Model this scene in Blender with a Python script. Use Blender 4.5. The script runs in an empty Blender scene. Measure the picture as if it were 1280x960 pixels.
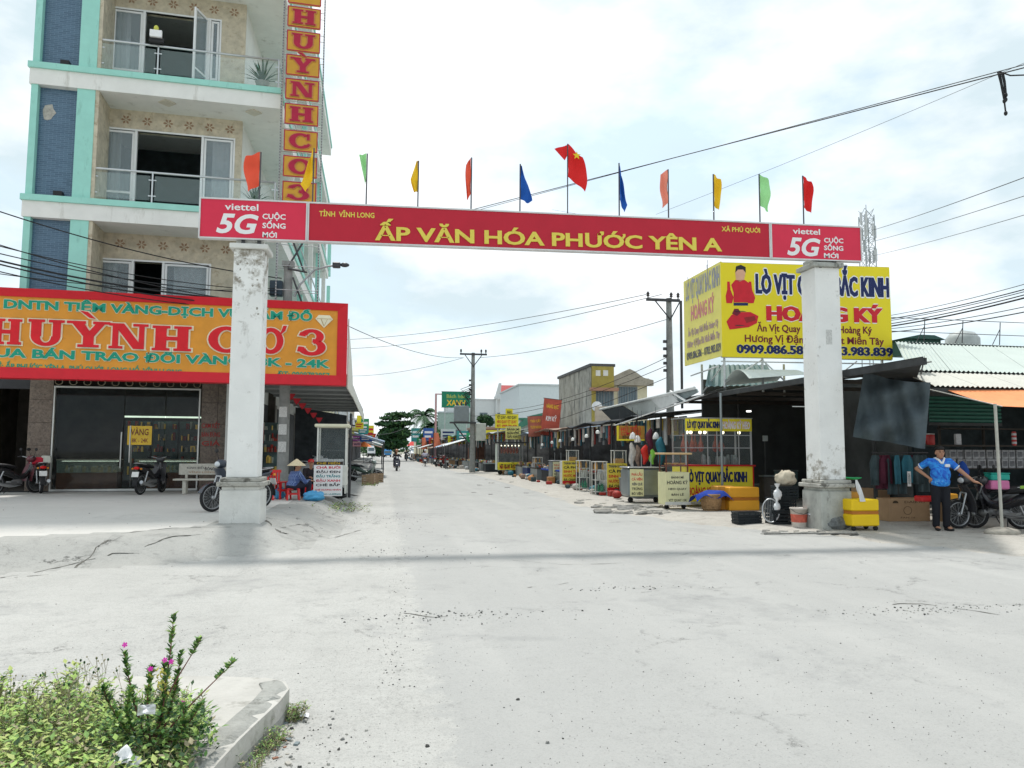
import bpy, bmesh, math, random
from mathutils import Vector, Matrix, noise
R = math.radians
random.seed(7)
# ------------------------------------------------------------------ camera
CAMZ = 1.6
PHI, THE, RHO, FPX = R(9.6), R(4.88), R(0.23), 960.0
_F = Vector((math.sin(PHI)*math.cos(THE), math.cos(PHI)*math.cos(THE), math.sin(THE)))
_R0 = Vector((math.cos(PHI), -math.sin(PHI), 0))
_U0 = _R0.cross(_F)
_R = _R0*math.cos(RHO) + _U0*math.sin(RHO)
_U = _U0*math.cos(RHO) - _R0*math.sin(RHO)
CAM = Vector((0, 0, CAMZ))
def ray(px, py): return _F + _R*((px-640)/FPX) + _U*((480-py)/FPX)
def onZ(px, py, z=0.0):
    d = ray(px, py); return CAM + d*((z-CAMZ)/d.z)
def onY(px, py, Y):
    d = ray(px, py); return CAM + d*(Y/d.y)
def onX(px, py, X):
    d = ray(px, py); return CAM + d*(X/d.x)
def proj(p):
    q = Vector(p)-CAM; D = q.dot(_F); return (640+FPX*q.dot(_R)/D, 480-FPX*q.dot(_U)/D, D)
class Frame:
    """a thing's own axes: x along its front, y to its back"""
    def __init__(s, loc, rz=0.0):
        s.loc = Vector(loc); s.rz = rz; s.ex = Vector((math.cos(rz), math.sin(rz), 0)); s.ey = Vector((-math.sin(rz), math.cos(rz), 0))
    def f(s, px, py, y=0.0):
        d = ray(px, py); t = (y - (CAM-s.loc).dot(s.ey))/d.dot(s.ey); p = CAM+d*t-s.loc
        return p.dot(s.ex), p.z
    def side(s, px, py, x=0.0):
        d = ray(px, py); t = (x - (CAM-s.loc).dot(s.ex))/d.dot(s.ex); p = CAM+d*t-s.loc
        return p.dot(s.ey), p.z
    def w(s, x, y, z=0.0): return s.loc + s.ex*x + s.ey*y + Vector((0,0,z))
sc = bpy.context.scene
col = sc.collection
cam_data = bpy.data.cameras.new('camera'); cam = bpy.data.objects.new('camera', cam_data); col.objects.link(cam)
cam_data.sensor_width = 36; cam_data.lens = 36*FPX/1280; cam_data.clip_start = .05; cam_data.clip_end = 3000
m4 = Matrix((_R, _U, -_F)).transposed().to_4x4(); m4.translation = CAM; cam.matrix_world = m4
sc.camera = cam
# ------------------------------------------------------------------ sky and sun (high, beyond the gate, a little to the left)
SUN_AZ, SUN_EL = R(-8), R(65)
world = bpy.data.worlds.new('World'); sc.world = world; world.use_nodes = True
nt = world.node_tree; nt.nodes.clear(); L = nt.links
def wn(t, **k):
    n = nt.nodes.new(t)
    for a, b in k.items(): setattr(n, a, b)
    return n
sky = wn('ShaderNodeTexSky', sky_type='NISHITA', sun_disc=False, sun_elevation=SUN_EL, sun_rotation=SUN_AZ, air_density=1.0, dust_density=2.2, ozone_density=1.2)
tc = wn('ShaderNodeTexCoord')
mp = wn('ShaderNodeMapping'); mp.inputs['Scale'].default_value = (1.0, 1.0, 2.1); mp.inputs['Location'].default_value = (3.1, .4, .35)
L.new(tc.outputs['Generated'], mp.inputs[0])
n1 = wn('ShaderNodeTexNoise'); n1.inputs['Scale'].default_value = 2.1; n1.inputs['Detail'].default_value = 9; n1.inputs['Roughness'].default_value = .52; n1.inputs['Distortion'].default_value = .25
L.new(mp.outputs[0], n1.inputs['Vector'])
n2 = wn('ShaderNodeTexNoise'); n2.inputs['Scale'].default_value = 3.0; n2.inputs['Detail'].default_value = 8; n2.inputs['Roughness'].default_value = .55
L.new(mp.outputs[0], n2.inputs['Vector'])
r1 = wn('ShaderNodeValToRGB'); r1.color_ramp.elements[0].position = .34; r1.color_ramp.elements[1].position = .52
r1.color_ramp.elements[0].color = (.80,.80,.80,1); r1.color_ramp.elements[1].color = (1,1,1,1)
L.new(n1.outputs['Fac'], r1.inputs[0])
r2 = wn('ShaderNodeValToRGB'); r2.color_ramp.elements[0].position = .43; r2.color_ramp.elements[1].position = .60
r2.color_ramp.elements[0].color = (3.5,4.15,4.45,1); r2.color_ramp.elements[1].color = (5.6,5.75,5.85,1)
L.new(n2.outputs['Fac'], r2.inputs[0])
skyx = wn('ShaderNodeMix', data_type='RGBA', blend_type='MULTIPLY'); skyx.inputs[0].default_value = 1.0
skyx.inputs[7].default_value = (1.35,1.5,1.5,1)
L.new(sky.outputs[0], skyx.inputs[6])
mx = wn('ShaderNodeMix', data_type='RGBA')
L.new(r1.outputs[0], mx.inputs[0]); L.new(skyx.outputs[2], mx.inputs[6]); L.new(r2.outputs[0], mx.inputs[7])
bg = wn('ShaderNodeBackground'); bg.inputs['Strength'].default_value = .10
wo = wn('ShaderNodeOutputWorld'); L.new(mx.outputs[2], bg.inputs[0]); L.new(bg.outputs[0], wo.inputs[0])
sun_d = bpy.data.lights.new('sun', 'SUN'); sun_d.energy = 1.5; sun_d.angle = R(5); sun_d.color = (1, .97, .92)
sun = bpy.data.objects.new('sun', sun_d); col.objects.link(sun)
sdir = Vector((math.sin(SUN_AZ)*math.cos(SUN_EL), math.cos(SUN_AZ)*math.cos(SUN_EL), math.sin(SUN_EL)))
sun.rotation_euler = sdir.to_track_quat('Z', 'Y').to_euler(); sun.location = (0, 0, 40)
sc.view_settings.view_transform = 'Standard'; sc.view_settings.look = 'None'; sc.view_settings.exposure = 1.08; sc.view_settings.gamma = 1
sc.render.engine = 'CYCLES'; sc.cycles.max_bounces = 6
# ------------------------------------------------------------------ materials
MATS = {}
def mat(name, c, rough=.75, metal=0.0, var=.12, scale=4.0, bump=0.0, bscale=30.0, dirt=None, spec=.3, trans=0.0, emit=0.0, sheen=0, streak=0.0):
    if name in MATS: return MATS[name]
    m = bpy.data.materials.new(name); m.use_nodes = True; t = m.node_tree; b = t.nodes['Principled BSDF']; MATS[name] = m
    b.inputs['Roughness'].default_value = rough; b.inputs['Metallic'].default_value = metal; b.inputs['Specular IOR Level'].default_value = spec
    if trans: b.inputs['Transmission Weight'].default_value = trans
    m.diffuse_color = (*c, 1)
    co = t.nodes.new('ShaderNodeTexCoord')
    n = t.nodes.new('ShaderNodeTexNoise'); n.inputs['Scale'].default_value = scale; n.inputs['Detail'].default_value = 6; n.inputs['Roughness'].default_value = .6
    t.links.new(co.outputs['Object'], n.inputs['Vector'])
    rmp = t.nodes.new('ShaderNodeValToRGB'); e = rmp.color_ramp.elements
    e[0].position = .3; e[1].position = .7
    e[0].color = (*[x*(1-var) for x in c], 1); e[1].color = (*[min(1, x*(1+var*.8)) for x in c], 1)
    t.links.new(n.outputs['Fac'], rmp.inputs[0]); out = rmp.outputs[0]
    if dirt:
        dc, amount, ds = dirt
        n3 = t.nodes.new('ShaderNodeTexNoise'); n3.inputs['Scale'].default_value = ds; n3.inputs['Detail'].default_value = 8; n3.inputs['Roughness'].default_value = .68
        if streak:
            mpn = t.nodes.new('ShaderNodeMapping'); mpn.inputs['Scale'].default_value = (1, 1, streak); t.links.new(co.outputs['Object'], mpn.inputs[0]); t.links.new(mpn.outputs[0], n3.inputs['Vector'])
        else: t.links.new(co.outputs['Object'], n3.inputs['Vector'])
        r3 = t.nodes.new('ShaderNodeValToRGB'); r3.color_ramp.elements[0].position = 1-amount; r3.color_ramp.elements[1].position = min(1, 1-amount+.14)
        t.links.new(n3.outputs['Fac'], r3.inputs[0])
        mm = t.nodes.new('ShaderNodeMix'); mm.data_type = 'RGBA'; t.links.new(r3.outputs[0], mm.inputs[0]); t.links.new(out, mm.inputs[6]); mm.inputs[7].default_value = (*dc, 1); out = mm.outputs[2]
    t.links.new(out, b.inputs['Base Color'])
    if emit: t.links.new(out, b.inputs['Emission Color']); b.inputs['Emission Strength'].default_value = emit
    if bump:
        n2 = t.nodes.new('ShaderNodeTexNoise'); n2.inputs['Scale'].default_value = bscale; n2.inputs['Detail'].default_value = 5
        t.links.new(co.outputs['Object'], n2.inputs['Vector'])
        bp = t.nodes.new('ShaderNodeBump'); bp.inputs['Strength'].default_value = bump; bp.inputs['Distance'].default_value = .02
        t.links.new(n2.outputs['Fac'], bp.inputs['Height']); t.links.new(bp.outputs[0], b.inputs['Normal'])
    return m
def glass_mat(name, tint, alpha, rough=.03):
    m = bpy.data.materials.new(name); m.use_nodes = True; t = m.node_tree; MATS[name] = m
    b = t.nodes['Principled BSDF']; b.inputs['Base Color'].default_value = (*tint, 1); b.inputs['Roughness'].default_value = rough; b.inputs['Specular IOR Level'].default_value = .6
    b.inputs['Alpha'].default_value = alpha
    return m
# ------------------------------------------------------------------ mesh builder
class MB:
    def __init__(s): s.v = []; s.f = []; s.m = []; s.sm = []
    def add(s, vs, fs, mi=0, smooth=False):
        o = len(s.v); s.v += [tuple(v) for v in vs]
        for f in fs: s.f.append(tuple(i+o for i in f)); s.m.append(mi); s.sm.append(smooth)
        return s
    def box(s, x0, x1, y0, y1, z0, z1, mi=0, rz=0, piv=None, taper=None):
        vs = [(x0,y0,z0),(x1,y0,z0),(x1,y1,z0),(x0,y1,z0),(x0,y0,z1),(x1,y0,z1),(x1,y1,z1),(x0,y1,z1)]
        if taper:
            cx, cy = (x0+x1)/2, (y0+y1)/2
            vs = vs[:4]+[(cx+(x-cx)*taper, cy+(y-cy)*taper, z) for x, y, z in vs[4:]]
        if rz:
            px, py = piv or ((x0+x1)/2, (y0+y1)/2); c, n = math.cos(rz), math.sin(rz)
            vs = [(px+(x-px)*c-(y-py)*n, py+(x-px)*n+(y-py)*c, z) for x, y, z in vs]
        return s.add(vs, [(0,3,2,1),(4,5,6,7),(0,1,5,4),(1,2,6,5),(2,3,7,6),(3,0,4,7)], mi)
    def bbox(s, x0, x1, y0, y1, z0, z1, r=.02, mi=0):
        """box with chamfered vertical and top edges"""
        def ring(i, z): return [(x0+i+r,y0+i,z),(x1-i-r,y0+i,z),(x1-i,y0+i+r,z),(x1-i,y1-i-r,z),(x1-i-r,y1-i,z),(x0+i+r,y1-i,z),(x0+i,y1-i-r,z),(x0+i,y0+i+r,z)]
        vs = ring(r, z0)+ring(0, z0+r)+ring(0, z1-r)+ring(r, z1)
        fs = [tuple(range(7,-1,-1)), tuple(range(24,32))]
        for k in range(3):
            for i in range(8): j = (i+1) % 8; fs.append((k*8+i, k*8+j, k*8+8+j, k*8+8+i))
        return s.add(vs, fs, mi)
    def tube(s, pts, r, n=8, mi=0, cap=True, smooth=True):
        pts = [Vector(p) for p in pts]; rs = r if isinstance(r, (list, tuple)) else [r]*len(pts); vs = []; fs = []; up = None
        for i, p in enumerate(pts):
            t = (pts[min(i+1, len(pts)-1)]-pts[max(i-1, 0)])
            if t.length < 1e-9: t = Vector((0,0,1))
            t.normalize()
            if up is None: up = Vector((0,0,1)) if abs(t.z) < .9 else Vector((1,0,0))
            a = t.cross(up)
            if a.length < 1e-4: a = t.cross(Vector((0,1,0)))
            a.normalize(); b = a.cross(t).normalized(); up = b
            for k in range(n):
                an = 2*math.pi*k/n; vs.append(p+(a*math.cos(an)+b*math.sin(an))*rs[i])
        for i in range(len(pts)-1):
            for k in range(n):
                j = (k+1) % n; fs.append((i*n+k, i*n+n+k, i*n+n+j, i*n+j))
        s.add(vs, fs, mi, smooth)
        if cap: s.add(vs[:n], [tuple(range(n))], mi); s.add(vs[-n:], [tuple(range(n-1,-1,-1))], mi)
        return s
    def lathe(s, prof, n=16, c=(0,0,0), axis='z', mi=0, smooth=True, sx=1, sy=1):
        vs = []; fs = []
        for r_, z in prof:
            for k in range(n):
                a = 2*math.pi*k/n; x, y = r_*math.cos(a)*sx, r_*math.sin(a)*sy
                v = (x,y,z) if axis == 'z' else ((x,z,y) if axis == 'y' else (z,x,y))
                vs.append((v[0]+c[0], v[1]+c[1], v[2]+c[2]))
        for i in range(len(prof)-1):
            for k in range(n): j = (k+1) % n; fs.append((i*n+k, i*n+j, i*n+n+j, i*n+n+k))
        s.add(vs, fs, mi, smooth)
        if prof[0][0] > 1e-4: s.add(vs[:n], [tuple(range(n-1,-1,-1))], mi)
        if prof[-1][0] > 1e-4: s.add(vs[-n:], [tuple(range(n))], mi)
        return s
    def ell(s, c, r, n=12, m=8, mi=0, smooth=True, rot=None, fn=None):
        vs = [(0,0,-1)]; 
        for i in range(1, m):
            t = math.pi*i/m
            for k in range(n): a = 2*math.pi*k/n; vs.append((math.sin(t)*math.cos(a), math.sin(t)*math.sin(a), -math.cos(t)))
        vs.append((0,0,1)); fs = [(0, 1+(k+1) % n, 1+k) for k in range(n)]
        for i in range(m-2):
            for k in range(n): j = (k+1) % n; fs.append((1+i*n+k, 1+i*n+j, 1+i*n+n+j, 1+i*n+n+k))
        e = len(vs)-1; fs += [(1+(m-2)*n+k, 1+(m-2)*n+(k+1) % n, e) for k in range(n)]
        out = []
        for v in vs:
            p = Vector((v[0]*r[0], v[1]*r[1], v[2]*r[2]))
            if fn: p = Vector(fn(p, v))
            if rot is not None: p = rot @ p
            out.append(p+Vector(c))
        return s.add(out, fs, mi, smooth)
    def prism(s, poly, d0, d1, plane='xz', mi=0):
        """a polygon pushed from depth d0 to d1; xz: depth along y, yz: along x, xy: along z"""
        f = {'xz': lambda a, b, d: (a, d, b), 'yz': lambda a, b, d: (d, a, b), 'xy': lambda a, b, d: (a, b, d)}[plane]
        n = len(poly); vs = [f(a, b, d0) for a, b in poly]+[f(a, b, d1) for a, b in poly]
        fs = [tuple(range(n)), tuple(range(2*n-1, n-1, -1))]
        for i in range(n): j = (i+1) % n; fs.append((i, i+n, j+n, j))
        return s.add(vs, fs, mi)
    def sheet(s, fn, nu, nv, th=0.0, mi=0, smooth=True):
        """grid surface fn(u, v); with th > 0 a closed slab of that thickness"""
        g = [Vector(fn(i/nu, j/nv)) for j in range(nv+1) for i in range(nu+1)]; W = nu+1; fs = []
        for j in range(nv):
            for i in range(nu): a = j*W+i; fs.append((a, a+1, a+W+1, a+W))
        if not th: return s.add(g, fs, mi, smooth)
        nr = (g[1]-g[0]).cross(g[W]-g[0]); nr = nr.normalized() if nr.length > 0 else Vector((0,0,1))
        N = len(g); h = [p-nr*th for p in g]; s.add(g+h, fs+[tuple(i+N for i in reversed(f)) for f in fs], mi, smooth)
        b = [i for i in range(W)]+[j*W+nu for j in range(1, nv+1)]+[nv*W+i for i in range(nu-1,-1,-1)]+[j*W for j in range(nv-1,0,-1)]
        vs = [g[i] for i in b]+[h[i] for i in b]; n = len(b)
        return s.add(vs, [(i, i+n, (i+1) % n+n, (i+1) % n) for i in range(n)], mi)
    def build(s, name, m, parent=None, loc=None, rz=0, **props):
        me = bpy.data.meshes.new(name); me.from_pydata(s.v, [], s.f); ms = m if isinstance(m, (list, tuple)) else [m]
        for x in ms: me.materials.append(x)
        me.polygons.foreach_set('material_index', s.m); me.polygons.foreach_set('use_smooth', s.sm)
        me.update()
        o = bpy.data.objects.new(name, me); col.objects.link(o)
        if parent is not None: o.parent = parent
        if loc is not None: o.location = loc
        if rz: o.rotation_euler.z = rz
        for k, v in props.items(): o[k] = v
        return o
def fixnormals(o):
    bm = bmesh.new(); bm.from_mesh(o.data); bmesh.ops.recalc_face_normals(bm, faces=bm.faces); bm.to_mesh(o.data); bm.free(); return o
def thing(name, label, cat, loc=(0,0,0), rz=0.0, group=None):
    o = bpy.data.objects.new(name, None); col.objects.link(o); o.location = loc; o.rotation_euler = (0,0,rz); o.empty_display_size = .2
    o['label'] = label; o['category'] = cat
    if group: o['group'] = group
    return o
def tag(o, label, cat, group=None):
    o['label'] = label; o['category'] = cat
    if group: o['group'] = group
    return o
def copy_tree(o, parent=None):
    c = o.copy(); col.objects.link(c)
    if parent is not None: c.parent = parent
    for ch in list(o.children): copy_tree(ch, c)
    return c
def again(o, label, loc, rz=0.0, s=None):
    c = copy_tree(o); c.location = loc; c.rotation_euler.z = rz; c['label'] = label
    if s: c.scale = (s,s,s)
    return c
# ------------------------------------------------------------------ lettering
def _raw_text(s, off, res, shear):
    cu = bpy.data.curves.new('t', 'FONT'); cu.body = s; cu.size = 1; cu.offset = off; cu.resolution_u = res; cu.shear = shear
    ob = bpy.data.objects.new('t', cu); col.objects.link(ob); dg = bpy.context.evaluated_depsgraph_get()
    me = bpy.data.meshes.new_from_object(ob.evaluated_get(dg)); vs = [tuple(v.co) for v in me.vertices]; fs = [tuple(p.vertices) for p in me.polygons]
    bpy.data.objects.remove(ob); bpy.data.curves.remove(cu); bpy.data.meshes.remove(me)
    return vs, fs
_TC = {}
def raw_text(s, off=0.0, res=2, shear=0.0):
    k = (s, off, res, shear)
    if k not in _TC:
        mp_ = dict(zip('ƠỚỜỞỢ', 'OÓÒỎỌ'))
        if off > 0 and any(c in mp_ for c in s):
            # the horned O is lettered as a round O with its horn added, so that bold strokes stay clean
            t = ''.join(mp_.get(c, c) for c in s); vs, fs = _raw_text(t, off, res, shear); vs = list(vs); fs = list(fs)
            for i, c in enumerate(s):
                if c in mp_:
                    x = max(v[0] for v in _raw_text(t[:i]+'O', off, res, 0)[0]); h = CAPH; o = len(vs); q = [(x-.13*h,h*.80),(x-.03*h,h*.70),(x+.09*h,h*.93),(x+.08*h,h*1.12),(x-.05*h,h*1.10),(x-.02*h,h*.96)]
                    vs += [(a+b*shear, b, 0) for a, b in q]; fs.append(tuple(range(o, o+6)))
            _TC[k] = (vs, fs)
        else: _TC[k] = _raw_text(*k)
    return _TC[k]
CAPH = max(v[1] for v in raw_text('H')[0])
def extr(vs, fs, x0, z0, sx, sz, y, th, ang=0.0):
    """flat shape -> shallow solid in the xz plane facing -y (side walls from boundary edges)"""
    c, n = math.cos(ang), math.sin(ang)
    P = [(x0+(a*sx)*c-(b*sz)*n, z0+(a*sx)*n+(b*sz)*c) for a, b, *_ in vs]
    N = len(P); V = [(a, y-th, b) for a, b in P]; F = list(fs)
    if th > 0.004:
        V += [(a, y, b) for a, b in P]; cnt = {}
        for f in fs:
            for i in range(len(f)): e = (f[i], f[(i+1) % len(f)]); cnt[e] = 1
        for (a, b) in cnt:
            if (b, a) not in cnt: F.append((b, a, a+N, b+N))
    return V, F
def text(s, m, parent, x, z, w, cap, y=0.0, th=.004, bold=0.0, align='c', shear=0.0, res=2, outline=None, ang=0.0, heavy=0.0, rot=0.0, **props):
    """s on the plane y, baseline z, centred (or starting 'l') at x, w wide, capitals cap tall"""
    bold = min(bold, .03)
    vs, fs = raw_text(s, bold, res, shear); x0 = min(v[0] for v in vs); x1 = max(v[0] for v in vs)
    sz = cap/CAPH; sx = (w/(x1-x0)) if w else sz
    ww = (x1-x0)*sx; X = x-(ww/2 if align == 'c' else (0 if align == 'l' else ww))-x0*sx
    b = MB()
    for k, dx in enumerate((0, -1, 1) if heavy else (0,)): V, F = extr(vs, fs, X+dx*heavy*sz, z, sx, sz, y, th+.0007*k, ang); b.add(V, F)
    o = b.build('lettering', m, parent, **props); o.rotation_euler.z = rot
    if outline:
        om, oo = outline; b = MB(); vs2 = vs
        for k in range(8):
            dx, dz = math.cos(k*math.pi/4)*oo*sz, math.sin(k*math.pi/4)*oo*sz; V, F = extr(vs2, fs, X+dx, z+dz, sx, sz, y, max(th*.4, .002)+.0005*k, ang); b.add(V, F)
        b.build('outline', om, o)
    return o
# slab-serif letters drawn from strokes: rectangles, slanted quads and ring arcs
def _q(p, o):
    cx = sum(a for a, b in p)/4; cz = sum(b for a, b in p)/4; out = []
    for i in range(4):
        a, b, c = p[i-1], p[i], p[(i+1) % 4]
        d1 = Vector((b[0]-a[0], b[1]-a[1])).normalized(); d2 = Vector((c[0]-b[0], c[1]-b[1])).normalized()
        n1 = Vector((d1.y, -d1.x)); n2 = Vector((d2.y, -d2.x)); k = 1+n1.dot(n2); q = (n1+n2)*(o/max(k, .35)); out.append((b[0]+q.x, b[1]+q.y))
    return out
def _rc(x0, z0, x1, z1): return ('q', [(x0,z0),(x1,z0),(x1,z1),(x0,z1)])
SER = {
 'H': [_rc(.08,0,.36,1), _rc(.64,0,.92,1), _rc(.3,.42,.7,.57), _rc(0,0,.45,.1), _rc(0,.9,.45,1), _rc(.55,0,1,.1), _rc(.55,.9,1,1)],
 'U': [_rc(.08,.36,.36,1), _rc(.68,.36,.9,1), ('a', .49,.36,.41,.38,.16,.25,180,360), _rc(0,.9,.45,1), _rc(.56,.9,1,1)],
 'Y': [('q', [(.38,.4),(.62,.4),(.34,1),(.04,1)]), ('q', [(.4,.4),(.62,.4),(.94,1),(.72,1)]), _rc(.37,0,.63,.46), _rc(.24,0,.76,.1), _rc(-.04,.9,.42,1), _rc(.6,.9,1.02,1)],
 'N': [_rc(.09,0,.24,1), _rc(.78,0,.92,1), ('q', [(.64,0),(.92,0),(.38,1),(.1,1)]), _rc(0,0,.36,.1), _rc(0,.9,.3,1), _rc(.62,.9,1.02,1)],
 'C': [('a', .5,.5,.5,.52,.24,.38,48,318), _rc(.76,.6,.88,1.0), ('q', [(.78,.08),(.92,.26),(.84,.34),(.7,.2)])],
 'O': [('a', .5,.5,.5,.52,.24,.36,0,360), ('q', [(.84,.72),(1.06,.92),(1.12,1.12),(.98,1.12)])],
 '3': [('a', .45,.73,.4,.3,.15,.17,-80,165), ('a', .45,.3,.47,.34,.2,.2,-165,85), ('q', [(.02,.76),(.24,.72),(.26,.86),(.08,.9)]), ('q', [(-.02,.12),(.2,.1),(.22,.3),(.02,.32)])],
}
def slab_poly(ch, o):
    out = []
    for p in SER[ch]:
        if p[0] == 'q': out.append(_q(p[1], o))
        else:
            _, cx, cz, rx, rz, ix, iz, a0, a1 = p; n = max(6, int((a1-a0)/15)); e = 0 if a1-a0 >= 360 else o*90
            a0 -= e; a1 += e
            for i in range(n):
                a, b = R(a0+(a1-a0)*i/n), R(a0+(a1-a0)*(i+1)/n)
                out.append([(cx+(rx+o)*math.cos(a), cz+(rz+o)*math.sin(a)), (cx+(rx+o)*math.cos(b), cz+(rz+o)*math.sin(b)), (cx+(ix-o)*math.cos(b), cz+(iz-o)*math.sin(b)), (cx+(ix-o)*math.cos(a), cz+(iz-o)*math.sin(a))])
    return out
def slab_letter(name, ch, parent, x, z, w, h, y, th, m, om, o=.05, accent=None, **props):
    def mk(off, t, mm, nm, par):
        b = MB(); ps = slab_poly(ch, off)
        if accent == 'grave': ps.append(_q([(.5,1.14),(.66,1.1),(.46,1.36),(.26,1.4)], off))
        for i, p in enumerate(ps):
            k = t+(.0006*(i % 9)); b.prism([(x+a*w, z+c*h) for a, c in p], y-k, y)
        return fixnormals(b.build(nm, mm, par))
    l = mk(0, th, m, name, parent)
    for k, v in props.items(): l[k] = v
    mk(o, th*.5, om, 'outline', l)
    return l
# ------------------------------------------------------------------ ground
LEFT = [(-40,-3),(-12,7.6),(-4.8,10.6),(-2.7,11.7),(-1.1,12.9),(-.5,19.6),(-.8,30),(-.9,60),(-.5,300)]
RIGHT = [(3.5,300),(3.8,120),(4.7,75),(5.8,50),(6.0,32),(5.6,22),(6.6,16.6),(8.6,12.6),(9.8,10.2),(15,8.6),(40,6)]
def sdist(P, x, y):
    best = 1e9; sg = 1
    for (ax, ay), (bx, by) in zip(P, P[1:]):
        dx, dy = bx-ax, by-ay; t = max(0, min(1, ((x-ax)*dx+(y-ay)*dy)/(dx*dx+dy*dy)))
        qx, qy = x-ax-t*dx, y-ay-t*dy; d = math.hypot(qx, qy)
        if d < best: best = d; sg = 1 if dx*qy-dy*qx > 0 else -1
    return best*sg
def sm(t): t = max(0, min(1, t)); return t*t*(3-2*t)
def nz(x, y, s, k=0): return noise.noise(Vector((x*s, y*s, k)))
def H(x, y):
    l = sdist(LEFT, x, y)+.35*nz(x, y, .5); r = sdist(RIGHT, x, y)+.3*nz(x, y, .6, 5)
    w = 1.25
    h = (.31 if y < 28 else .22)*sm(l/w)+.05*sm(r/.8)
    if l < w and r < .5: h += .012*nz(x, y, .9)+.006*nz(x, y, 3.1)
    return h
def zone(x, y):
    l = sdist(LEFT, x, y)+.35*nz(x, y, .5)+.12*nz(x, y, 3)
    if l > 0: return 'forecourt' if l > (1.7 if y < 24 else 1.0) else 'apron'
    r = sdist(RIGHT, x, y)+.35*nz(x, y, .9, 3)
    return 'shoulder' if r > 0 else 'road'
def ground_mat(name, c, dark, patch, crack, speck=.5, seed=0.0):
    m = bpy.data.materials.new(name); m.use_nodes = True; t = m.node_tree; b = t.nodes['Principled BSDF']; b.inputs['Roughness'].default_value = .93; b.inputs['Specular IOR Level'].default_value = .15
    N = t.nodes.new; K = t.links.new; co = N('ShaderNodeTexCoord')
    mpn = N('ShaderNodeMapping'); mpn.inputs['Location'].default_value = (seed, seed*.7, 0); K(co.outputs['Object'], mpn.inputs[0]); V = mpn.outputs[0]
    def noi(sc_, det=8, ro=.6, di=0):
        n = N('ShaderNodeTexNoise'); n.inputs['Scale'].default_value = sc_; n.inputs['Detail'].default_value = det; n.inputs['Roughness'].default_value = ro; n.inputs['Distortion'].default_value = di; K(V, n.inputs['Vector']); return n.outputs['Fac']
    def ramp(f, a, b_, ca=0.0, cb=1.0):
        r = N('ShaderNodeValToRGB'); r.color_ramp.elements[0].position = a; r.color_ramp.elements[1].position = b_; r.color_ramp.elements[0].color = (ca,ca,ca,1); r.color_ramp.elements[1].color = (cb,cb,cb,1); K(f, r.inputs[0]); return r.outputs[0]
    def mix(f, A, B, mode='MIX'):
        x = N('ShaderNodeMix'); x.data_type = 'RGBA'; x.blend_type = mode
        if isinstance(f, float): x.inputs[0].default_value = f
        else: K(f, x.inputs[0])
        for i, q in ((6, A), (7, B)):
            if isinstance(q, tuple): x.inputs[i].default_value = (*q, 1)
            else: K(q, x.inputs[i])
        return x.outputs[2]
    def mul(a, b_):
        x = N('ShaderNodeMath'); x.operation = 'MULTIPLY'; K(a, x.inputs[0])
        if isinstance(b_, float): x.inputs[1].default_value = b_
        else: K(b_, x.inputs[1])
        return x.outputs[0]
    big = noi(.45, 6); mid = noi(2.9, 12, .78); fine = noi(30, 8, .8); grit = noi(95, 3, .8); worn = noi(.9, 12, .8, .6)
    
    o = mix(ramp(big, .3, .7), tuple(x*.9 for x in c), tuple(min(1, x*1.06) for x in c))
    o = mix(mul(ramp(noi(11, 6, .75), .50, .66), speck*.22), o, tuple(x*.8 for x in dark)); o = mix(mul(ramp(noi(60, 4, .8), .54, .64), speck*.38), o, tuple(x*.62 for x in dark)); o = mix(mul(ramp(noi(150, 2, .8), .55, .62), speck*.3), o, (.62,.61,.58)); o = mix(mul(ramp(mid, .50, .70), patch), o, dark); o = mix(mul(mul(ramp(worn, .54, .62), ramp(fine, .42, .58)), .55), o, tuple(x*.72 for x in dark))
    o = mix(mul(ramp(fine, .54, .68), speck*.45), o, tuple(x*.45 for x in dark))
    o = mix(mul(ramp(grit, .60, .68), speck*.75), o, tuple(x*.3 for x in dark))
    if name == 'road_surface':
        # the old asphalt half of the road, rougher and greyer than the dusty concrete half, and polished wheel tracks
        sx = N('ShaderNodeSeparateXYZ'); K(V, sx.inputs[0]); wob = N('ShaderNodeMath'); wob.operation = 'MULTIPLY_ADD'; K(noi(3.2, 10, .75), wob.inputs[0]); wob.inputs[1].default_value = .9; K(sx.outputs['X'], wob.inputs[2])
        o = mix(mul(ramp(wob.outputs[0], .80, .86), .55), o, (.345,.345,.335)); m2 = N('ShaderNodeMapping'); m2.inputs['Scale'].default_value = (1,.09,1); K(V, m2.inputs[0]); n4 = N('ShaderNodeTexNoise'); n4.inputs['Scale'].default_value = 1.3; n4.inputs['Detail'].default_value = 7; K(m2.outputs[0], n4.inputs['Vector'])
        o = mix(mul(ramp(n4.outputs['Fac'], .48, .66), .2), o, (.53,.52,.49)); pt_n = noi(.42, 9, .7, .4); o = mix(mul(mul(ramp(pt_n, .55, .60), ramp(mid, .35, .6)), .5), o, (.27,.27,.265))
    vo = N('ShaderNodeTexVoronoi'); vo.feature = 'DISTANCE_TO_EDGE'; vo.inputs['Scale'].default_value = .8; vo.inputs['Randomness'].default_value = 1
    wv = N('ShaderNodeTexNoise'); wv.inputs['Scale'].default_value = 3.5; wv.inputs['Detail'].default_value = 8; wv.inputs['Roughness'].default_value = .75; K(V, wv.inputs['Vector'])
    av = N('ShaderNodeVectorMath'); av.operation = 'MULTIPLY_ADD'; K(wv.outputs['Color'], av.inputs[0]); av.inputs[1].default_value = (.75,.75,.75); K(V, av.inputs[2]); K(av.outputs[0], vo.inputs['Vector'])
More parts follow.
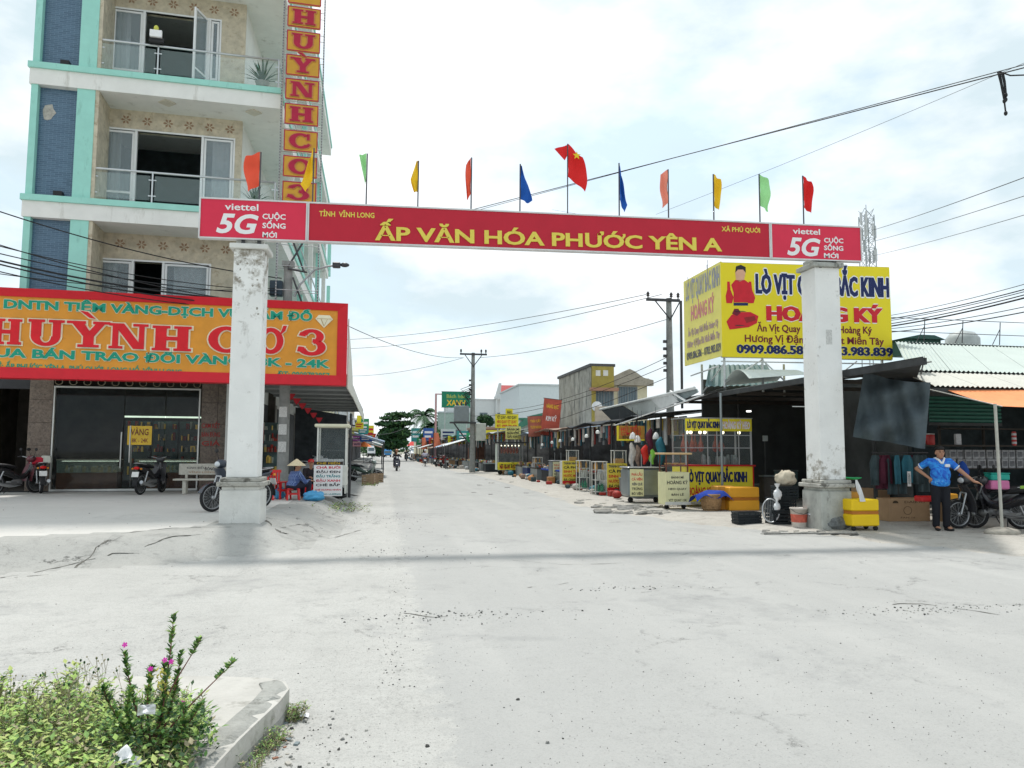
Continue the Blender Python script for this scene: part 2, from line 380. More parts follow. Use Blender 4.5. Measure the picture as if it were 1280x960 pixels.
    ck = mul(ramp(vo.outputs['Distance'], .004, .02, 1, 0), ramp(noi(.55, 4), .53, .6)); ck = mul(ck, ramp(noi(7, 5, .7), .42, .6)); ck = mul(ck, crack)
    o = mix(ck, o, tuple(x*.28 for x in dark)); K(o, b.inputs['Base Color'])
    bp = N('ShaderNodeBump'); bp.inputs['Strength'].default_value = .55; bp.inputs['Distance'].default_value = .012
    hh = N('ShaderNodeMath'); hh.operation = 'SUBTRACT'; K(fine, hh.inputs[0]); K(ck, hh.inputs[1]); K(hh.outputs[0], bp.inputs['Height']); K(bp.outputs[0], b.inputs['Normal'])
    MATS[name] = m; return m
GM = {'road': ground_mat('road_surface', (.45,.445,.42), (.30,.295,.28), .38, .55, 1.0),
      'apron': ground_mat('apron_concrete', (.40,.395,.37), (.25,.25,.235), .9, .9, .6, 11.0),
      'forecourt': ground_mat('forecourt_concrete', (.58,.565,.53), (.50,.485,.45), .4, .25, .3, 23.0),
      'shoulder': ground_mat('shoulder_dirt', (.47,.445,.40), (.30,.27,.235), .8, .5, .9, 37.0)}
ZB = {k: MB() for k in GM}
def patch_grid(x0, x1, y0, y1, c):
    nx, ny = round((x1-x0)/c), round((y1-y0)/c); P = {}
    for j in range(ny+1):
        for i in range(nx+1):
            x, y = x0+i*(x1-x0)/nx, y0+j*(y1-y0)/ny; P[i, j] = (x, y, H(x, y))
    buf = {k: ({}, [], []) for k in GM}
    for j in range(ny):
        for i in range(nx):
            q = P[i, j]; d, vs, fs = buf[zone(q[0]+c/2, q[1]+c/2)]; ids = []
            for a in ((i, j), (i+1, j), (i+1, j+1), (i, j+1)):
                if a not in d: d[a] = len(vs); vs.append(P[a])
                ids.append(d[a])
            fs.append(tuple(ids))
    for k, (d, vs, fs) in buf.items():
        if fs: ZB[k].add(vs, fs, 0, True)
patch_grid(-9, 16, -3, 27, .18)
patch_grid(-33, -9, -3, 27, .6); patch_grid(16, 40, -3, 27, .6)
patch_grid(-33, 40, 27, 87, .6)
patch_grid(-33, 40, 87, 267, 1.5)
for k in GM: ZB[k].build({'road': 'road', 'apron': 'sloping_apron', 'forecourt': 'forecourt_pavement', 'shoulder': 'road_shoulder'}[k], GM[k], None, kind='structure')
g = MB().add([(-1500,-300,-.09),(1500,-300,-.09),(1500,2200,-.09),(-1500,2200,-.09)], [(0,1,2,3)]).build('ground', mat('far_earth', (.34,.32,.27), .95, var=.3, scale=.2, dirt=((.16,.2,.09), .5, .05)), None, kind='structure')
# loose grit and chips on the road, and the long crack seams of the concrete
rng = random.Random(5); gb = MB()
def chip(b, x, y, s, r_=rng):
    a = r_.random()*6.3; z = H(x, y); P = []
    for k in range(5): t = a+k*1.256; P.append((x+math.cos(t)*s*r_.uniform(.6,1.2), y+math.sin(t)*s*r_.uniform(.6,1.2)))
    vs = [(p[0], p[1], z-.004) for p in P]+[(x+(p[0]-x)*.6, y+(p[1]-y)*.6, z+s*r_.uniform(.3,.8)) for p in P]
    b.add(vs, [(5,6,7,8,9)]+[(i, (i+1) % 5, (i+1) % 5+5, i+5) for i in range(5)], rng.randrange(3))
for k in range(650):
    y = 3.2+18*rng.random()**1.6; x = y*.17+(rng.random()*2-1)*y*.72
    chip(gb, x, y, rng.choice([.004,.005,.006,.009]) if rng.random() < .97 else .016)
for cx, cy, rx, ry, n in [onZ(560,770).to_tuple()[:2]+(.8,.22,170), onZ(1180,762).to_tuple()[:2]+(1.2,.2,160), onZ(790,735).to_tuple()[:2]+(.7,.15,70), onZ(470,650).to_tuple()[:2]+(1.3,1.6,220), onZ(520,690).to_tuple()[:2]+(1.2,.6,90), onZ(380,940).to_tuple()[:2]+(.25,.6,90)]:
    for k in range(n): chip(gb, cx+rng.gauss(0, rx*.6), cy+rng.gauss(0, ry*.6), rng.choice([.005,.007,.010,.015]))
for k in range(260):
    u = rng.random(); q = onZ(508-14*u+rng.gauss(0,5+12*u), 645+215*u, 0); chip(gb, q.x, q.y, rng.choice([.003,.004,.006,.009]))
for k in range(2600):
    y = 2.6+5*rng.random()**1.3; x = y*.17+(rng.random()*2-1)*y*.72; chip(gb, x, y, rng.choice([.003,.004,.005]))
gb.build('loose_gravel', [mat('chip_pale', (.36,.35,.32), .95), mat('chip_grey', (.2,.2,.19), .95), mat('chip_dark', (.07,.07,.065), .95)], None, kind='stuff')
def crack(pts, w=.012):
    b = MB(); P = []
    for (px, py), (qx, qy) in zip(pts, pts[1:]):
        for k in range(10): P.append((px+(qx-px)*k/10, py+(qy-py)*k/10))
    P.append(pts[-1]); W = []
    for i, p in enumerate(P):
        q = onZ(p[0], p[1], .12); q = onZ(p[0], p[1], H(q.x, q.y)); q.x += .04*nz(q.x, q.y, 4); q.y += .05*nz(q.x, q.y, 5, 8); q.z = H(q.x, q.y)+.004; W.append(q)
    for a, c in zip(W, W[1:]):
        d = (c-a); n = Vector((-d.y, d.x, 0)).normalized(); h1 = w*max(0, .1+nz(a.x, a.y, 2.3, 4)*1.6+abs(nz(a.x, a.y, 7))*1.6)
        b.add([a-n*h1, c-n*h1, c+n*h1, a+n*h1], [(0,1,2,3)])
    return b
cb = MB()
for pts, w in [(((95,681),(150,667),(215,660),(290,659)), .02), (((328,648),(345,655),(363,664)), .03), (((348,652),(372,648),(386,652)), .02), (((20,690),(62,687)), .03), (((180,699),(215,694),(260,690)), .016),
               (((505,768),(545,772),(610,770)), .010), (((1115,757),(1150,756),(1200,762),(1250,770)), .012), (((660,735),(710,729)), .008), (((0,722),(60,712),(140,703),(210,700)), .02), (((640,700),(700,706),(780,704)), .008), (((370,680),(420,672),(450,663)), .014), (((800,741),(850,735)), .012), (((1130,668),(1230,672)), .012)]:
    k = crack(pts, w); cb.add(k.v, k.f)
cb.build('pavement_cracks', mat('crack_dark', (.13,.125,.11), 1, var=.5, scale=8), None, kind='stuff')

# ------------------------------------------------------------------ traffic island with kerb (front left)
IT = .17
edge = [onZ(*p, IT) for p in [(362,858),(350,874),(326,896),(300,921),(272,951),(236,992),(190,1050)]]
back = [onZ(*p, IT) for p in [(356,849),(335,845),(280,843),(200,842),(90,846),(-60,852),(-260,862)]]
isl = thing('traffic_island', 'pale concrete traffic island with rounded chipped kerb beside the weeds', 'traffic island', (-1.2,4.6,0))
o0 = Vector((-1.2,4.6,0))
b = MB(); outer = list(reversed(edge))+back
fan = [(p.x-o0.x, p.y-o0.y) for p in outer]+[(-4.8, -.2), (-3.2, -1.9)]
b.prism(fan, -.03, IT-.012, 'xy'); fixnormals(b.build('slab', mat('island_concrete', (.47,.455,.42), .92, var=.15, scale=3, bump=.4, dirt=((.25,.24,.21), .42, 5)), isl))
b = MB(); E = [Vector((p.x, p.y, 0)) for p in [edge[-1]]+list(reversed(edge[:-1]))+back[:1]]
F2 = []
for a, c in list(zip(E, E[1:])):
    for k in range(6): F2.append(a.lerp(c, k/6))
F2.append(E[-1]); n = len(F2); prof = [(.0,-.03),(-.004,.03),(.006,.10),(.0,.135),(.014,IT-.012),(.05,IT+.003),(.15,IT-.002),(.16,IT-.02)]
vs = []; jr = random.Random(3)
for i, p in enumerate(F2):
    t = (F2[min(i+1, n-1)]-F2[max(i-1, 0)]).normalized(); inn = Vector((-t.y, t.x, 0)); ch = jr.uniform(0,.028) if jr.random() < .4 else 0
    for k, (d, z) in enumerate(prof): q = p+inn*(d+(ch if k in (4,5) else 0))-o0; vs.append((q.x, q.y, z-(ch*.6 if k in (4,5) else 0)+.003*nz(q.x, q.y, 9, k)))
fs = [(i*8+k, i*8+8+k, i*8+9+k, i*8+k+1) for i in range(n-1) for k in range(7)]
b.add(vs, fs); fixnormals(b.build('kerb', mat('kerb_concrete', (.33,.33,.305), .95, var=.25, scale=6, bump=.7, bscale=40, dirt=((.13,.13,.115), .45, 9)), isl))

# ------------------------------------------------------------------ the gate over the road
GX, GY = 3.2, 14.15
G = Frame((GX, GY, 0))
gate = thing('welcome_gate', 'red welcome banner gate on two weathered white pillars across the road', 'gate', (GX, GY, 0))
white = mat('gate_whitewash', (.80,.80,.78), .88, var=.06, scale=2, bump=.25, bscale=25, dirt=((.30,.285,.26), .37, 2.2), streak=.45)
whited = mat('gate_whitewash_stained', (.70,.69,.66), .9, var=.12, scale=3, bump=.5, bscale=25, dirt=((.24,.22,.19), .47, 3.4), streak=.6)
greyp = mat('pedestal_cement', (.40,.41,.38), .93, var=.3, scale=3, bump=.4, dirt=((.14,.14,.125), .45, 4), streak=.5)
banner_red = mat('banner_red', (.50,.014,.035), .5, var=.06, scale=2); logo_red = mat('banner_logo_red', (.70,.03,.075), .5, var=.05, scale=2)
steel = mat('painted_white_steel', (.66,.66,.66), .5, var=.12); wh = mat('sign_white', (.82,.82,.82), .6, var=.03); yel = mat('sign_yellow', (.75,.62,.10), .6, var=.05)
def stained(name, z0, z1_, amt):
    m = white.copy(); m.name = name; t = m.node_tree; b_ = t.nodes['Principled BSDF']; src = b_.inputs['Base Color'].links[0].from_socket; co = t.nodes.new('ShaderNodeTexCoord'); n = t.nodes.new('ShaderNodeTexNoise'); n.inputs['Scale'].default_value = 4.5; n.inputs['Detail'].default_value = 10; n.inputs['Roughness'].default_value = .72
    t.links.new(co.outputs['Object'], n.inputs['Vector']); sp = t.nodes.new('ShaderNodeSeparateXYZ'); t.links.new(co.outputs['Object'], sp.inputs[0]); mr = t.nodes.new('ShaderNodeMapRange'); mr.inputs['From Min'].default_value = z0; mr.inputs['From Max'].default_value = z1_; mr.inputs['To Max'].default_value = amt; t.links.new(sp.outputs['Z'], mr.inputs['Value'])
    ad = t.nodes.new('ShaderNodeMath'); t.links.new(n.outputs['Fac'], ad.inputs[0]); t.links.new(mr.outputs[0], ad.inputs[1]); rp = t.nodes.new('ShaderNodeValToRGB'); rp.color_ramp.elements[0].position = .60; rp.color_ramp.elements[1].position = .74; t.links.new(ad.outputs[0], rp.inputs[0])
    x = t.nodes.new('ShaderNodeMix'); x.data_type = 'RGBA'; t.links.new(rp.outputs[0], x.inputs[0]); t.links.new(src, x.inputs[6]); x.inputs[7].default_value = (.27,.245,.20,1); t.links.new(x.outputs[2], b_.inputs['Base Color']); return m
def pillar(x0, x1, zb, zp, zt, top_m, ped_m, pw, gap):
    cx = (x0+x1)/2; hw = (x1-x0)/2; D = .54
    b = MB(); b.bbox(x0, x1, 0, D, zp, zt, .012)
    p = b.build('pillar', top_m, gate)
    b = MB(); b.bbox(cx-pw, cx+pw, -.09, D+.09, zb-.35, zp-.21, .02); b.bbox(cx-pw+.03, cx+pw-.03, -.07, D+.07, zp-.212, zp-.15, .01); b.build('pedestal', ped_m, p)
    b = MB(); b.bbox(cx-pw-.05, cx+pw+.05, -.14, D+.14, zp-.15, zp-.07, .012); b.bbox(cx-pw+.0, cx+pw-.0, -.10, D+.10, zp-.07, zp, .015); b.build('pedestal_cap', mat('cap_cement', (.42,.41,.37), .93, var=.3, scale=4, bump=.4, dirt=((.12,.115,.1), .5, 6)), p)
    b = MB(); b.bbox(x0-.07, x1+.07, -.07, D+.07, zt, zt+.09, .01); b.build('pillar_cap', ped_m, p)
    b = MB(); b.box(x0+.02, x1-.02, .06, D-.06, zt+.09, zt+gap); b.build('bearing', ped_m, p)
    return p
lx0, _ = G.f(283, 580); lx1, _ = G.f(322, 580); _, lzp = G.f(290, 597); _, lzt = G.f(300, 311)
rx0, _ = G.f(1026, 580); rx1, _ = G.f(1057, 580); _, rzp = G.f(1040, 600); _, rzt = G.f(1030, 334)
pl = pillar(lx0, lx1, .3, lzp, lzt, stained('pillar_stained', 3.5, 5.1, .17), mat('pedestal_whitewash', (.66,.66,.63), .92, var=.12, scale=3, bump=.4, dirt=((.2,.19,.165), .42, 3.0), streak=.4), .345, .16)
pr = pillar(rx0, rx1, .05, rzp, rzt, stained('pillar_foot_stained', 1.9, 1.0, .15), greyp, .33, .2)
# rendered-over stain band and paint flakes at the top of the first pillar: chipped relief patches
rr = random.Random(9); b = MB()
for k in range(16):
    x = rr.uniform(lx0+.03, lx1-.05); z = lzt-.05-abs(rr.gauss(0,.55)); s = rr.uniform(.01,.028); n = 7; a0 = rr.random()*6
    P = [(x+math.cos(a0+i*.9)*s*rr.uniform(.5,1.3), z+math.sin(a0+i*.9)*s*rr.uniform(.5,1.5)) for i in range(n)]
    P = [(min(max(p[0], lx0+.015), lx1-.015), p[1]) for p in P]; b.prism(P, -.002-.0002*k/10, .01)
fixnormals(b.build('flaked_paint', mat('bare_render', (.34,.32,.28), .95, var=.35, scale=12), pl, kind='stuff'))
b = MB()
for dx in (.0,):
    b.box(rx0+.20, rx0+.33, -.004, .0, 3.75, 4.05)
b.build('paper_notice', mat('notice_paper', (.58,.58,.56), .9, var=.3, scale=40), pr)
# banner box
bx0, bx1 = G.f(250, 247)[0], G.f(1075, 283)[0]; bz0, bz1 = G.f(250, 298)[1], G.f(1075, 328)[1]; BH = .74
slope = (bz1-bz0)/(bx1-bx0); bang = math.atan(slope)
def bz(x): return bz0+(x-bx0)*slope
def slab(b, x0, x1, y0, y1, d0, d1, mi=0):
    z = lambda x, d: bz(x)+d
    return b.add([(x0,y0,z(x0,d0)),(x1,y0,z(x1,d0)),(x1,y1,z(x1,d0)),(x0,y1,z(x0,d0)),(x0,y0,z(x0,d1)),(x1,y0,z(x1,d1)),(x1,y1,z(x1,d1)),(x0,y1,z(x0,d1))], [(0,3,2,1),(4,5,6,7),(0,1,5,4),(1,2,6,5),(2,3,7,6),(3,0,4,7)], mi)
xa, xb = G.f(384, 300)[0], G.f(962, 300)[0]
box = slab(MB(), bx0, bx1, -.02, .10, .004, BH-.004).build('banner_box', steel, gate)
pan = {}
for nm, x0, x1, mm in (('a', bx0, xa, logo_red), ('b', xa, xb, banner_red), ('c', xb, bx1, logo_red)):
    p = slab(MB(), x0+.03, x1-.03, -.035, -.021, .025, BH-.025).build('banner_panel', mm, gate); pan[nm] = p
    b = MB(); e = .022
    slab(b, x0+.003, x1-.003, -.05, -.0215, .0, .024); slab(b, x0+.003, x1-.003, -.05, -.0215, BH-.024, BH+.003)
    slab(b, x0+.003, x0+.028, -.052, -.0213, .0245, BH-.0245); slab(b, x1-.028, x1-.003, -.052, -.0213, .0245, BH-.0245); b.build('frame', steel, p)
for x in (lx0+.15, lx1-.1, rx0+.12, rx1-.1): slab(MB(), x-.03, x+.03, .0, .09, -.14, .0).build('bracket', mat('dark_steel', (.06,.06,.065), .5), gate)
def pt(s, m, par, fr, y, p0, p1, cap, th=.006, level=False, **k):
    a = fr.f(p0[0], p0[1], y); c = fr.f(p1[0], p1[1], y); D = proj(fr.w((a[0]+c[0])/2, y, (a[1]+c[1])/2))[2]
    an = 0 if level else math.atan2(c[1]-a[1], c[0]-a[0])
    return text(s, m, par, a[0], a[1] if not level else (a[1]+c[1])/2, math.hypot(c[0]-a[0], 0 if level else c[1]-a[1]), cap/FPX*D, y=y, th=th, align='l', ang=an, **k)
yb = -.036
pt('ẤP VĂN HÓA PHƯỚC YÊN A', yel, pan['b'], G, yb, (469,300), (902,314), 16, bold=.022, th=.02, res=3, heavy=.012)
pt('TỈNH  VĨNH LONG', yel, pan['b'], G, yb, (399,270), (468,272.5), 6.2, bold=.02)
pt('XÃ PHÚ QUỚI', yel, pan['b'], G, yb, (902,289), (950,291), 5.6, bold=.02)
for nm, (a, c, d) in (('a', ((281,262),(323,263.5),8.2)), ('c', ((991,292),(1025,293.5),7))): pt('viettel', wh, pan[nm], G, yb, a, c, d, bold=.015, res=3)
pt('5G', wh, pan['a'], G, yb, (270,290), (323,292), 23, bold=.035, shear=.25, res=4); pt('5G', wh, pan['c'], G, yb, (984,318), (1026,320), 21, bold=.035, shear=.25, res=4)
for i, w_ in enumerate(('CUỘC', 'SỐNG', 'MỚI')):
    pt(w_, wh, pan['a'], G, yb, (328,273.5+i*11.4), (357 if i < 2 else 346,274.5+i*11.4), 6.3, bold=.025)
    pt(w_, wh, pan['c'], G, yb, (1030,303+i*9.5), (1054 if i < 2 else 1048,304+i*9.5), 5.6, bold=.025)
# flags on the banner
FC = {'coral': (.80,.10,.05), 'yellow': (.85,.52,.02), 'green': (.36,.75,.32), 'blue': (.01,.09,.40), 'red': (.70,.02,.02), 'salmon': (.85,.28,.2)}
def flag(px, pyb, pyt, pyf, cname, wpx, shape, label, big=False):
    x, _ = G.f(px, pyb); zt_ = G.f(px, pyt, .1)[1]; zf = G.f(px, pyf, .1)[1]; z0 = bz(x)+BH
    t = thing('flag', label, 'flag', (GX+x, GY+.1, z0), 0, 'small coloured flags along the gate banner')
    b = MB(); b.tube([(0,0,-.02),(.004,0,zt_-z0)], .012 if big else .014, 6); b.build('pole', mat('flag_pole', (.08,.08,.09) if not big else (.3,.3,.3), .6), t)
    h = zt_-zf; w = wpx*1.1/FPX*14.4; r_ = random.Random(int(px)); ph = r_.random()*6
    def fn(u, v):
        top, bot, ext = shape(v); xx = ext*w*u; fold = .05*math.sin(u*7+ph+v*2)*u; zz = (1-v)*h
        return (.012+xx if w > 0 else -.012+xx, fold+.02*math.sin(v*9+ph), (zt_-z0)-h+zz-u*top*h+u*u*bot*h*.0)
    b = MB(); b.sheet(fn, 8, 10, .003); b.build('cloth', mat('flag_'+cname, FC[cname], .8, var=.08), t)
    return t, h, w
tri = lambda v: (.0, 0, max(.12, 1-abs(v-.62)*1.3))
droop = lambda v: (.35, 0, .25+.75*v if v < .8 else .9-(v-.8)*2)
rect = lambda v: (.18, 0, .85+.15*math.sin(v*5))
for a in [(323,245,190,232,'coral',-17,rect,'coral red flag leftmost on the banner, in front of the building'), (390,250,185,226,'yellow',-14,droop,'bright yellow flag beside the vertical letter sign'),
          (457.5,252,192,226,'green',-8,lambda v: (.1,0,1-.9*v),'pale green furled flag above the small province lettering'), (522.5,256,201,240,'yellow',-8,tri,'amber yellow flag next after the pale green furled one'),
          (589.5,261,197,243,'coral',-6,rect,'narrow coral flag wrapped round its pole, left of the first blue flag'), (651,264,205,249,'blue',17,lambda v: (.1,0,.1+.9*v if v < .85 else 1-(v-.85)*3),'blue triangular flag just left of the red national flag'),
          (776,268,204,250,'blue',9,droop,'blue hanging flag just right of the red national flag'), (838,270,212,254,'salmon',-11,rect,'salmon pink flag curling left of its pole'),
          (895,272,218,257,'yellow',9,rect,'yellow flag between the salmon flag and the light green one'), (953,275,218,257,'green',16,rect,'light green fluttering flag near the right end of banner'), (1008,277,220,260,'red',12,rect,'red flag rightmost on the banner, above the logo panel')]:
    flag(*a)
t, h, w = flag(711,267,180,221,'red',23,lambda v: (.42,0,.75+.25*math.sin(v*2.5)),'large red national flag with yellow star on the tallest pole', True)
b = MB(); st = []; 
for k in range(10): a_ = math.pi/2+k*math.pi/5; r_ = .085 if k % 2 == 0 else .035; st.append((.17+r_*math.cos(a_), r_*math.sin(a_)+1.02))
b.prism(st, -.075, -.070); t.children[0]; zt_ = G.f(711,180,.1)[1]-(bz(G.f(711,267)[0])+BH)
o = b.build('star', mat('star_yellow', (.85,.6,.03), .7), t); o.location.z = zt_-1.02-.25; fixnormals(o)
b = MB(); b.sheet(lambda u, v: (-.005-.26*u*(1-v*.8), .02*math.sin(u*6), zt_-.02-.22*v-.1*u), 5, 5, .003); b.build('cloth', MATS['flag_red'], t)
# ------------------------------------------------------------------ tall shop building on the left
BF = Frame((-6.585, 24.888, 0), R(4.0)); TB = math.tan(R(4.0))
def shear(o):
    for c in o.children:
        if c.type == 'MESH' and not c.data.get('sheared'):
            for v in c.data.vertices: v.co.x += max(0, v.co.y)*TB
            c.data['sheared'] = 1
        shear(c)
shop = thing('shop_building', 'narrow tall shop house with teal trim, white balconies and blue tiled strip', 'building', BF.loc, BF.rz)
teal = mat('teal_paint', (.33,.66,.58), .7, var=.06, scale=3, dirt=((.24,.48,.42), .42, 4), streak=.3); shopw = mat('shop_white', (.76,.76,.73), .8, var=.06, scale=2, dirt=((.52,.51,.47), .41, 3), streak=.25)
beige = mat('patterned_wall_tile', (.55,.49,.38), .6, var=.25, scale=4, dirt=((.36,.29,.2), .46, 5)); side_w = mat('side_wall_white', (.68,.70,.68), .85, var=.08, scale=1, dirt=((.45,.47,.45), .4, 1.5))
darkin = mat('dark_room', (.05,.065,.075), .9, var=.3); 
bt = bpy.data.materials.new('blue_tile'); bt.use_nodes = True; _t = bt.node_tree; _b = _t.nodes['Principled BSDF']; _b.inputs['Roughness'].default_value = .35
_co = _t.nodes.new('ShaderNodeTexCoord'); _mp = _t.nodes.new('ShaderNodeMapping'); _mp.inputs['Rotation'].default_value = (R(90),0,0); _br = _t.nodes.new('ShaderNodeTexBrick'); _br.offset = .5
_t.links.new(_co.outputs['Object'], _mp.inputs[0]); _t.links.new(_mp.outputs[0], _br.inputs['Vector'])
_br.inputs['Scale'].default_value = 4; _br.inputs['Brick Width'].default_value = .8; _br.inputs['Row Height'].default_value = .22; _br.inputs['Mortar Size'].default_value = .015
_br.inputs['Color1'].default_value = (.05,.105,.17,1); _br.inputs['Color2'].default_value = (.075,.145,.22,1); _br.inputs['Mortar'].default_value = (.16,.24,.33,1); _t.links.new(_br.outputs['Color'], _b.inputs['Base Color'])
yF, yW = -2.2, -1.0
XL = BF.f(36,150,yF)[0]; XR = BF.f(351,112,yF)[0]; XW = BF.f(303,150,yW)[0]; XP = BF.f(117,150,yF)[0]
_, z3 = BF.f(41,77,yF); _, z2 = BF.f(27,242,yF); ST = z3-z2; z1 = z2-ST; z4 = z3+ST; YB = 21.0
print('shop', XL, XR, XW, XP, z1, z2, z3, z4, YB)
def bandz(zt, full=True):
    b = MB(); b.box(XL-.05, XR, yF, YB, zt-.62, zt-.17); b.build('floor_slab', shopw, shop)
    b = MB(); b.box(XL-.09, XR+.05, yF-.06, YB+.02, zt-.168, zt); b.build('edge_trim', teal, shop)
for z in (z1, z2, z3, z4, z4+ST): bandz(z)
# blue tiled strip framed in teal, per storey
xb0 = BF.f(50,150,yF+.25)[0]; xb1 = BF.f(97,150,yF+.25)[0]
for zb in (z1, z2, z3, z4):
    zc = zb+ST-.62
    b = MB(); b.box(XL, xb0-.02, yF+.03, yF+1.3, zb, zc); b.box(xb1+.02, XP, yF+.03, yF+1.2, zb, zc); b.box(xb0-.019, xb1+.019, yF+.4, yF+1.2, zb, zc); b.build('teal_frame', teal, shop)
    b = MB(); b.box(xb0-.018, xb1+.018, yF+.22, yF+.399, zb+.002, zc-.002); b.build('blue_tile_strip', bt, shop)
    b = MB(); b.box(xb0+.5, xb0+.72, yF+.02, yF+.2, zb+.02, zb+.16); b.box(xb0+.57, xb0+.64, yF+.1, yF+.2, zb+.0, zb+.05); b.build('spotlight', mat('black_plastic', (.02,.02,.022), .5), shop)
o = MB(); rr = random.Random(2); P = [(math.cos(i*.57)*.17*rr.uniform(.75,1.1), math.sin(i*.57)*.26*rr.uniform(.7,1.1)) for i in range(11)]
zz = BF.f(61,140,yF+.2)[1]; xx = BF.f(61,140,yF+.2)[0]; o.prism([(xx+p[0], zz+p[1]) for p in P], yF+.21, yF+.22); fixnormals(o.build('missing_tile_patch', mat('bare_patch', (.42,.40,.36), .9, var=.3, scale=12), shop))
def wall_hole(b, x0, x1, z0, z1_, hx0, hx1, hz0, hz1, y0, y1):
    b.box(x0, hx0, y0, y1, z0, z1_); b.box(hx1, x1, y0, y1, z0, z1_); b.box(hx0, hx1, y0, y1, hz1, z1_)
    if hz0 > z0+.01: b.box(hx0, hx1, y0, y1, z0, hz0)
winw = mat('window_white', (.78,.79,.80), .5, var=.04); pane_m = glass_mat('window_glass', (.35,.42,.46), .38); curt = mat('curtain_pale', (.60,.65,.66), .9, var=.2, scale=8)
def casement(par, x0, x1, z0, z1_, y, ang=0.0, hinge='l', bars=2, nm='casement'):
    w = x1-x0; hx = x0 if hinge == 'l' else x1; e = MB(); f = .06
    def tr(b):
        c, s = math.cos(ang), math.sin(ang); b.v = [(hx+(v[0]-hx)*c-(v[1]-y)*s, y+(v[0]-hx)*s+(v[1]-y)*c, v[2]) for v in b.v]; return b
    e.box(x0, x0+f, y-.03, y+.02, z0, z1_); e.box(x1-f, x1, y-.03, y+.02, z0, z1_); e.box(x0+f, x1-f, y-.028, y+.018, z0, z0+f); e.box(x0+f, x1-f, y-.028, y+.018, z1_-f, z1_)
    zm = z0+(z1_-z0)*.24; e.box(x0+f, x1-f, y-.024, y+.014, zm-.03, zm+.03)
    c = tr(e).build(nm, winw, par)
    b = MB(); b.box(x0+f, x1-f, y-.008, y, z0+f, zm-.03); tr(b).build('pane', pane_m, c)
    b = MB(); b.box(x0+f, x1-f, y-.008, y, zm+.03, z1_-f); tr(b).build('pane', pane_m, c)
    return c
def storey(zb, pxs, opened):
    """pxs: pixel columns of frame left, opening left, opening right, frame right and rows of head and sill at the left"""
    zc = zb+ST-.62; (a, ya), (o1, yo), (o2, y2), (r_, yr), py_sill = pxs
    x0, zh = BF.f(a, ya, yW); xo1 = BF.f(o1, yo, yW)[0]; xo2 = BF.f(o2, y2, yW)[0]; x1 = BF.f(r_, yr, yW)[0]; zs = zb+.02
    b = MB(); wall_hole(b, XP+.1, XW, zb, zc, x0, x1, zs, zh, yW, yW+.2); b.build('balcony_wall', beige, shop)
    b = MB(); b.box(XP+.001, XP+.1, yF+1.2, yW+.2, zb, zc); b.box(XP-.0, XP+.099, yF+.05, yF+1.199, zb, zc); b.build('balcony_side_wall', beige, shop)
    # patterned tile border: rosettes on a darker row
    b = MB(); n = 6; dx = (XW-XP-.3)/n
    for k in range(n):
        cx, cz = XP+.3+dx*(k+.4), zc-.3
        for q in range(6): t_ = q*math.pi/3; b.prism([(cx+math.cos(t_+s)*rr_, cz+math.sin(t_+s)*rr_) for s, rr_ in ((0,.02),(.35,.10),(0,.15),(-.35,.10))], yW-.004, yW+.01)
    fixnormals(b.build('rosette_border', mat('rosette_brown', (.30,.19,.12), .6), shop, kind='stuff'))
    # room behind
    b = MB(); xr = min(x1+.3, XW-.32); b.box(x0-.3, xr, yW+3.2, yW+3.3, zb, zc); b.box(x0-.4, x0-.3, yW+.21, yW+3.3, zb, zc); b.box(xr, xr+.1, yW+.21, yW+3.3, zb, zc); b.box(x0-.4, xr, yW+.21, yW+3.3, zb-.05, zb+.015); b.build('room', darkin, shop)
    w = MB(); f = .05; w.box(x0-f, x0+.001, yW-.03, yW+.1, zs, zh+f); w.box(x1-.001, x1+f, yW-.03, yW+.1, zs, zh+f); w.box(x0, x1, yW-.028, yW+.1, zh, zh+f); w.box(xo1-.07, xo1, yW-.025, yW+.09, zs, zh); w.box(xo2, xo2+.07, yW-.025, yW+.09, zs, zh)
    wo_ = w.build('window', winw, shop)
    casement(wo_, x0+.02, xo1-.08, zs+.02, zh-.02, yW+.03); casement(wo_, xo2+.08, x1-.02, zs+.02, zh-.02, yW+.03)
    b = MB(); b.sheet(lambda u, v: (x0+.02+(xo1-x0-.1)*u*.55+.0, yW+.18+.03*math.sin(u*22), zs+.02+(zh-zs-.04)*v), 16, 1); b.build('curtain', curt, wo_); b = MB(); b.sheet(lambda u, v: (xo2+.3+(x1-xo2-.32)*u, yW+.18+.03*math.sin(u*22), zs+.02+(zh-zs-.04)*v), 16, 1); b.build('curtain', curt, wo_)
    if opened == 'dark': casement(wo_, xo2-.75, xo2-.02, zs+.02, zh-.02, yW-.03, R(68), 'r', nm='open_casement')
storey(z3, ((142,10),(183,10),(262,10),(276,10),85), 'dark'); storey(z2, ((128,160),(172,168),(252,176),(292,178),250), ''); storey(z1, ((121,324),(168,324),(203,328),(262,330),400), '')
b = MB(); b.box(XP+.1, XW, yW, yW+.2, z4, z4+ST-.62); b.box(XP+.001, XP+.1, yF+.05, yW+.2, z4, z4+ST-.62); b.build('balcony_wall', beige, shop)
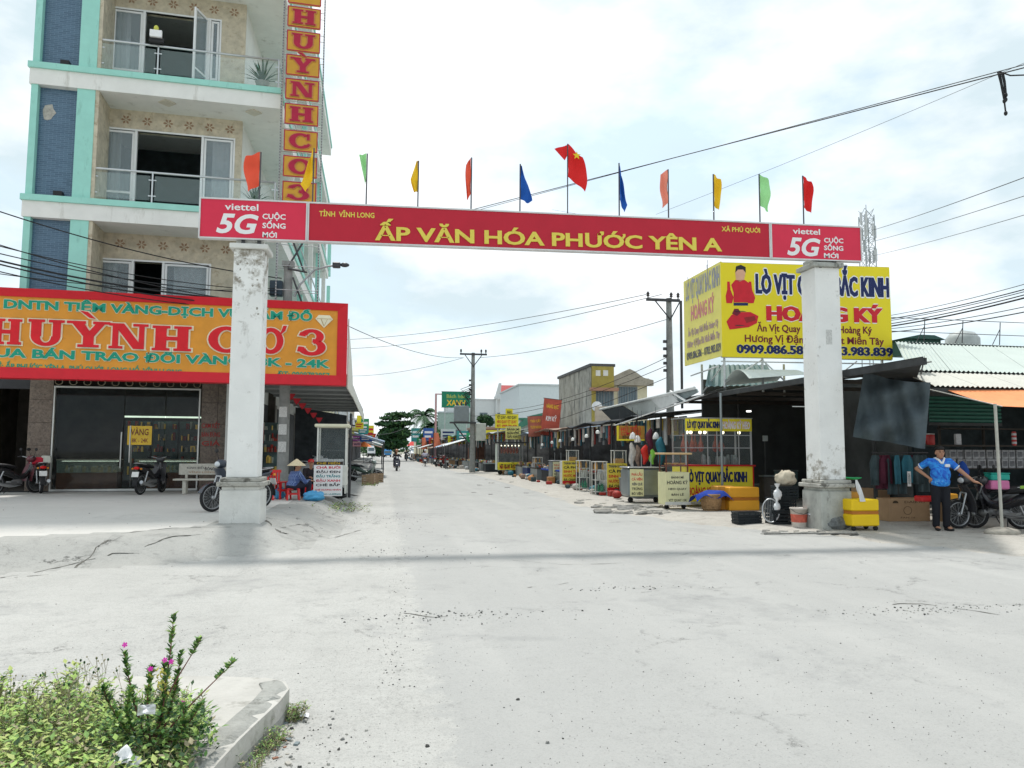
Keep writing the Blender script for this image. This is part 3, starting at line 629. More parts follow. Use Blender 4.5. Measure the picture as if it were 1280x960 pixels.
# long side wall under the wrapping balconies, doors in it
b = MB(); b.box(XW-.2, XW, yW+.201, YB-.5, .3, z4+ST); b.box(XL+.02, XL+.2, yF+1.32, YB-.5, z1-.6, z4+ST); b.build('side_wall', side_w, shop)
b = MB(); b.box(XL+.2, XW-.2, YB-.9, YB-.6, .3, z4+ST); b.build('rear_wall', side_w, shop)
for k in range(5):
    y0 = .6+k*4.0; MB().box(XW+.001,XW+.04,y0,y0+3.2,.36,3.3).build('roller_door', mat('door_shade_dark', (.07,.075,.08), .8, var=.3), shop); MB().box(XW+.001,XW+.12,y0+3.21,y0+3.95,.34,3.4).build('pier', mat('pier_grey', (.3,.29,.27), .85, var=.2), shop)  # doors coloured dark to stand for the shade under the canopy
for k, (y0, z0) in enumerate(((.9,1.9),(1.0,1.0),(4.9,1.8))): MB().box(XW+.042,XW+.05,y0,y0+.9,z0,z0+.75).build('red_poster', mat('poster_red', (.35,.05,.05), .7, var=.5, scale=6), shop)
for zb in (z1, z2, z3):
    for k in range(5):
        y0 = 1.2+k*4.3; b = MB(); b.box(XW+.001, XW+.05, y0, y0+1.7, zb+.1, zb+2.5); d = b.build('side_window', teal, shop)
        b = MB(); b.box(XW+.051, XW+.056, y0+.1, y0+.8, zb+.2, zb+2.4); b.box(XW+.051, XW+.056, y0+.9, y0+1.6, zb+.2, zb+2.4); b.build('pane', mat('side_glass', (.38,.45,.47), .2), d)
    for k in range(6):
        y0 = 3+k*4.0; b = MB(); b.box(XR-.22, XR-.02, y0, y0+.25, zb, zb+ST-.62); b.build('balcony_post', teal if k % 2 else shopw, shop)
# ceiling lamps
for zb, pts in ((z2, ((317,140),)), (z3, ()), (z2, ((209,128),))):
    for p in pts:
        zc = zb+ST-.62; q = onZ(p[0], p[1], zc); q = q-BF.loc; lx, ly = q.dot(BF.ex), q.dot(BF.ey)
        b = MB(); b.box(lx-.17, lx+.17, ly-.17, ly+.17, zc-.035, zc-.002, rz=R(45)); b.build('ceiling_lamp', mat('lamp_cream', (.6,.57,.48), .5), shop)
# railings
chrome = mat('steel_tube', (.55,.57,.58), .3, metal=.7, var=.05); rail_glass = glass_mat('rail_glass', (.6,.75,.75), .10)
for zb in (z1, z2, z3):
    zr = zb+.92; rl = MB(); y = yF+.1; rl.tube([(XP+.02, y, zr), (XR-.08, y, zr), (XR-.08, YB-1, zr)], .033, 8); r0 = rl.build('rail', chrome, shop)
    for x in (BF.f(190,240,y)[0], XR-.08, XP+.06): b = MB(); b.tube([(x, y, zb), (x, y, zr)], .025, 8); b.box(x-.1, x+.1, y-.01, y+.01, zb+.22, zb+.25); b.box(x-.1, x+.1, y-.012, y+.012, zb+.68, zb+.71); b.build('post', chrome, r0)
    for k in range(5): b = MB(); b.tube([(XR-.08, y+2.5*(k+1), zb), (XR-.08, y+2.5*(k+1), zr)], .025, 8); b.build('post', chrome, r0)
    xm = BF.f(190,240,y)[0]; b = MB(); b.box(XP+.1, xm-.06, y-.004, y+.004, zb+.1, zr-.1); b.build('glass_panel', rail_glass, r0); b = MB(); b.box(xm+.06, XR-.14, y-.004, y+.004, zb+.1, zr-.1); b.build('glass_panel', rail_glass, r0)
# ------------------------------------------------------------------ ground floor front
_, gz0 = BF.f(150,611,0); _, gz1 = BF.f(150,484,0); FL = .33
gran = mat('granite_cladding', (.20,.155,.125), .35, var=.3, scale=9, dirt=((.09,.075,.065), .5, 25)); chr2 = mat('steel_frame', (.6,.6,.58), .35, metal=.5)
gx0, gx1, cx1, lc0 = BF.f(62,600,0)[0], BF.f(247,600,0)[0], BF.f(279,600,0)[0], BF.f(31,600,0)[0]
def cladding(x0, x1, y0, z0, z1_, rows, cols=1, m=gran):
    core = MB().box(x0+.01, x1-.01, y0+.012, y0+.5, z0, z1_).build('column', mat('joint_dark', (.06,.05,.045), .9), shop)
    for r_ in range(rows):
        for c in range(cols):
            w = (x1-x0)/cols; h = (z1_-z0)/rows; MB().bbox(x0+c*w+.004, x0+(c+1)*w-.004, y0, y0+.03, z0+r_*h+.004, z0+(r_+1)*h-.004, .004).build('panel', m, core)
    return core
cladding(lc0, gx0-.02, -.02, FL, gz1+.25, 5); c2 = cladding(gx1+.03, cx1+.25, -.02, FL, gz1+.25, 5, 2)
for i, (w_, py) in enumerate((('CAM KẾT', 535), ('BÁN ĐÚNG', 546), ('GIÁ', 557))): pt(w_, mat('red_print', (.4,.03,.03), .6), c2, BF, -.021, (252,py), (275,py), 5.5, level=True, bold=.01)
b = MB(); b.box(lc0, XW+.4, .05, .4, gz1+.26, z1-.62); b.build('lintel', mat('lintel_brown', (.22,.17,.12), .6, var=.3, scale=8), shop)
# scroll pattern over the glass: a row of rings
b = MB()
for k in range(13):
    x = gx0+.1+k*(cx1-gx0)/12.5; z = gz1+.13; P = [(x+.1*math.cos(t*math.pi/6), .02, z+.09*math.sin(t*math.pi/6)) for t in range(12)]; P.append(P[0]); b.tube(P, .014, 5)
b.build('scroll_frieze', mat('bronze_scroll', (.28,.24,.17), .5), shop, kind='stuff')
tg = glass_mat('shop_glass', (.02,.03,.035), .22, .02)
b = MB(); f = .04; xm = BF.f(160,600,0)[0]; xm2 = BF.f(152,600,0)[0]
for x in (gx0, gx1-.04): b.box(x, x+f, -.05, .04, gz0-.06, gz1)
b.box(gx0+.04, gx1-.04, -.045, .035, gz1-.05, gz1); b.box(gx0+.04, gx1-.04, -.045, .035, gz0-.06, gz0)
gf = b.build('shop_window', chr2, shop)
for a, c in ((gx0+.05, xm2-.02), (xm2+.0, BF.f(203,600,0)[0]), (BF.f(204,600,0)[0], gx1-.05)): MB().box(a, c, -.008, .004, gz0+.001, gz1-.051).build('pane', tg, gf)
for x, za, zb_ in ((BF.f(150,600,0)[0], 585, 540), (BF.f(161,600,0)[0], 578, 532)): b = MB(); b.tube([(x, -.07, BF.f(150,za,0)[1]), (x, -.07, BF.f(150,zb_,0)[1])], .022, 8); b.build('door_handle', chr2, gf)
b = MB(); b.box(lc0-3, cx1+1.2, -.12, .5, FL-.3, gz0-.062); b.build('doorstep', mat('step_granite', (.05,.05,.055), .4, var=.3, scale=20), shop)
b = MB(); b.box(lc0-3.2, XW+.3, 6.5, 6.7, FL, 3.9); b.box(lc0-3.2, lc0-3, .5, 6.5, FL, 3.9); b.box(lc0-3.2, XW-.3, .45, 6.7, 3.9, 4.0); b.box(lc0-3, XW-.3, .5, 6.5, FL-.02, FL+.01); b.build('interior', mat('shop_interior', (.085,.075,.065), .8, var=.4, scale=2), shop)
# goods and wall cabinets at the back of the room
for k in range(6):
    x = gx0+.3+k*.93; cb_ = MB().box(x, x+.85, 5.6, 6.1, FL+.1, 2.6).build('wall_cabinet', mat('cabinet_teal', (.10,.16,.16), .5, var=.4, scale=3), shop)
    b = MB(); r_ = random.Random(k)
    for q in range(40): a, c = r_.uniform(x+.05, x+.75), FL+.3+r_.randrange(5)*.42; b.box(a, a+r_.uniform(.03,.1), 5.5, 5.59, c, c+r_.uniform(.05,.3), r_.randrange(3))
    b.build('cabinet_goods', [mat('gold', (.7,.5,.12), .3, metal=.8), mat('velvet', (.5,.55,.48), .8), mat('goods_red', (.4,.05,.04), .7)], shop, kind='stuff')
MB().box(gx0+.3, gx1-.2, 5.4, 5.46, 2.72, 2.78).build('ceiling_strip_light', mat('strip_light', (.6,.75,.6), emit=.9), shop)
# display counters behind the glass
for (pa, pb, yy) in ((70, 146, 1.1), (168, 246, 1.1)):
    xa_, xb_ = BF.f(pa,600,yy)[0], BF.f(pb,600,yy)[0]; c = thing('display_counter', 'long jewellery display counter with lit glass top, %s' % ('left of the shop doors' if pa < 100 else 'right of the shop doors'), 'display counter', BF.w(xa_, yy, FL), BF.rz)
    w = xb_-xa_; zt_ = BF.f(150,574,yy)[1]-FL; zm = zt_-.42
    MB().box(0, w, 0, .6, 0, zm).build('base', mat('counter_wood', (.16,.08,.045), .45, var=.3, scale=3), c)
    MB().box(0, w, -.01, .02, zm+.001, zt_-.03).build('glass_front', glass_mat('counter_glass', (.4,.55,.45), .35), c)
    MB().box(-.02, w+.02, -.02, .62, zt_-.03, zt_).build('top', mat('counter_edge', (.42,.46,.34), .4), c)
    b = MB(); r_ = random.Random(pa)
    for k in range(60): x = r_.uniform(.1, w-.1); y = r_.uniform(.05,.5); b.box(x, x+r_.uniform(.03,.12), y, y+.05, zm+.01, zm+r_.uniform(.04,.25), r_.randrange(3))
    b.build('jewellery', [mat('gold', (.7,.5,.12), .3, metal=.8), mat('velvet', (.5,.55,.48), .8), mat('white_card', (.7,.72,.66), .7)], c, kind='stuff')
    MB().box(.05, w-.05, .3, .33, zt_-.08, zt_-.05).build('light_strip', mat('strip_light', (.6,.75,.6), emit=.9), c)
yy = 2.2; xa_ = BF.f(160,530,yy)[0]; xb_ = BF.f(190,530,yy)[0]; cab = thing('poster_board', 'yellow notice board with red lettering inside the jewellery shop', 'notice board', BF.w(xa_, yy, BF.f(160,556,yy)[1]), BF.rz)
MB().box(0, xb_-xa_, 0, .05, 0, .62).build('board', mat('board_yellow_glow', (.62,.42,.03), .6, emit=.35), cab); text('VÀNG', mat('red_print', (.4,.03,.03), .6), cab, (xb_-xa_)/2, .32, .75*(xb_-xa_), .2, y=-.002, bold=.02); text('18K - 24K', mat('red_print', (.4,.03,.03), .6), cab, (xb_-xa_)/2, .08, .75*(xb_-xa_), .13, y=-.002, bold=.02)  # the board is no lamp, a faint glow is put into its yellow
MB().box(.1,.14,.06,.1,-1.6,0).build('leg', chr2, cab)
# dark bay left of the column: roller shutter opening with clutter
b = MB(); b.box(lc0-3, lc0-.01, .05, .3, gz1-.1, gz1+.255); b.build('bay_header', mat('bay_dark', (.05,.05,.055), .8), shop)
# ------------------------------------------------------------------ big shop sign
SF = Frame(BF.w(0, -3.3), BF.rz); sign = thing('shop_sign', 'big orange shop sign with red frame and raised red and green letters', 'sign', SF.loc, SF.rz)
sx1 = SF.f(434,430)[0]; sx0 = SF.f(-70,400)[0]; sz1 = (SF.f(0,357)[1]+SF.f(434,382)[1])/2; sz0 = (SF.f(0,470)[1]+SF.f(434,484)[1])/2
redf = mat('sign_frame_red', (.62,.012,.025), .45, var=.06); oran = mat('sign_orange', (.72,.30,.035), .5, var=.12, scale=2, dirt=((.60,.23,.03), .4, 4)); grn = mat('sign_green', (.01,.30,.20), .5); rl = mat('letter_red', (.68,.01,.02), .4); cream = mat('sign_outline', (.80,.74,.55), .5)
fw = .28
MB().box(sx0, sx1-.01, .12, .5, sz0+.01, sz1-.01).build('box', mat('sign_back', (.3,.3,.3), .6), sign)
b = MB()
P = [(sx0-.1, sz0), (sx1, sz0), (sx1, sz1), (sx0-.1, sz1)]; Q = [(sx0-.1, sz0+fw), (sx1-fw, sz0+fw), (sx1-fw, sz1-fw*.75), (sx0-.1, sz1-fw*.75)]
for i in (0, 1, 2):
    a, c, d, e = P[i], P[i+1], Q[i+1], Q[i]; b.add([(a[0],-.06,a[1]),(c[0],-.06,c[1]),(d[0],0,d[1]),(e[0],0,e[1]),(a[0],.4,a[1]),(c[0],.4,c[1]),(d[0],.1,d[1]),(e[0],.1,e[1])], [(0,1,2,3),(0,4,5,1),(3,2,6,7)])
b.build('frame', redf, sign)
MB().box(sx0, sx1-fw+.01, .03, .119, sz0+fw-.01, sz1-fw*.75+.01).build('panel', oran, sign)
y = .029
pt('DNTN TIỆM VÀNG-DỊCH VỤ CẦM ĐỒ', grn, sign, SF, y, (5,385), (390,401), 10, bold=.03, th=.03, heavy=.012, outline=(cream, .05))
pt('MUA BÁN TRAO ĐỔI VÀNG 18K - 24K', grn, sign, SF, y, (-28,445), (412,460), 10, bold=.03, th=.03, heavy=.012, outline=(cream, .05))
pt('ĐỊA CHỈ: ẤP PHƯỚC YÊN A, PHÚ QUỚI, LONG HỒ, VĨNH LONG', grn, sign, SF, y, (-36,459), (227,468), 6, bold=.02, th=.01)
pt('ĐT: 0909783957', grn, sign, SF, y, (347,470.5), (412,473), 6.5, bold=.02, th=.01)
for i, (ch, a, c, yb_, yt) in enumerate([('H',-12,27,430,398),('U',35,80,431.5,399),('Y',85,136,433.5,401),('N',136,184,435.5,404),('H',190,239,438,407),('C',260,306,440,408),('O',322,354,441.5,410),('3',372,410,443,412)]):
    x0, z0 = SF.f(a, yb_, y); x1, _ = SF.f(c, yb_, y); _, zt_ = SF.f(a, yt, y); slab_letter('letter', ch, sign, x0, z0, x1-x0, zt_-z0, y, .06, rl, cream, .045, 'grave' if ch == 'Y' else None)
x0, z0 = SF.f(405,410,y); b = MB(); b.prism([(x0, z0), (x0+.24, z0+.25), (x0+.15, z0+.36), (x0-.15, z0+.36), (x0-.24, z0+.25)], y-.03, y); dm = fixnormals(b.build('diamond', cream, sign))
b = MB(); 
for a_, c_ in (((0,.04),(.09,.25)), ((0,.04),(-.09,.25)), ((-.2,.25),(.2,.25))): b.prism([(x0+a_[0]-.008, z0+a_[1]), (x0+c_[0]-.008, z0+c_[1]), (x0+c_[0]+.008, z0+c_[1]+.012), (x0+a_[0]+.008, z0+a_[1]+.012)], y-.034, y-.03)
fixnormals(b.build('facet', mat('facet_brown', (.45,.3,.12), .5), dm))
# canopy behind the sign, carried on to the side street
can = thing('canopy', 'deep grey sheet canopy behind the big sign, over the pavement', 'canopy', BF.w(0,-2.8), BF.rz)
cd = BF.side(440,520,sx1)[0]; MB().box(sx0, sx1-.02, -.0, 1.75, sz0+.35, sz0+.45).build('roof_sheet', mat('canopy_grey', (.33,.34,.34), .7, var=.15), can)
MB().box(XW+.05, sx1-.02, 1.751, 22, sz0+.35, sz0+.45).build('roof_sheet', MATS['canopy_grey'], can)
b = MB(); 
for k in range(9): MB().box(XW+.1, sx1-.1, 1.9+k*2.3, 1.98+k*2.3, sz0+.25, sz0+.349).build('rafter', mat('rafter_grey', (.22,.23,.23), .7), can)
b = MB(); b.sheet(lambda u, v: (sx1+.02, -.3+u*4.2, sz0-.02+(1-v)*(1.5*(1-u)**.8+.45)), 12, 2, .03); b.build('fascia', mat('fascia_cream', (.66,.65,.58), .7, dirt=((.4,.38,.32), .4, 2)), can)
b = MB(); b.sheet(lambda u, v: (sx1+.0, 4.2+u*18, sz0+.05+(1-v)*.4-.25*u), 12, 2, .03); b.build('fascia', MATS['fascia_cream'], can)
shear(shop); shear(can)
# ------------------------------------------------------------------ vertical sign
VX = BF.f(352,150,-2.5)[0]+.03; VF = Frame(BF.w(VX, -2.5), BF.rz); vs_ = thing('vertical_sign', 'tall vertical sign of yellow letter plates in a bulb-studded steel ladder', 'sign', VF.loc, VF.rz)
zc = [VF.f(376-i*2, p)[1] for i, p in enumerate((22,52,82,112,143,176,208,240))]; w2 = .46; chs = 'HUYNHCO3'
print('vertical sign', VX, zc)
b = MB(); zlo, zhi = zc[-1]-3.6, zc[0]+2.5
for x in (-.05, 1.12): b.tube([(x,0,zlo), (x,0,zhi)], .02, 6); b.tube([(x,.35,zlo), (x,.35,zhi)], .02, 6)
k = zlo
while k < zhi: b.tube([(-.05,0,k), (1.12,0,k)], .012, 5); b.tube([(-.05,0,k), (-.05,.35,k+.35)], .01, 5); b.tube([(1.12,0,k), (1.12,.35,k+.35)], .01, 5); b.tube([(-.05,.35,k), (1.12,.35,k)], .012, 5); k += .705
b.build('ladder_frame', mat('ladder_steel', (.45,.46,.46), .5), vs_)
b = MB(); k = zlo
while k < zhi:
    for x in (-.05, 1.12): b.ell((x,-.04,k), (.022,.022,.022), 5, 4, smooth=False)
    k += .085
b.build('bulb_string', mat('bulb_dark', (.14,.14,.16), .4), vs_, kind='stuff')
vy = mat('plate_yellow', (.60,.32,.035), .5, var=.1); vr = mat('plate_letter_red', (.42,.012,.05), .45); vo_ = mat('plate_letter_rim', (.55,.22,.08), .5)
for i, z in enumerate([zc[0]+.7*1.03]+zc):
    ch = (' '+chs)[i]; x0 = .07
    p = MB().box(x0, x0+.92, -.03, .05, z-.3, z+.3).build('letter_plate', vy, vs_)
    b = MB(); b.box(x0-.02,x0+.94,-.034,-.0305,z-.315,z-.285); b.box(x0-.02,x0+.94,-.034,-.0305,z+.285,z+.315); b.box(x0-.02,x0+.01,-.0338,-.0305,z-.284,z+.284); b.box(x0+.91,x0+.94,-.0338,-.0305,z-.284,z+.284); b.build('plate_rim', vr, p)
    if ch != ' ': slab_letter('letter', ch, vs_, x0+.13, z-.22, .66, .44, -.031, .03, vr, vo_, .05, 'grave' if i == 3 else None)
# ------------------------------------------------------------------ pots on the balconies, floodlight
def leafblades(b, c, n, L_, r_, mi=0, droop=.5, w=.03):
    for k in range(n):
        a = r_.random()*6.28; el = r_.uniform(.5,1.4); l = L_*r_.uniform(.6,1.1); d = Vector((math.cos(a), math.sin(a), 0)); s = Vector((-d.y, d.x, 0))*w*r_.uniform(.6,1.2); P = []
        for q in range(4): t_ = q/3; P.append(Vector(c)+d*l*math.cos(el)*t_+Vector((0,0,l*(math.sin(el)*t_-droop*t_*t_*math.cos(el)))))
        vs = []
        for q, p in enumerate(P): k_ = (.6,1,.7,.05)[q]; vs += [p-s*k_, p+s*k_]
        b.add(vs, [(0,1,3,2),(2,3,5,4),(4,5,7,6)], mi)
leafd = mat('pot_leaf', (.05,.10,.05), .6, var=.3)
for i, (px, py, lab) in enumerate(((328,95,'spiky potted plant on the uppermost balcony corner'), (318,246,'spiky potted plant on the middle balcony corner by the coral flag'))):
    zb = (z3, z2)[i]; x, _ = BF.f(px, py, yF+.35); t = thing('potted_plant', lab, 'potted plant', BF.w(x, yF+.42, zb+.002), BF.rz); b = MB(); b.lathe([(.13,0),(.2,.3),(.22,.32),(.2,.33),(.17,.28)], 12); b.build('pot', mat('pot_clay', (.35,.33,.3), .8), t)
    b = MB(); leafblades(b, (0,0,.3), 46, .85, random.Random(i), droop=.4); b.build('leaves', leafd, t, kind='stuff')
t = thing('floodlight', 'small floodlight clamped on the uppermost balcony rail', 'floodlight', BF.w(BF.f(197,45,yF+.1)[0], yF+.05, z3+.92), BF.rz)
MB().bbox(-.2,.2,-.12,.0,.02,.2,.03).build('housing', MATS['black_plastic'], t); MB().box(-.16,.16,-.2,-.12,.16,.36).build('reflector', wh, t); MB().ell((0,-.16,.42),(.07,.06,.09)).build('yellow_lens', mat('lens_yellow', (.6,.6,.1), .4), t)
# ------------------------------------------------------------------ motorbikes
def loft(b, secs, n=10, mi=0, axis='x', pw=1.0):
    """rounded body through sections (x, y, z, half width, half height) along x"""
    vs = []; fs = []
    for x, y, z, hw, hh in secs:
        for k in range(n):
            a = 2*math.pi*k/n; c, s = math.cos(a), math.sin(a); c = math.copysign(abs(c)**pw, c); s = math.copysign(abs(s)**pw, s)
            vs.append((x, y+hw*c, z+hh*s))
    for i in range(len(secs)-1):
        for k in range(n): j = (k+1) % n; fs.append((i*n+k, i*n+j, i*n+n+j, i*n+n+k))
    b.add(vs, fs, mi, True); b.add(vs[:n], [tuple(range(n))], mi); b.add(vs[-n:], [tuple(range(n-1,-1,-1))], mi); return b
rub = mat('tyre_rubber', (.025,.025,.027), .9); alu = mat('alloy', (.45,.46,.47), .35, metal=.7); blk = mat('matt_black', (.018,.018,.02), .6); eng = mat('engine_grey', (.2,.2,.2), .45, metal=.5)
redl = mat('tail_red', (.6,.01,.01), .25); platem = mat('plate_white', (.75,.75,.73), .6); lens = mat('head_lens', (.6,.63,.66), .1, spec=.8); amber = mat('amber_lens', (.7,.25,.02), .3)
def motorbike(label, loc, rz, c1, c2=None, group=None, steer=0.0, lod=False, scooter=False):
    t = thing('motorbike', label, 'motorbike', loc, rz, group); m1 = mat('bike_%02d%02d%02d' % tuple(int(x*99) for x in c1), c1, .25, spec=.6, var=.04); m2 = mat('bike_%02d%02d%02d' % tuple(int(x*99) for x in (c2 or c1)), c2 or c1, .3, spec=.6, var=.04)
    def st(b):
        c, s = math.cos(steer), math.sin(steer); b.v = [(.44+(v[0]-.44)*c-v[1]*s, (v[0]-.44)*s+v[1]*c, v[2]) for v in b.v]; return b
    for i, x in enumerate((.64, -.60)):
        b = MB(); n = 20 if lod else 28
        b.lathe([(.235,-.02),(.25,-.035),(.275,-.036),(.29,-.015),(.29,.015),(.275,.036),(.25,.035),(.235,.02),(.235,-.02)], n, (x,0,.29), 'y'); w = (st(b) if i == 0 else b).build('wheel', rub, t)
        b = MB(); b.lathe([(.222,-.02),(.236,-.026),(.236,.026),(.222,.02),(.222,-.02)], n, (x,0,.29), 'y'); b.lathe([(0,-.05),(.04,-.05),(.04,.05),(0,.05)], 10, (x,0,.29), 'y')
        for k in range(0 if lod else 18): a = k*math.pi/9; b.tube([(x+.03*math.cos(a), .02*(-1)**k, .29+.03*math.sin(a)), (x+.225*math.cos(a+.15), 0, .29+.225*math.sin(a+.15))], .0035, 4, cap=False)
        (st(b) if i == 0 else b).build('rim', alu, w)
    b = MB(); 
    for y in (-.075, .075): b.tube([(.64,y,.29), (.50,y,.72)], .02, 6)
    b.tube([(.50,-.08,.72), (.50,.08,.72)], .022, 6); b.tube([(.50,0,.72), (.42,0,.98)], .022, 6); st(b).build('fork', alu, t)
    b = MB(); b.sheet(lambda u, v: (.64+.315*math.cos(R(20+135*u)), (v-.5)*.12, .29+.315*math.sin(R(20+135*u))-.02*abs(v-.5)), 10, 4, .006); st(b).build('mudguard', m1, t)
    b = MB(); b.sheet(lambda u, v: (-.60+.33*math.cos(R(60+125*u)), (v-.5)*.13, .29+.33*math.sin(R(60+125*u))-.02*abs(v-.5)), 10, 4, .006); b.build('mudguard', blk, t)
    b = MB(); loft(b, [(-.86,0,.80,.03,.02),(-.74,0,.74,.09,.07),(-.5,0,.68,.125,.11),(-.25,0,.62,.12,.12),(-.05,0,.52,.09,.09),(.12,0,.46,.07,.07),(.30,0,.50,.06,.09),(.42,0,.62,.05,.1),(.44,0,.74,.05,.1)], 12); b.build('body_shell', m1, t)
    b = MB(); b.sheet(lambda u, v: (.36+.16*v*v+.07*(1-(2*u-1)**2), (u-.5)*(.44-.18*abs(v-.35)), .34+.54*v), 10, 6, .015); b.build('leg_shield', m2, t)
    b = MB(); loft(b, [(-.78,0,.83,.06,.02),(-.68,0,.83,.11,.04),(-.35,0,.80,.13,.05),(-.1,0,.76,.11,.045),(.0,0,.73,.06,.02)], 12); b.build('seat', blk, t)
    b = MB(); b.ell((.46,0,.97), (.12,.13,.10), 12, 8); st(b).build('headlight_cowl', m2, t)
    b = MB(); b.ell((.55,0,.965), (.045,.085,.06), 10, 6); st(b).build('headlight', lens, t)
    b = MB(); b.tube([(.30,-.33,1.03),(.36,-.2,1.04),(.40,0,.99),(.36,.2,1.04),(.30,.33,1.03)], .012, 6); st(b).build('handlebar', alu, t)
    for s in (-1, 1): b = MB(); b.tube([(.30,s*.33,1.03),(.345,s*.22,1.038)], .019, 6); st(b).build('grip', blk, t)
    for s in (-1, 1): b = MB(); b.tube([(.35,s*.22,1.03),(.36,s*.28,1.2)], .006, 5); b.ell((.36,s*.29,1.24), (.015,.06,.045), 10, 6); st(b).build('mirror', blk, t)
    b = MB(); b.ell((-.85,0,.74), (.05,.085,.045), 10, 6); b.build('tail_light', redl, t)
    for s in (-1, 1): MB().ell((-.83,s*.12,.72), (.04,.03,.028), 8, 5).build('indicator', amber, t)
    b = MB(); b.add([(-.93,-.095,.50),(-.93,.095,.50),(-.89,.095,.64),(-.89,-.095,.64),(-.922,-.095,.50),(-.922,.095,.50),(-.882,.095,.64),(-.882,-.095,.64)], [(0,1,2,3),(7,6,5,4),(0,4,5,1),(1,5,6,2),(2,6,7,3),(3,7,4,0)]); b.build('number_plate', platem, t)
    b = MB(); b.ell((.06,0,.33), (.17,.11,.10), 10, 6); b.box(-.2,.1,-.09,.09,.26,.36); b.build('engine', eng, t)
    b = MB(); b.tube([(.12,-.11,.27),(-.1,-.13,.22),(-.3,-.14,.24),(-.85,-.15,.36)], [.018,.02,.045,.05], 8); b.build('exhaust', alu, t)
    for s in (-1, 1): b = MB(); b.tube([(-.60,s*.1,.29),(-.45,s*.11,.64)], .022, 6); b.build('shock_absorber', alu, t)
    b = MB(); b.tube([(-.6,.08,.29),(0,.08,.31)], .02, 6); b.tube([(-.6,-.08,.29),(0,-.08,.31)], .02, 6); b.build('swing_arm', eng, t)
    b = MB(); b.tube([(.0,-.25,.27),(.0,.25,.27)], .014, 6); b.tube([(-.05,.12,.25),(-.12,.26,.01)], .01, 6); b.build('footpeg_and_stand', blk, t)
    b = MB(); b.tube([(-.5,.1,.83),(-.8,.1,.87),(-.9,0,.88),(-.8,-.1,.87),(-.5,-.1,.83)], .011, 6); b.build('grab_rail', alu, t)
    return t
def gz(px, py, z=None):
    p = onZ(px, py, .15); 
    for _ in range(4): p = onZ(px, py, H(p.x, p.y))
    return p
def on_ground(x, y): return Vector((x, y, H(x, y)))
p = gz(256,640); motorbike('dark motorbike with blue cloth, half hidden behind the left gate pillar', on_ground(p.x+.56, p.y+.5), R(180+48), (.03,.035,.05), (.03,.04,.06))
p = gz(173,619); bkB = motorbike('black motorbike seen from behind at the jewellery shop door', on_ground(p.x+.12, p.y+.75), R(78), (.015,.015,.018), (.05,.05,.055), steer=.1)
p = gz(10,619); motorbike('black motorbike with red tail light at the very left picture edge', on_ground(p.x-.1, p.y+.6), R(62), (.02,.02,.022), (.12,.02,.03))
p = gz(32,617); motorbike('motorbike with red and white parcels parked by the granite column', on_ground(p.x+.1, p.y+.55), R(118), (.03,.03,.035), (.05,.04,.05), steer=.25)
q = gz(33,617); t = thing('parcel', 'small red and white parcel on the motorbike near the granite column', 'parcel', (q.x+.05, q.y+.42, H(q.x, q.y)+.80), R(20)); MB().bbox(-.17,.17,-.13,.13,.02,.22,.03).build('bag', mat('parcel_red', (.6,.02,.05), .6), t); MB().bbox(.1,.36,-.11,.10,.04,.26,.03).build('box', mat('parcel_white', (.7,.7,.62), .6), t)
# ------------------------------------------------------------------ people
def solid(parts, voxel=.012, smooth=3, name='body', m=None, parent=None):
    """capsules and ellipsoids fused into one continuous surface"""
    b = MB()
    for p in parts:
        if p[0] == 'c':
            _, a, r0, c, r1 = p; a, c = Vector(a), Vector(c); b.tube([a, a.lerp(c, .5), c], [r0, (r0+r1)/2, r1], 12); b.ell(a, (r0,)*3, 10, 8); b.ell(c, (r1,)*3, 10, 8)
        else: b.ell(p[1], p[2], 16, 12, rot=p[3] if len(p) > 3 else None)
    o = b.build('tmp', m or blk); md = o.modifiers.new('r', 'REMESH'); md.mode = 'VOXEL'; md.voxel_size = voxel; md.use_smooth_shade = True
    ms = o.modifiers.new('s', 'SMOOTH'); ms.iterations = smooth; ms.factor = .5
    dg = bpy.context.evaluated_depsgraph_get(); me = bpy.data.meshes.new_from_object(o.evaluated_get(dg)); bpy.data.objects.remove(o)
    me.name = name; ob = bpy.data.objects.new(name, me); col.objects.link(ob)
    if parent is not None: ob.parent = parent
    return ob
def hand(w, d, side, s=1.0, curl=.5, pn=(0,0,-1)):
    """palm and five fingers from the wrist w along d; side = +1/-1 for the thumb; pn palm normal"""
    w, d = Vector(w), Vector(d).normalized(); pn = Vector(pn); t = d.cross(pn).normalized()*side; pn = t.cross(d).normalized()*side; P = [('c', w, .024*s, w+d*.05*s, .026*s), ('c', w+d*.03*s+t*.018*s, .018*s, w+d*.08*s+t*.02*s, .017*s), ('c', w+d*.03*s-t*.018*s, .018*s, w+d*.08*s-t*.024*s, .015*s)]
    for k, (o, L_) in enumerate(((.030,.070),(.010,.080),(-.010,.074),(-.028,.058))):
        a = w+d*.085*s+t*o*s; c = a+(d+t*(o*2.2)+pn*curl*.35)*L_*.5*s; e = c+(d*.7+pn*curl)*L_*.5*s; P += [('c', a, .0095*s, c, .009*s), ('c', c, .009*s, e, .0075*s)]
    a = w+d*.025*s+t*.028*s; c = a+(d*.6+t*.8)*.038*s; P += [('c', a, .012*s, c, .0105*s), ('c', c, .0105*s, c+(d*.95+t*.25+pn*curl*.4)*.032*s, .009*s)]
    return P
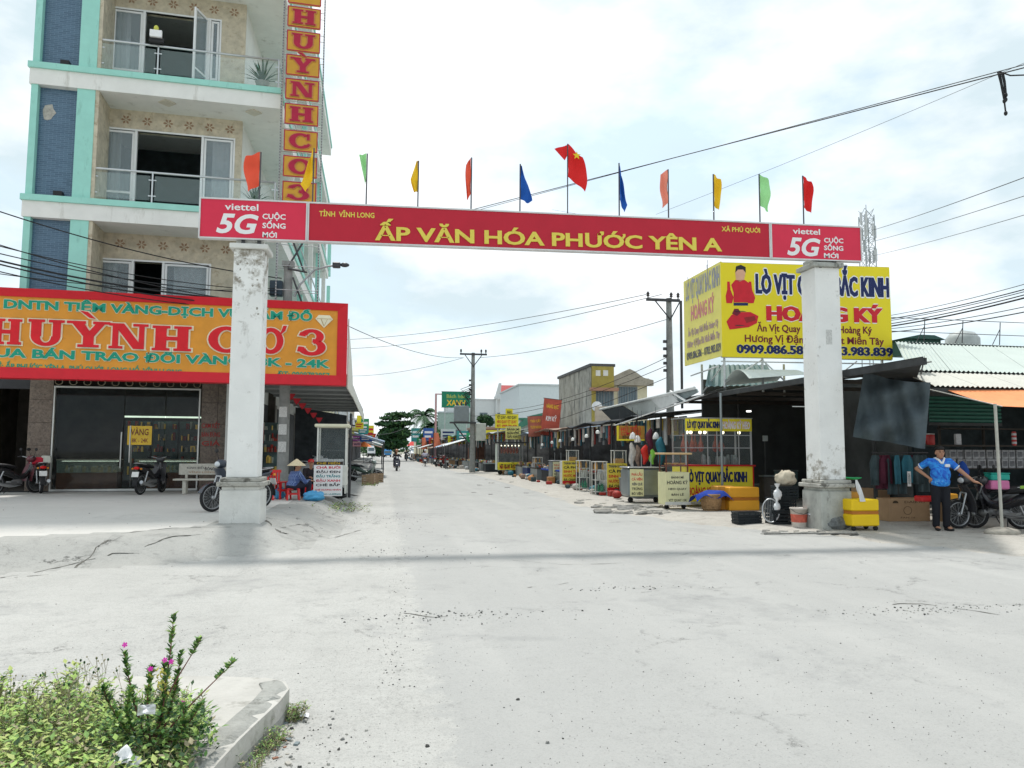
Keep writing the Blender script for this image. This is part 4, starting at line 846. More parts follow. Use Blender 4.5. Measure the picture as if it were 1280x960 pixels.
def head(c, r=1.0, face=0.0, tilt=0.0):
    """skull, jaw, nose, ears, neck-free; face = direction the face looks, 0 is -y"""
    M = Matrix.Rotation(face, 3, 'Z') @ Matrix.Rotation(tilt, 3, 'X'); c = Vector(c); f = lambda x, y, z: c+M @ Vector((x,y,z))*r; g = lambda a: (a[0]*r, a[1]*r, a[2]*r)
    return [('e', f(0,.012,.02), g((.075,.092,.092)), M), ('e', f(0,-.018,-.045), g((.058,.066,.07)), M), ('e', f(0,-.03,-.085), g((.035,.04,.026)), M), ('c', f(0,-.085,.005), .009*r, f(0,-.1,-.028), .013*r), ('e', f(.076,.01,-.01), g((.012,.02,.032)), M), ('e', f(-.076,.01,-.01), g((.012,.02,.032)), M),
            ('c', f(-.02,-.084,-.056), .007*r, f(.02,-.084,-.056), .007*r), ('c', f(-.04,-.078,.026), .008*r, f(.04,-.078,.026), .008*r)]
def face_bits(t, c, M, r=1.0):
    f = lambda x, y, z: Vector(c)+M @ Vector((x,y,z))*r
    for s in (-1, 1): MB().ell(f(s*.03,-.083,.008), (.012*r,.008*r,.007*r), 8, 6).build('eye', mat('eye_dark', (.03,.02,.02), .3), t)
    for s in (-1, 1): MB().tube([f(s*.016,-.094,.03), f(s*.046,-.084,.033)], .004*r, 5).build('eyebrow', mat('hair_black', (.012,.011,.011), .6), t)
    MB().tube([f(-.022,-.093,-.057), f(0,-.097,-.058), f(.022,-.093,-.057)], .0045*r, 5).build('mouth', mat('lips', (.35,.12,.09), .6), t)
skin = mat('skin_tan', (.42,.22,.14), .6, var=.05); hairm = mat('hair_black', (.012,.011,.011), .6)
# man in the blue polo shirt, right hand on hip, left hand on the motorbike
mp_ = gz(1178,663); man = thing('person', 'man in bright blue polo shirt and black trousers, hand on hip by motorbike', 'person', (mp_.x, mp_.y, H(mp_.x, mp_.y)), R(-17))
HC = (.0,-.04,1.525)
Rsh, Rel, Rwr = Vector((-.185,.02,1.35)), Vector((-.37,.17,1.20)), Vector((-.20,.0,1.02)); Lsh, Lel, Lwr = Vector((.185,.01,1.35)), Vector((.40,-.06,1.13)), Vector((.555,-.17,.965))
B = head(HC, 1.03) + [('c', (0,.01,1.36), .058, (0,-.015,1.46), .052), ('e', (0,.01,1.2), (.15,.10,.17)), ('c', Rsh, .052, Rel, .04), ('c', Rel, .04, Rwr, .026), ('c', Lsh, .052, Lel, .04), ('c', Lel, .04, Lwr, .026), ('e', (0,.0,1.02), (.15,.115,.16)),
     ('c', (-.09,.02,.86), .085, (-.10,.0,.47), .056), ('c', (-.10,.0,.47), .055, (-.10,.03,.09), .038), ('c', (.09,.02,.86), .085, (.085,-.02,.47), .056), ('c', (.085,-.02,.47), .055, (.08,.0,.09), .038)]
B += hand(Rwr, (.5,-.25,-.55), -1, 1.0, .4, (.6,.6,0)) + hand(Lwr, (.75,-.3,-.25), 1, 1.0, .7, (0,0,-1))
bd = solid(B, .009, 2, 'body', skin, man); bd.data.materials.clear(); bd.data.materials.append(skin)
face_bits(man, HC, Matrix.Identity(3), 1.03)
h = solid([('e', (0,-.035,1.602), (.086,.098,.052)), ('e', (0,.01,1.56), (.088,.088,.085))], .01, 3, 'hair', hairm, man)
blue = bpy.data.materials.new('polo_print'); blue.use_nodes = True; _t = blue.node_tree; _b = _t.nodes['Principled BSDF']; _b.inputs['Roughness'].default_value = .8
_c = _t.nodes.new('ShaderNodeTexCoord'); _n = _t.nodes.new('ShaderNodeTexNoise'); _n.inputs['Scale'].default_value = 5; _n.inputs['Distortion'].default_value = 3; _v = _t.nodes.new('ShaderNodeTexVoronoi'); _v.inputs['Scale'].default_value = 26
_r = _t.nodes.new('ShaderNodeValToRGB'); _r.color_ramp.elements[0].position = .35; _r.color_ramp.elements[0].color = (.01,.08,.50,1); _r.color_ramp.elements[1].position = .7; _r.color_ramp.elements[1].color = (.03,.33,.85,1)
_s = _t.nodes.new('ShaderNodeSeparateXYZ'); _m = _t.nodes.new('ShaderNodeMapRange'); _m.inputs['From Min'].default_value = 1.02; _m.inputs['From Max'].default_value = .84; _g = _t.nodes.new('ShaderNodeMath'); _g.operation = 'LESS_THAN'; _g.inputs[1].default_value = .34; _k = _t.nodes.new('ShaderNodeMath'); _k.operation = 'MULTIPLY'; _x = _t.nodes.new('ShaderNodeMix'); _x.data_type = 'RGBA'
for a, c in ((_c.outputs['Object'], _n.inputs['Vector']), (_c.outputs['Object'], _v.inputs['Vector']), (_c.outputs['Object'], _s.inputs[0]), (_n.outputs['Fac'], _r.inputs[0]), (_s.outputs['Z'], _m.inputs['Value']), (_v.outputs['Distance'], _g.inputs[0]), (_g.outputs[0], _k.inputs[0]), (_m.outputs[0], _k.inputs[1]), (_k.outputs[0], _x.inputs[0]), (_r.outputs[0], _x.inputs[6]), (_x.outputs[2], _b.inputs['Base Color'])): _t.links.new(a, c)
_x.inputs[7].default_value = (.25,.62,.85,1)
sh = solid([('e', (0,.01,1.27), (.20,.125,.14)), ('c', (-.15,.01,1.345), .072, (.15,.01,1.345), .072), ('e', (0,-.015,1.10), (.19,.145,.2)), ('e', (0,-.005,.95), (.18,.14,.14)), ('c', Rsh, .07, Rsh.lerp(Rel, .62), .064), ('c', Lsh, .07, Lsh.lerp(Lel, .5), .064)], .011, 3, 'polo_shirt', blue, man); sh.data.materials.clear(); sh.data.materials.append(blue)
for a_, c_ in ((Rsh, Rel), (Lsh, Lel)):
    e = .62 if a_ is Rsh else .5; d = (c_-a_); MB().tube([a_+d*(e+.02), a_+d*(e+.09)], .067, 12).build('cuff', mat('collar_white', (.72,.75,.78), .8), man)
b = MB(); b.tube([(-.075,.05,1.41),(-.085,-.02,1.415),(-.05,-.085,1.385),(-.005,-.125,1.31)], .02, 6); b.tube([(.075,.05,1.41),(.085,-.02,1.415),(.05,-.085,1.385),(.005,-.125,1.31)], .02, 6); b.tube([(-.075,.05,1.41),(0,.08,1.42),(.075,.05,1.41)], .02, 6); b.build('collar', MATS['collar_white'], man)
b = MB(); b.bbox(.05,.14,-.15,-.10,1.24,1.30,.01); b.build('white_chest_patch', MATS['collar_white'], man)
tr = solid([('e', (0,.01,.88), (.165,.125,.12)), ('c', (-.085,.01,.84), .10, (-.10,.0,.47), .076), ('c', (-.10,.0,.47), .076, (-.10,.03,.1), .066), ('c', (.085,.01,.84), .10, (.085,-.02,.47), .076), ('c', (.085,-.02,.47), .076, (.08,.0,.1), .066)], .011, 3, 'trousers', mat('trouser_black', (.012,.013,.018), .85), man)
for x, y, a in ((-.10,.0,R(12)), (.09,-.05,R(-20))): b = MB(); b.ell((x,y-.04,.03), (.05,.135,.032), 12, 6, rot=Matrix.Rotation(-a, 3, 'Z')); b.build('sandal', blk, man)
for x, y in ((-.10,-.03), (.10,-.08)): MB().ell((x,y-.03,.055), (.04,.075,.03), 10, 6).build('foot', skin, man)
# seated woman in conical hat
lw = gz(366,625); lad = thing('person', 'seated woman in conical straw hat and blue checked blouse seen from behind', 'person', (lw.x, lw.y, H(lw.x, lw.y)), R(125))
def seated(t, shirtm, trm, hc=(0,-.12,.86), lean=.1, s=1.0):
    Ls, Rs = Vector((.17,-.06,.67)), Vector((-.17,-.06,.67)); Le, Re = Vector((.2,-.2,.45)), Vector((-.2,-.22,.45)); Lw, Rw = Vector((.1,-.42,.45)), Vector((-.08,-.44,.48))
    B = head(hc, 1.0, 0, .25)+[('c', (0,-.05,.66), .05, (0,-.1,.78), .045), ('e', (0,-.01,.5), (.14,.1,.18)), ('c', Ls, .045, Le, .036), ('c', Le, .036, Lw, .024), ('c', Rs, .045, Re, .036), ('c', Re, .036, Rw, .024), ('e', (0,.03,.34), (.16,.13,.11)),
       ('c', (-.09,0,.34), .08, (-.16,-.36,.42), .055), ('c', (-.16,-.36,.42), .052, (-.14,-.34,.08), .036), ('c', (.09,0,.34), .08, (.16,-.36,.42), .055), ('c', (.16,-.36,.42), .052, (.14,-.34,.08), .036), ('c', (-.14,-.33,.05), .035, (-.15,-.48,.03), .03), ('c', (.14,-.33,.05), .035, (.15,-.48,.03), .03)]
    B += hand(Lw, (-.3,-.9,-.1), 1, .95, .6)+hand(Rw, (.3,-.9,-.1), -1, .95, .6)
    o = solid(B, .012, 2, 'body', skin, t); o.data.materials.clear(); o.data.materials.append(skin)
    solid([('e', (0,-.02,.53), (.19,.135,.2)), ('c', (-.13,-.055,.665), .065, (.13,-.055,.665), .065), ('e', (0,.02,.38), (.185,.15,.13)), ('c', Ls, .065, Le, .055), ('c', Le, .055, Le.lerp(Lw, .8), .042), ('c', Rs, .065, Re, .055), ('c', Re, .055, Re.lerp(Rw, .8), .042)], .014, 3, 'blouse', shirtm, t)
    solid([('e', (0,.03,.34), (.18,.15,.09)), ('c', (-.09,0,.34), .1, (-.16,-.36,.42), .075), ('c', (-.16,-.36,.42), .07, (-.14,-.34,.1), .055), ('c', (.09,0,.34), .1, (.16,-.36,.42), .075), ('c', (.16,-.36,.42), .07, (.14,-.34,.1), .055)], .014, 3, 'trousers', trm, t)
    solid([('e', (hc[0],hc[1]+.03,hc[2]+.04), (.082,.09,.085))], .014, 2, 'hair', hairm, t)
chk = bpy.data.materials.new('checked_blue'); chk.use_nodes = True; _t = chk.node_tree; _b = _t.nodes['Principled BSDF']; _b.inputs['Roughness'].default_value = .85; _c = _t.nodes.new('ShaderNodeTexCoord'); prev = None
for ax in ('X', 'Z'):
    w_ = _t.nodes.new('ShaderNodeTexWave'); w_.bands_direction = ax; w_.inputs['Scale'].default_value = 9; _t.links.new(_c.outputs['Object'], w_.inputs[0]); r_ = _t.nodes.new('ShaderNodeValToRGB'); r_.color_ramp.elements[0].position = .86; r_.color_ramp.elements[1].position = .93; _t.links.new(w_.outputs['Fac'], r_.inputs[0])
    mx_ = _t.nodes.new('ShaderNodeMix'); mx_.data_type = 'RGBA'; _t.links.new(r_.outputs[0], mx_.inputs[0]); mx_.inputs[7].default_value = (.22,.3,.5,1)
    if prev: _t.links.new(prev, mx_.inputs[6])
    else: mx_.inputs[6].default_value = (.015,.04,.17,1)
    prev = mx_.outputs[2]
_t.links.new(prev, _b.inputs['Base Color'])
seated(lad, chk, mat('trouser_navy', (.02,.02,.035), .9))
b = MB(); b.lathe([(.235,.86),(.232,.868),(.12,.955),(.02,1.03),(0,1.035)], 20, (0,-.08,0)); b.build('conical_hat', mat('straw', (.66,.55,.36), .8, var=.12, scale=30), lad)
# second vendor, red cap, behind
q2 = gz(384,617); p2_ = thing('person', 'seated vendor in red cap and dark clothes beside the sweet soup cart', 'person', (q2.x+.05, q2.y+.25, H(q2.x, q2.y)), R(15)); seated(p2_, mat('shirt_dark', (.03,.025,.03), .9), mat('trouser_dark2', (.02,.02,.02), .9), (0,-.1,.88))
b = MB(); b.ell((0,-.07,.925), (.095,.11,.075), 12, 8); b.ell((0,-.19,.91), (.07,.075,.012), 10, 5); b.build('cap', mat('cap_red', (.6,.02,.03), .7), p2_)
# stools, chair, bags
redp = mat('red_plastic', (.62,.012,.015), .35, spec=.5)
def stool(label, loc, rz=0, h=.3, w=.26):
    t = thing('plastic_stool', label, 'stool', loc, rz); MB().bbox(-w/2,w/2,-w/2,w/2,h-.03,h,.012).build('seat', redp, t)
    for sx in (-1, 1):
        for sy in (-1, 1): b = MB(); x, y = sx*w*.42, sy*w*.42; b.add([(x*1.15-.018,y*1.15-.018,0),(x*1.15+.018,y*1.15-.018,0),(x*1.15+.018,y*1.15+.018,0),(x*1.15-.018,y*1.15+.018,0),(x-.025,y-.025,h-.03),(x+.025,y-.025,h-.03),(x+.025,y+.025,h-.03),(x-.025,y+.025,h-.03)], [(0,3,2,1),(4,5,6,7),(0,1,5,4),(1,2,6,5),(2,3,7,6),(3,0,4,7)]); b.build('leg', redp, t)
    b = MB(); e = w*.45
    for sx in (-1, 1): b.box(sx*e-.006, sx*e+.006, -e+.03, e-.03, h*.45, h*.58); b.box(-e+.03, e-.03, sx*e-.006, sx*e+.006, h*.45, h*.58)
    b.build('brace', redp, t); return t
stool('red plastic stool the woman in the conical hat sits on', (lw.x, lw.y, H(lw.x, lw.y)), R(10), .3, .3)
q = gz(336,625); cs = thing('plastic_chair', 'red plastic chair behind the left gate pillar base', 'chair', (q.x+.0, q.y+.1, H(q.x,q.y)), R(-20))
MB().bbox(-.2,.2,-.2,.2,.4,.44,.02).build('seat', redp, cs); b = MB(); 
for k in range(5): b.box(-.17+k*.075,-.13+k*.075,.17,.2,.44,.68)
b.box(-.2,.2,.17,.205,.68,.75); b.build('backrest', redp, cs)
for sx in (-1, 1):
    for sy in (-1, 1): MB().tube([(sx*.2,sy*.2,0),(sx*.17,sy*.17,.4)], .022, 6).build('leg', redp, cs)
stool('tall red plastic stool standing beside the red plastic chair', (q.x+.3, q.y+.35, H(q.x,q.y)), R(30), .45, .3)
def bag(label, loc, r, m, seed=0, name='plastic_bag', sq=1.0, knot=True):
    t = thing(name, label, 'bag', loc); def_ = lambda p, v: (p.x*(1+.3*noise.noise(Vector(v)*2.4+Vector((seed,0,0)))), p.y*(1+.3*noise.noise(Vector(v)*2.4+Vector((0,seed,0)))), p.z*(1+.45*noise.noise(Vector(v)*4+Vector((0,0,seed))))+.02*noise.noise(Vector(v)*9))
    b = MB(); b.ell((0,0,r[2]*.85), r, 26, 16, fn=def_); b.build('sack', m, t)
    if knot: b = MB(); b.lathe([(.02,0),(.03,.03),(.015,.05),(.05,.11),(.06,.14)], 9, (0,0,r[2]*1.7)); b.build('knot', m, t)
    return t
bluep = mat('blue_plastic', (.06,.33,.60), .35, spec=.5, var=.2, bump=.5, bscale=14)
q = gz(392,626); bag('blue plastic bag on the pavement left of the price board', (q.x, q.y, H(q.x,q.y)), (.27,.17,.13), bluep, 2, knot=False); q = gz(346,624); bag('tall blue plastic bag between the red chair and the seated woman', (q.x+.05, q.y+.1, H(q.x,q.y)), (.14,.12,.16), bluep, 5)
q = gz(383,621); bag('red cloth bundle above the blue bag next to the woman', (q.x+.02, q.y+.25, H(q.x,q.y)+.03), (.2,.15,.16), mat('red_cloth', (.6,.01,.015), .8), 8, 'cloth_bundle', knot=False); q = gz(421,623); bag('black bin bag tucked under the price board', (q.x+.05, q.y+.12, H(q.x,q.y)), (.26,.15,.09), mat('black_poly', (.015,.015,.017), .3, bump=.5), 11, knot=False)
# sweet soup cart with price board
q = gz(394,622); CF = Frame((q.x, q.y, 0), 0); zb = H(q.x, q.y); w = CF.f(433,600)[0]; zt_ = CF.f(400,534)[1]-zb; cart = thing('food_cart', 'glazed aluminium sweet soup cart with white price board, beside the seated woman', 'food cart', (q.x, q.y, zb)); print('cart', w, zt_)
alum = mat('cart_aluminium', (.66,.66,.62), .45, metal=.2, var=.15, scale=6); cglass = glass_mat('cart_glass', (.35,.42,.42), .07)
for x in (.03, w-.03):
    for y in (.03, .77): MB().box(x-.02, x+.02, y-.02, y+.02, .1, zt_).build('post', alum, cart)
MB().bbox(-.06, w+.06, -.06, .88, zt_+.001, zt_+.09, .02).build('roof', mat('cart_cream', (.68,.66,.5), .6), cart)
MB().bbox(.0, w, .0, .8, .32, .85, .01).build('cabinet', alum, cart); MB().box(.05,w-.05,.055,.058,.9,zt_-.02).build('pane', cglass, cart); MB().box(.051,.054,.06,.75,.9,zt_-.02).build('pane', cglass, cart); MB().box(w-.054,w-.051,.06,.75,.9,zt_-.02).build('pane', cglass, cart)
MB().box(.04,w-.04,.1,.75,1.25,1.27).build('shelf', cglass, cart)
b = MB(); r_ = random.Random(4)
for k in range(9): x = .12+k*(w-.2)/9; b.lathe([(.05,0),(.055,.14),(.05,.16),(0,.17)], 10, (x,.35,.86)); 
b.build('pots', [mat('pot_steel', (.45,.45,.45), .3, metal=.6)], cart, kind='stuff')
for x in (.15, w-.15): MB().lathe([(.1,-.02),(.13,-.02),(.13,.02),(.1,.02),(.1,-.02)], 14, (x,.4,.13), 'y').build('wheel', rub, cart)
bw0 = CF.f(392,600,-.08)[0]; bw1 = CF.f(428,600,-.08)[0]; bt_ = CF.f(410,577,-.08)[1]-zb; bb_ = CF.f(410,620,-.08)[1]-zb
bo = MB().box(bw0, bw1, -.08, -.06, bb_, bt_).build('price_board', mat('board_white', (.78,.78,.78), .6, var=.03), cart); MB().box(bw0-.005, bw1+.005, -.083, -.0805, bt_-.09, bt_-.0).build('header', mat('header_black', (.03,.02,.02), .5), bo)
cw = bw1-bw0; cx = (bw0+bw1)/2; red_t = mat('print_red', (.62,.02,.06), .6); blk_t = mat('print_black', (.02,.02,.03), .6); teal_t = mat('print_teal', (.01,.22,.24), .6); yel_t = mat('print_yellow', (.75,.5,.04), .6)
text('CHÈ MIỀN', yel_t, bo, cx, bt_-.075, cw*.8, .055, -.0835); hh = (bt_-bb_-.1)/7
for i, (s_, m_) in enumerate((('CHÀ BƯỞI', red_t), ('ĐẬU ĐEN', blk_t), ('ĐẬU TRẮNG', teal_t), ('ĐẬU XANH', red_t), ('CHÈ BẮP', blk_t), ('CHÈ HƯƠNG NHÃN', red_t), ('CHÈ ĐO LƯỜNG', teal_t))): text(s_, m_, bo, cx, bt_-.115-hh*(i+.62), cw*(.84 if i < 5 else .9), hh*(.5 if i < 5 else .32), -.0805, bold=.03, th=.003)
# bench
q = gz(214,618); bc = thing('stone_bench', 'pale stone bench with engraved back before the shop window', 'bench', (q.x, q.y+.25, H(q.x,q.y)), R(2)); stone = mat('bench_stone', (.52,.50,.44), .6, var=.15, scale=20)
MB().bbox(0,1.55,-.2,.18,.38,.43,.01).build('seat', stone, bc); bk = MB().bbox(.08,1.5,.17,.22,.53,.85,.01).build('backrest', stone, bc)
for x in (.25, 1.2): MB().bbox(x,x+.1,-.15,.14,0,.379,.01).build('leg', stone, bc); MB().box(x+.02,x+.08,.10,.169,.431,.55).build('back_support', stone, bc)
text('KÍNH BIẾU', blk_t, bk, .55, .70, .5, .06, .169); text('ĐÔNG HƯNG', blk_t, bk, 1.05, .66, .55, .08, .169, bold=.02); text('VĨNH LONG', mat('print_brown', (.3,.14,.05), .6), bk, .7, .585, .7, .045, .169)
# ------------------------------------------------------------------ concrete utility pole with lamp, left
conc = mat('pole_concrete', (.27,.275,.265), .9, var=.2, scale=5, bump=.3, dirt=((.14,.14,.135), .42, 4)); bsteel = mat('dark_steel', (.06,.06,.065), .5)
q = onY(354,560,23.0); PX, PY = q.x, q.y; zt_ = onY(357,331,PY).z; up = thing('utility_pole', 'concrete utility pole with curved street lamp rising behind the big sign', 'utility pole', (PX, PY, .3)); h = zt_-.3
b = MB(); b.tube([(0,0,0),(.0,0,h)], [.17,.125], 14); b.build('pole', conc, up); print('pole top', zt_)
b = MB(); b.box(-.17,.17,-.17,.17,h-.04,h+.08); b.build('pole_cap', conc, up)
b = MB(); s = 23/960; b.tube([(.2,-.1,h-.95),(.35,-.1,h-.6),(.75,-.12,h-.15),(1.15,-.14,h-.02),(1.3,-.15,h)], .03, 7); la = b.build('lamp_arm', mat('galvanised', (.35,.36,.37), .45, metal=.5), up); b = MB(); b.bbox(1.27,1.5,-.22,-.05,h-.06,h+.1,.02); b.ell((1.62,-.13,h+.04),(.14,.08,.07),10,6); b.build('lamp_head', mat('lamp_dark', (.05,.05,.055), .4), la)
b = MB(); b.bbox(-.5,-.14,-.15,.1,h-.95,h-.5,.02); b.build('meter_box', mat('box_navy', (.03,.05,.07), .5), up)
for a, c in (((.0,-.15,h-.1),(.45,-.1,h+.75)), ((.1,-.16,h+.75),(.45,-.1,h-.2)), ((0,-.16,h-.15),(.55,-.1,h-.22)), ((.15,-.15,h-.4),(.6,-.1,h-1.6))): MB().tube([a, c], .03, 6).build('brace', bsteel, up)
for k, z in enumerate((2.2,1.7,1.2)): MB().box(-.12,.1,-.178-.001*k,-.165,z,z+.3).build('pasted_notice', MATS['notice_paper'], up)
# sagging wires
def wire(a, c, sag, r, label='black overhead cable in the bundle crossing the shop front', group='overhead cables before the shop front', m=None, n=22):
    a, c = Vector(a), Vector(c); P = []
    for i in range(n+1): t_ = i/n; p = a.lerp(c, t_); p.z -= sag*4*t_*(1-t_); P.append(p)
    b = MB(); b.tube(P, r, 5); o = b.build('overhead_cable', m or MATS['cable_black'], None); tag(o, label, 'cable', group); return o
mat('cable_black', (.02,.02,.022), .6)
_WN = {}
_ORD = ['first','second','third','fourth','fifth','sixth','seventh','eighth','ninth']
def wpx(a, Ya, c, Yc, sag, r, **k):
    o = wire(onY(*a, Ya), onY(*c, Yc), sag, r, **k); n = _WN.get(o['group'], 0); _WN[o['group']] = n+1
    o['label'] = ('thick ' if r >= .02 else 'thin ')+o['label'].replace('thin ', '')+', %s from the top' % _ORD[n]; return o
for (ya, yb_, r_, Ys) in ((244,352,.016,19.6),(287,386,.014,19.2),(292,368,.012,19.5),(302,372,.014,19.3),(311,381,.024,19.1),(315,388,.02,19.0),(325,392,.014,19.3),(333,364,.011,19.4)): wpx((-60,ya), Ys, (352,yb_-4), 22.9, .25, r_)
# ------------------------------------------------------------------ market shed on the right corner
tin = mat('roof_tin', (.42,.44,.44), .45, metal=.25, var=.25, scale=1.5, dirt=((.22,.15,.10), .38, 3)); tin_d = mat('roof_tin_dark', (.045,.048,.05), .7, var=.3); wood_d = mat('dark_timber', (.05,.042,.036), .85, var=.3); pale_tin = mat('roof_pale_green', (.47,.53,.49), .5, var=.06, scale=1, dirt=((.5,.53,.48), .4, 2))
def corr(b, P00, P10, P01, P11, n, amp, mi=0):
    """corrugated sheet: ridges run from the first edge (P00-P10) to the second (P01-P11)"""
    P00, P10, P01, P11 = map(Vector, (P00, P10, P01, P11)); nr = (P10-P00).cross(P01-P00).normalized()*amp; vs = []; fs = []; N = n*4
    for i in range(N+1): u = i/N; k = nr*math.cos(i*math.pi/2); vs += [P00.lerp(P10, u)+k, P01.lerp(P11, u)+k]
    for i in range(N): fs.append((2*i, 2*i+2, 2*i+3, 2*i+1))
    b.add(vs, fs, mi); return b
SX, SZ = 9.35, 3.2
shed = thing('market_shed', 'open dark market shed with low tin roof, behind the right gate pillar', 'market shed', (SX, 12, 0))
def rz_(x): return .05+SZ+.13*(x)   # roof height over the shed's own x
for k in range(9):
    y0, y1 = 3.2+k*.92, 3.2+(k+1)*.92-.01; b = MB(); x1 = 2.7 if y0 < 8.6 else 6.4; b.add([(0,y0,rz_(0)),(x1,y0,rz_(x1)),(x1,y1,rz_(x1)),(0,y1,rz_(0)),(0,y0,rz_(0)-.03),(x1,y0,rz_(x1)-.03),(x1,y1,rz_(x1)-.03),(0,y1,rz_(0)-.03)], [(0,1,2,3),(7,6,5,4),(0,4,5,1),(1,5,6,2),(2,6,7,3),(3,7,4,0)]); b.build('roof_sheet', mat('shed_tin', (.22,.225,.22), .55, metal=.2, var=.3, scale=1.5, dirt=((.12,.08,.06), .42, 3)), shed)
b = MB(); b.prism([(0,0),(0,3.19),(2.3,3.19)], SZ-.0, SZ+.06, 'xy'); fixnormals(b.build('roof_corner', tin_d, shed))
b = MB(); b.box(-.04,.03,-.05,11.6,SZ-.09,SZ+.03); b.build('eave_beam', tin_d, shed)
b = MB(); b.add([(-.02,-.06,SZ-.02),(2.4,3.2,SZ-.02),(2.4,3.2,SZ+.12),(-.02,-.06,SZ+.08)], [(0,1,2,3)]); b.build('gable_edge', tin_d, shed)
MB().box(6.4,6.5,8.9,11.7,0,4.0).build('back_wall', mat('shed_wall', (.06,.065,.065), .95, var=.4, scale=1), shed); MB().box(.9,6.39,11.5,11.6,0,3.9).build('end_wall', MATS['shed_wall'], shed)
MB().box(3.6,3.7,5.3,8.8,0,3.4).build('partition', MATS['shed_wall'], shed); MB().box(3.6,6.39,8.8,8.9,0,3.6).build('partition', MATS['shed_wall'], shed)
for (x, y) in ((2.0,11.2),(5,11.2),(2.6,5.2)): MB().tube([(x,y,.0),(x,y,rz_(x)-.03)], .05, 7).build('post', tin_d, shed)
pp = onY(902,560,19.9); MB().tube([(pp.x-SX, 19.9-12, 0), (pp.x-SX, 19.9-12, SZ-.02)], .035, 8).build('front_post', mat('post_grey', (.30,.34,.35), .5, metal=.3), shed)
for k in range(5): MB().box(.05,2.6 if k < 3 else 6.3,3.4+k*1.9,3.48+k*1.9,SZ-.12,SZ-.03).build('rafter', wood_d, shed)
b = MB(); b.tube([(1.2,6.5,2.75),(2.5,6.5,2.75)], .012, 6); b.build('tube_light', mat('tube_lamp', (.5,.55,.55), emit=.25), shed); MB().box(pp.x-SX+1.1,pp.x-SX+1.2,8.5,8.6,2.7,2.74).build('small_lamp', mat('lamp_glow', (1,.98,.9), emit=1.5), shed)
floor_m = mat('shed_floor', (.20,.19,.165), .95, var=.2, scale=2)
# frontal shops on the right: two pale roofs over dark openings
FR = thing('corner_shop', 'low corner shop with pale tin roofs, green shutter and dark open front', 'shop', (11.6, 15.2, 0), R(2))
CF2 = Frame((11.6,15.2,0), R(2)); yA = 0.0
_, za = CF2.f(1200,483,-.9); _, zb_ = CF2.f(1200,467,.1); _, zc_ = CF2.f(1200,464,.3); _, zd_ = CF2.f(1200,430,5.2); print('corner', za, zb_, zc_, zd_)
ux = CF2.f(1135,464,.3)[0]; ut = CF2.f(1119,430,5.2)[0]
for k in range(8):
    x0, x1 = -.3+k*1.1, .79+k*1.1; corr(MB(), (x0,-.9,za), (x1,-.9,za), (x0,.1,zb_), (x1,.1,zb_), 9, .02).build('lower_roof_sheet', mat('roof_cream', (.56,.55,.49), .6, var=.08, dirt=((.5,.45,.36), .4, 2)), FR)
    corr(MB(), (ux+k*1.1,.3,zc_), (ux+k*1.1+1.09,.3,zc_), (ut+k*1.1,5.2,zd_), (ut+k*1.1+1.09,5.2,zd_), 9, .02).build('upper_roof_sheet', pale_tin, FR)
MB().box(-.3,8.5,-.86,.25,za-.12,za-.035).build('eave_board', tin_d, FR); MB().box(-.3,8.5,.24,.3,za-.1,zc_-.04).build('fascia_board', tin_d, FR)
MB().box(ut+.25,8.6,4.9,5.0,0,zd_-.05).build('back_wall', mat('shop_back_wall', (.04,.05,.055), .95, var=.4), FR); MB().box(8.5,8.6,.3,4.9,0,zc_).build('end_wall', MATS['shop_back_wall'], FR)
# green shutter half down
sx_0, szt = CF2.f(1160,492,.5); sx_1, szb = CF2.f(1251,529,.5); n = 11
for k in range(n): z0 = szb+(szt+.3-szb)*k/n; z1_ = szb+(szt+.3-szb)*(k+1)/n; b = MB(); b.prism([(.5,z0+.004),(.47,z0+(z1_-z0)*.3),(.47,z0+(z1_-z0)*.75),(.5,z1_-.004)], sx_0, sx_1, 'yz'); fixnormals(b.build('shutter_slat', mat('shutter_green', (.02,.11,.08), .5, var=.15), FR))
MB().box(sx_0,sx_1,.46,.52,szb-.07,szb-.002).build('shutter_rail', tin_d, FR)
# shelf with wrapped packs
xs0, zs0 = CF2.f(1188,584,1.2); xs1, _ = CF2.f(1300,584,1.2); _, zs1 = CF2.f(1240,572,1.2); _, zs2 = CF2.f(1240,560,1.2)
shf = thing('shop_shelf', 'dark shelf carrying grey printed packs, behind the man and motorbikes', 'shelf', CF2.w(xs0,1.2,0), R(2)); ww = xs1-xs0
for z in (zs0-.03, zs0-.5): MB().box(0,ww,0,.4,z-.02,z).build('board', wood_d, shf)
for x in (.02, ww*.5, ww-.02): MB().box(x-.02,x+.02,.3,.36,0,zs2+.6).build('upright', wood_d, shf)
MB().box(0,ww,.0,.4,zs2+.45,zs2+.48).build('board', wood_d, shf)
pk = None; r_ = random.Random(8); pm = [mat('pack_grey', (.30,.30,.31), .6, var=.5, scale=14), mat('pack_pale', (.42,.42,.42), .6, var=.5, scale=18)]
n = int(ww/.21)
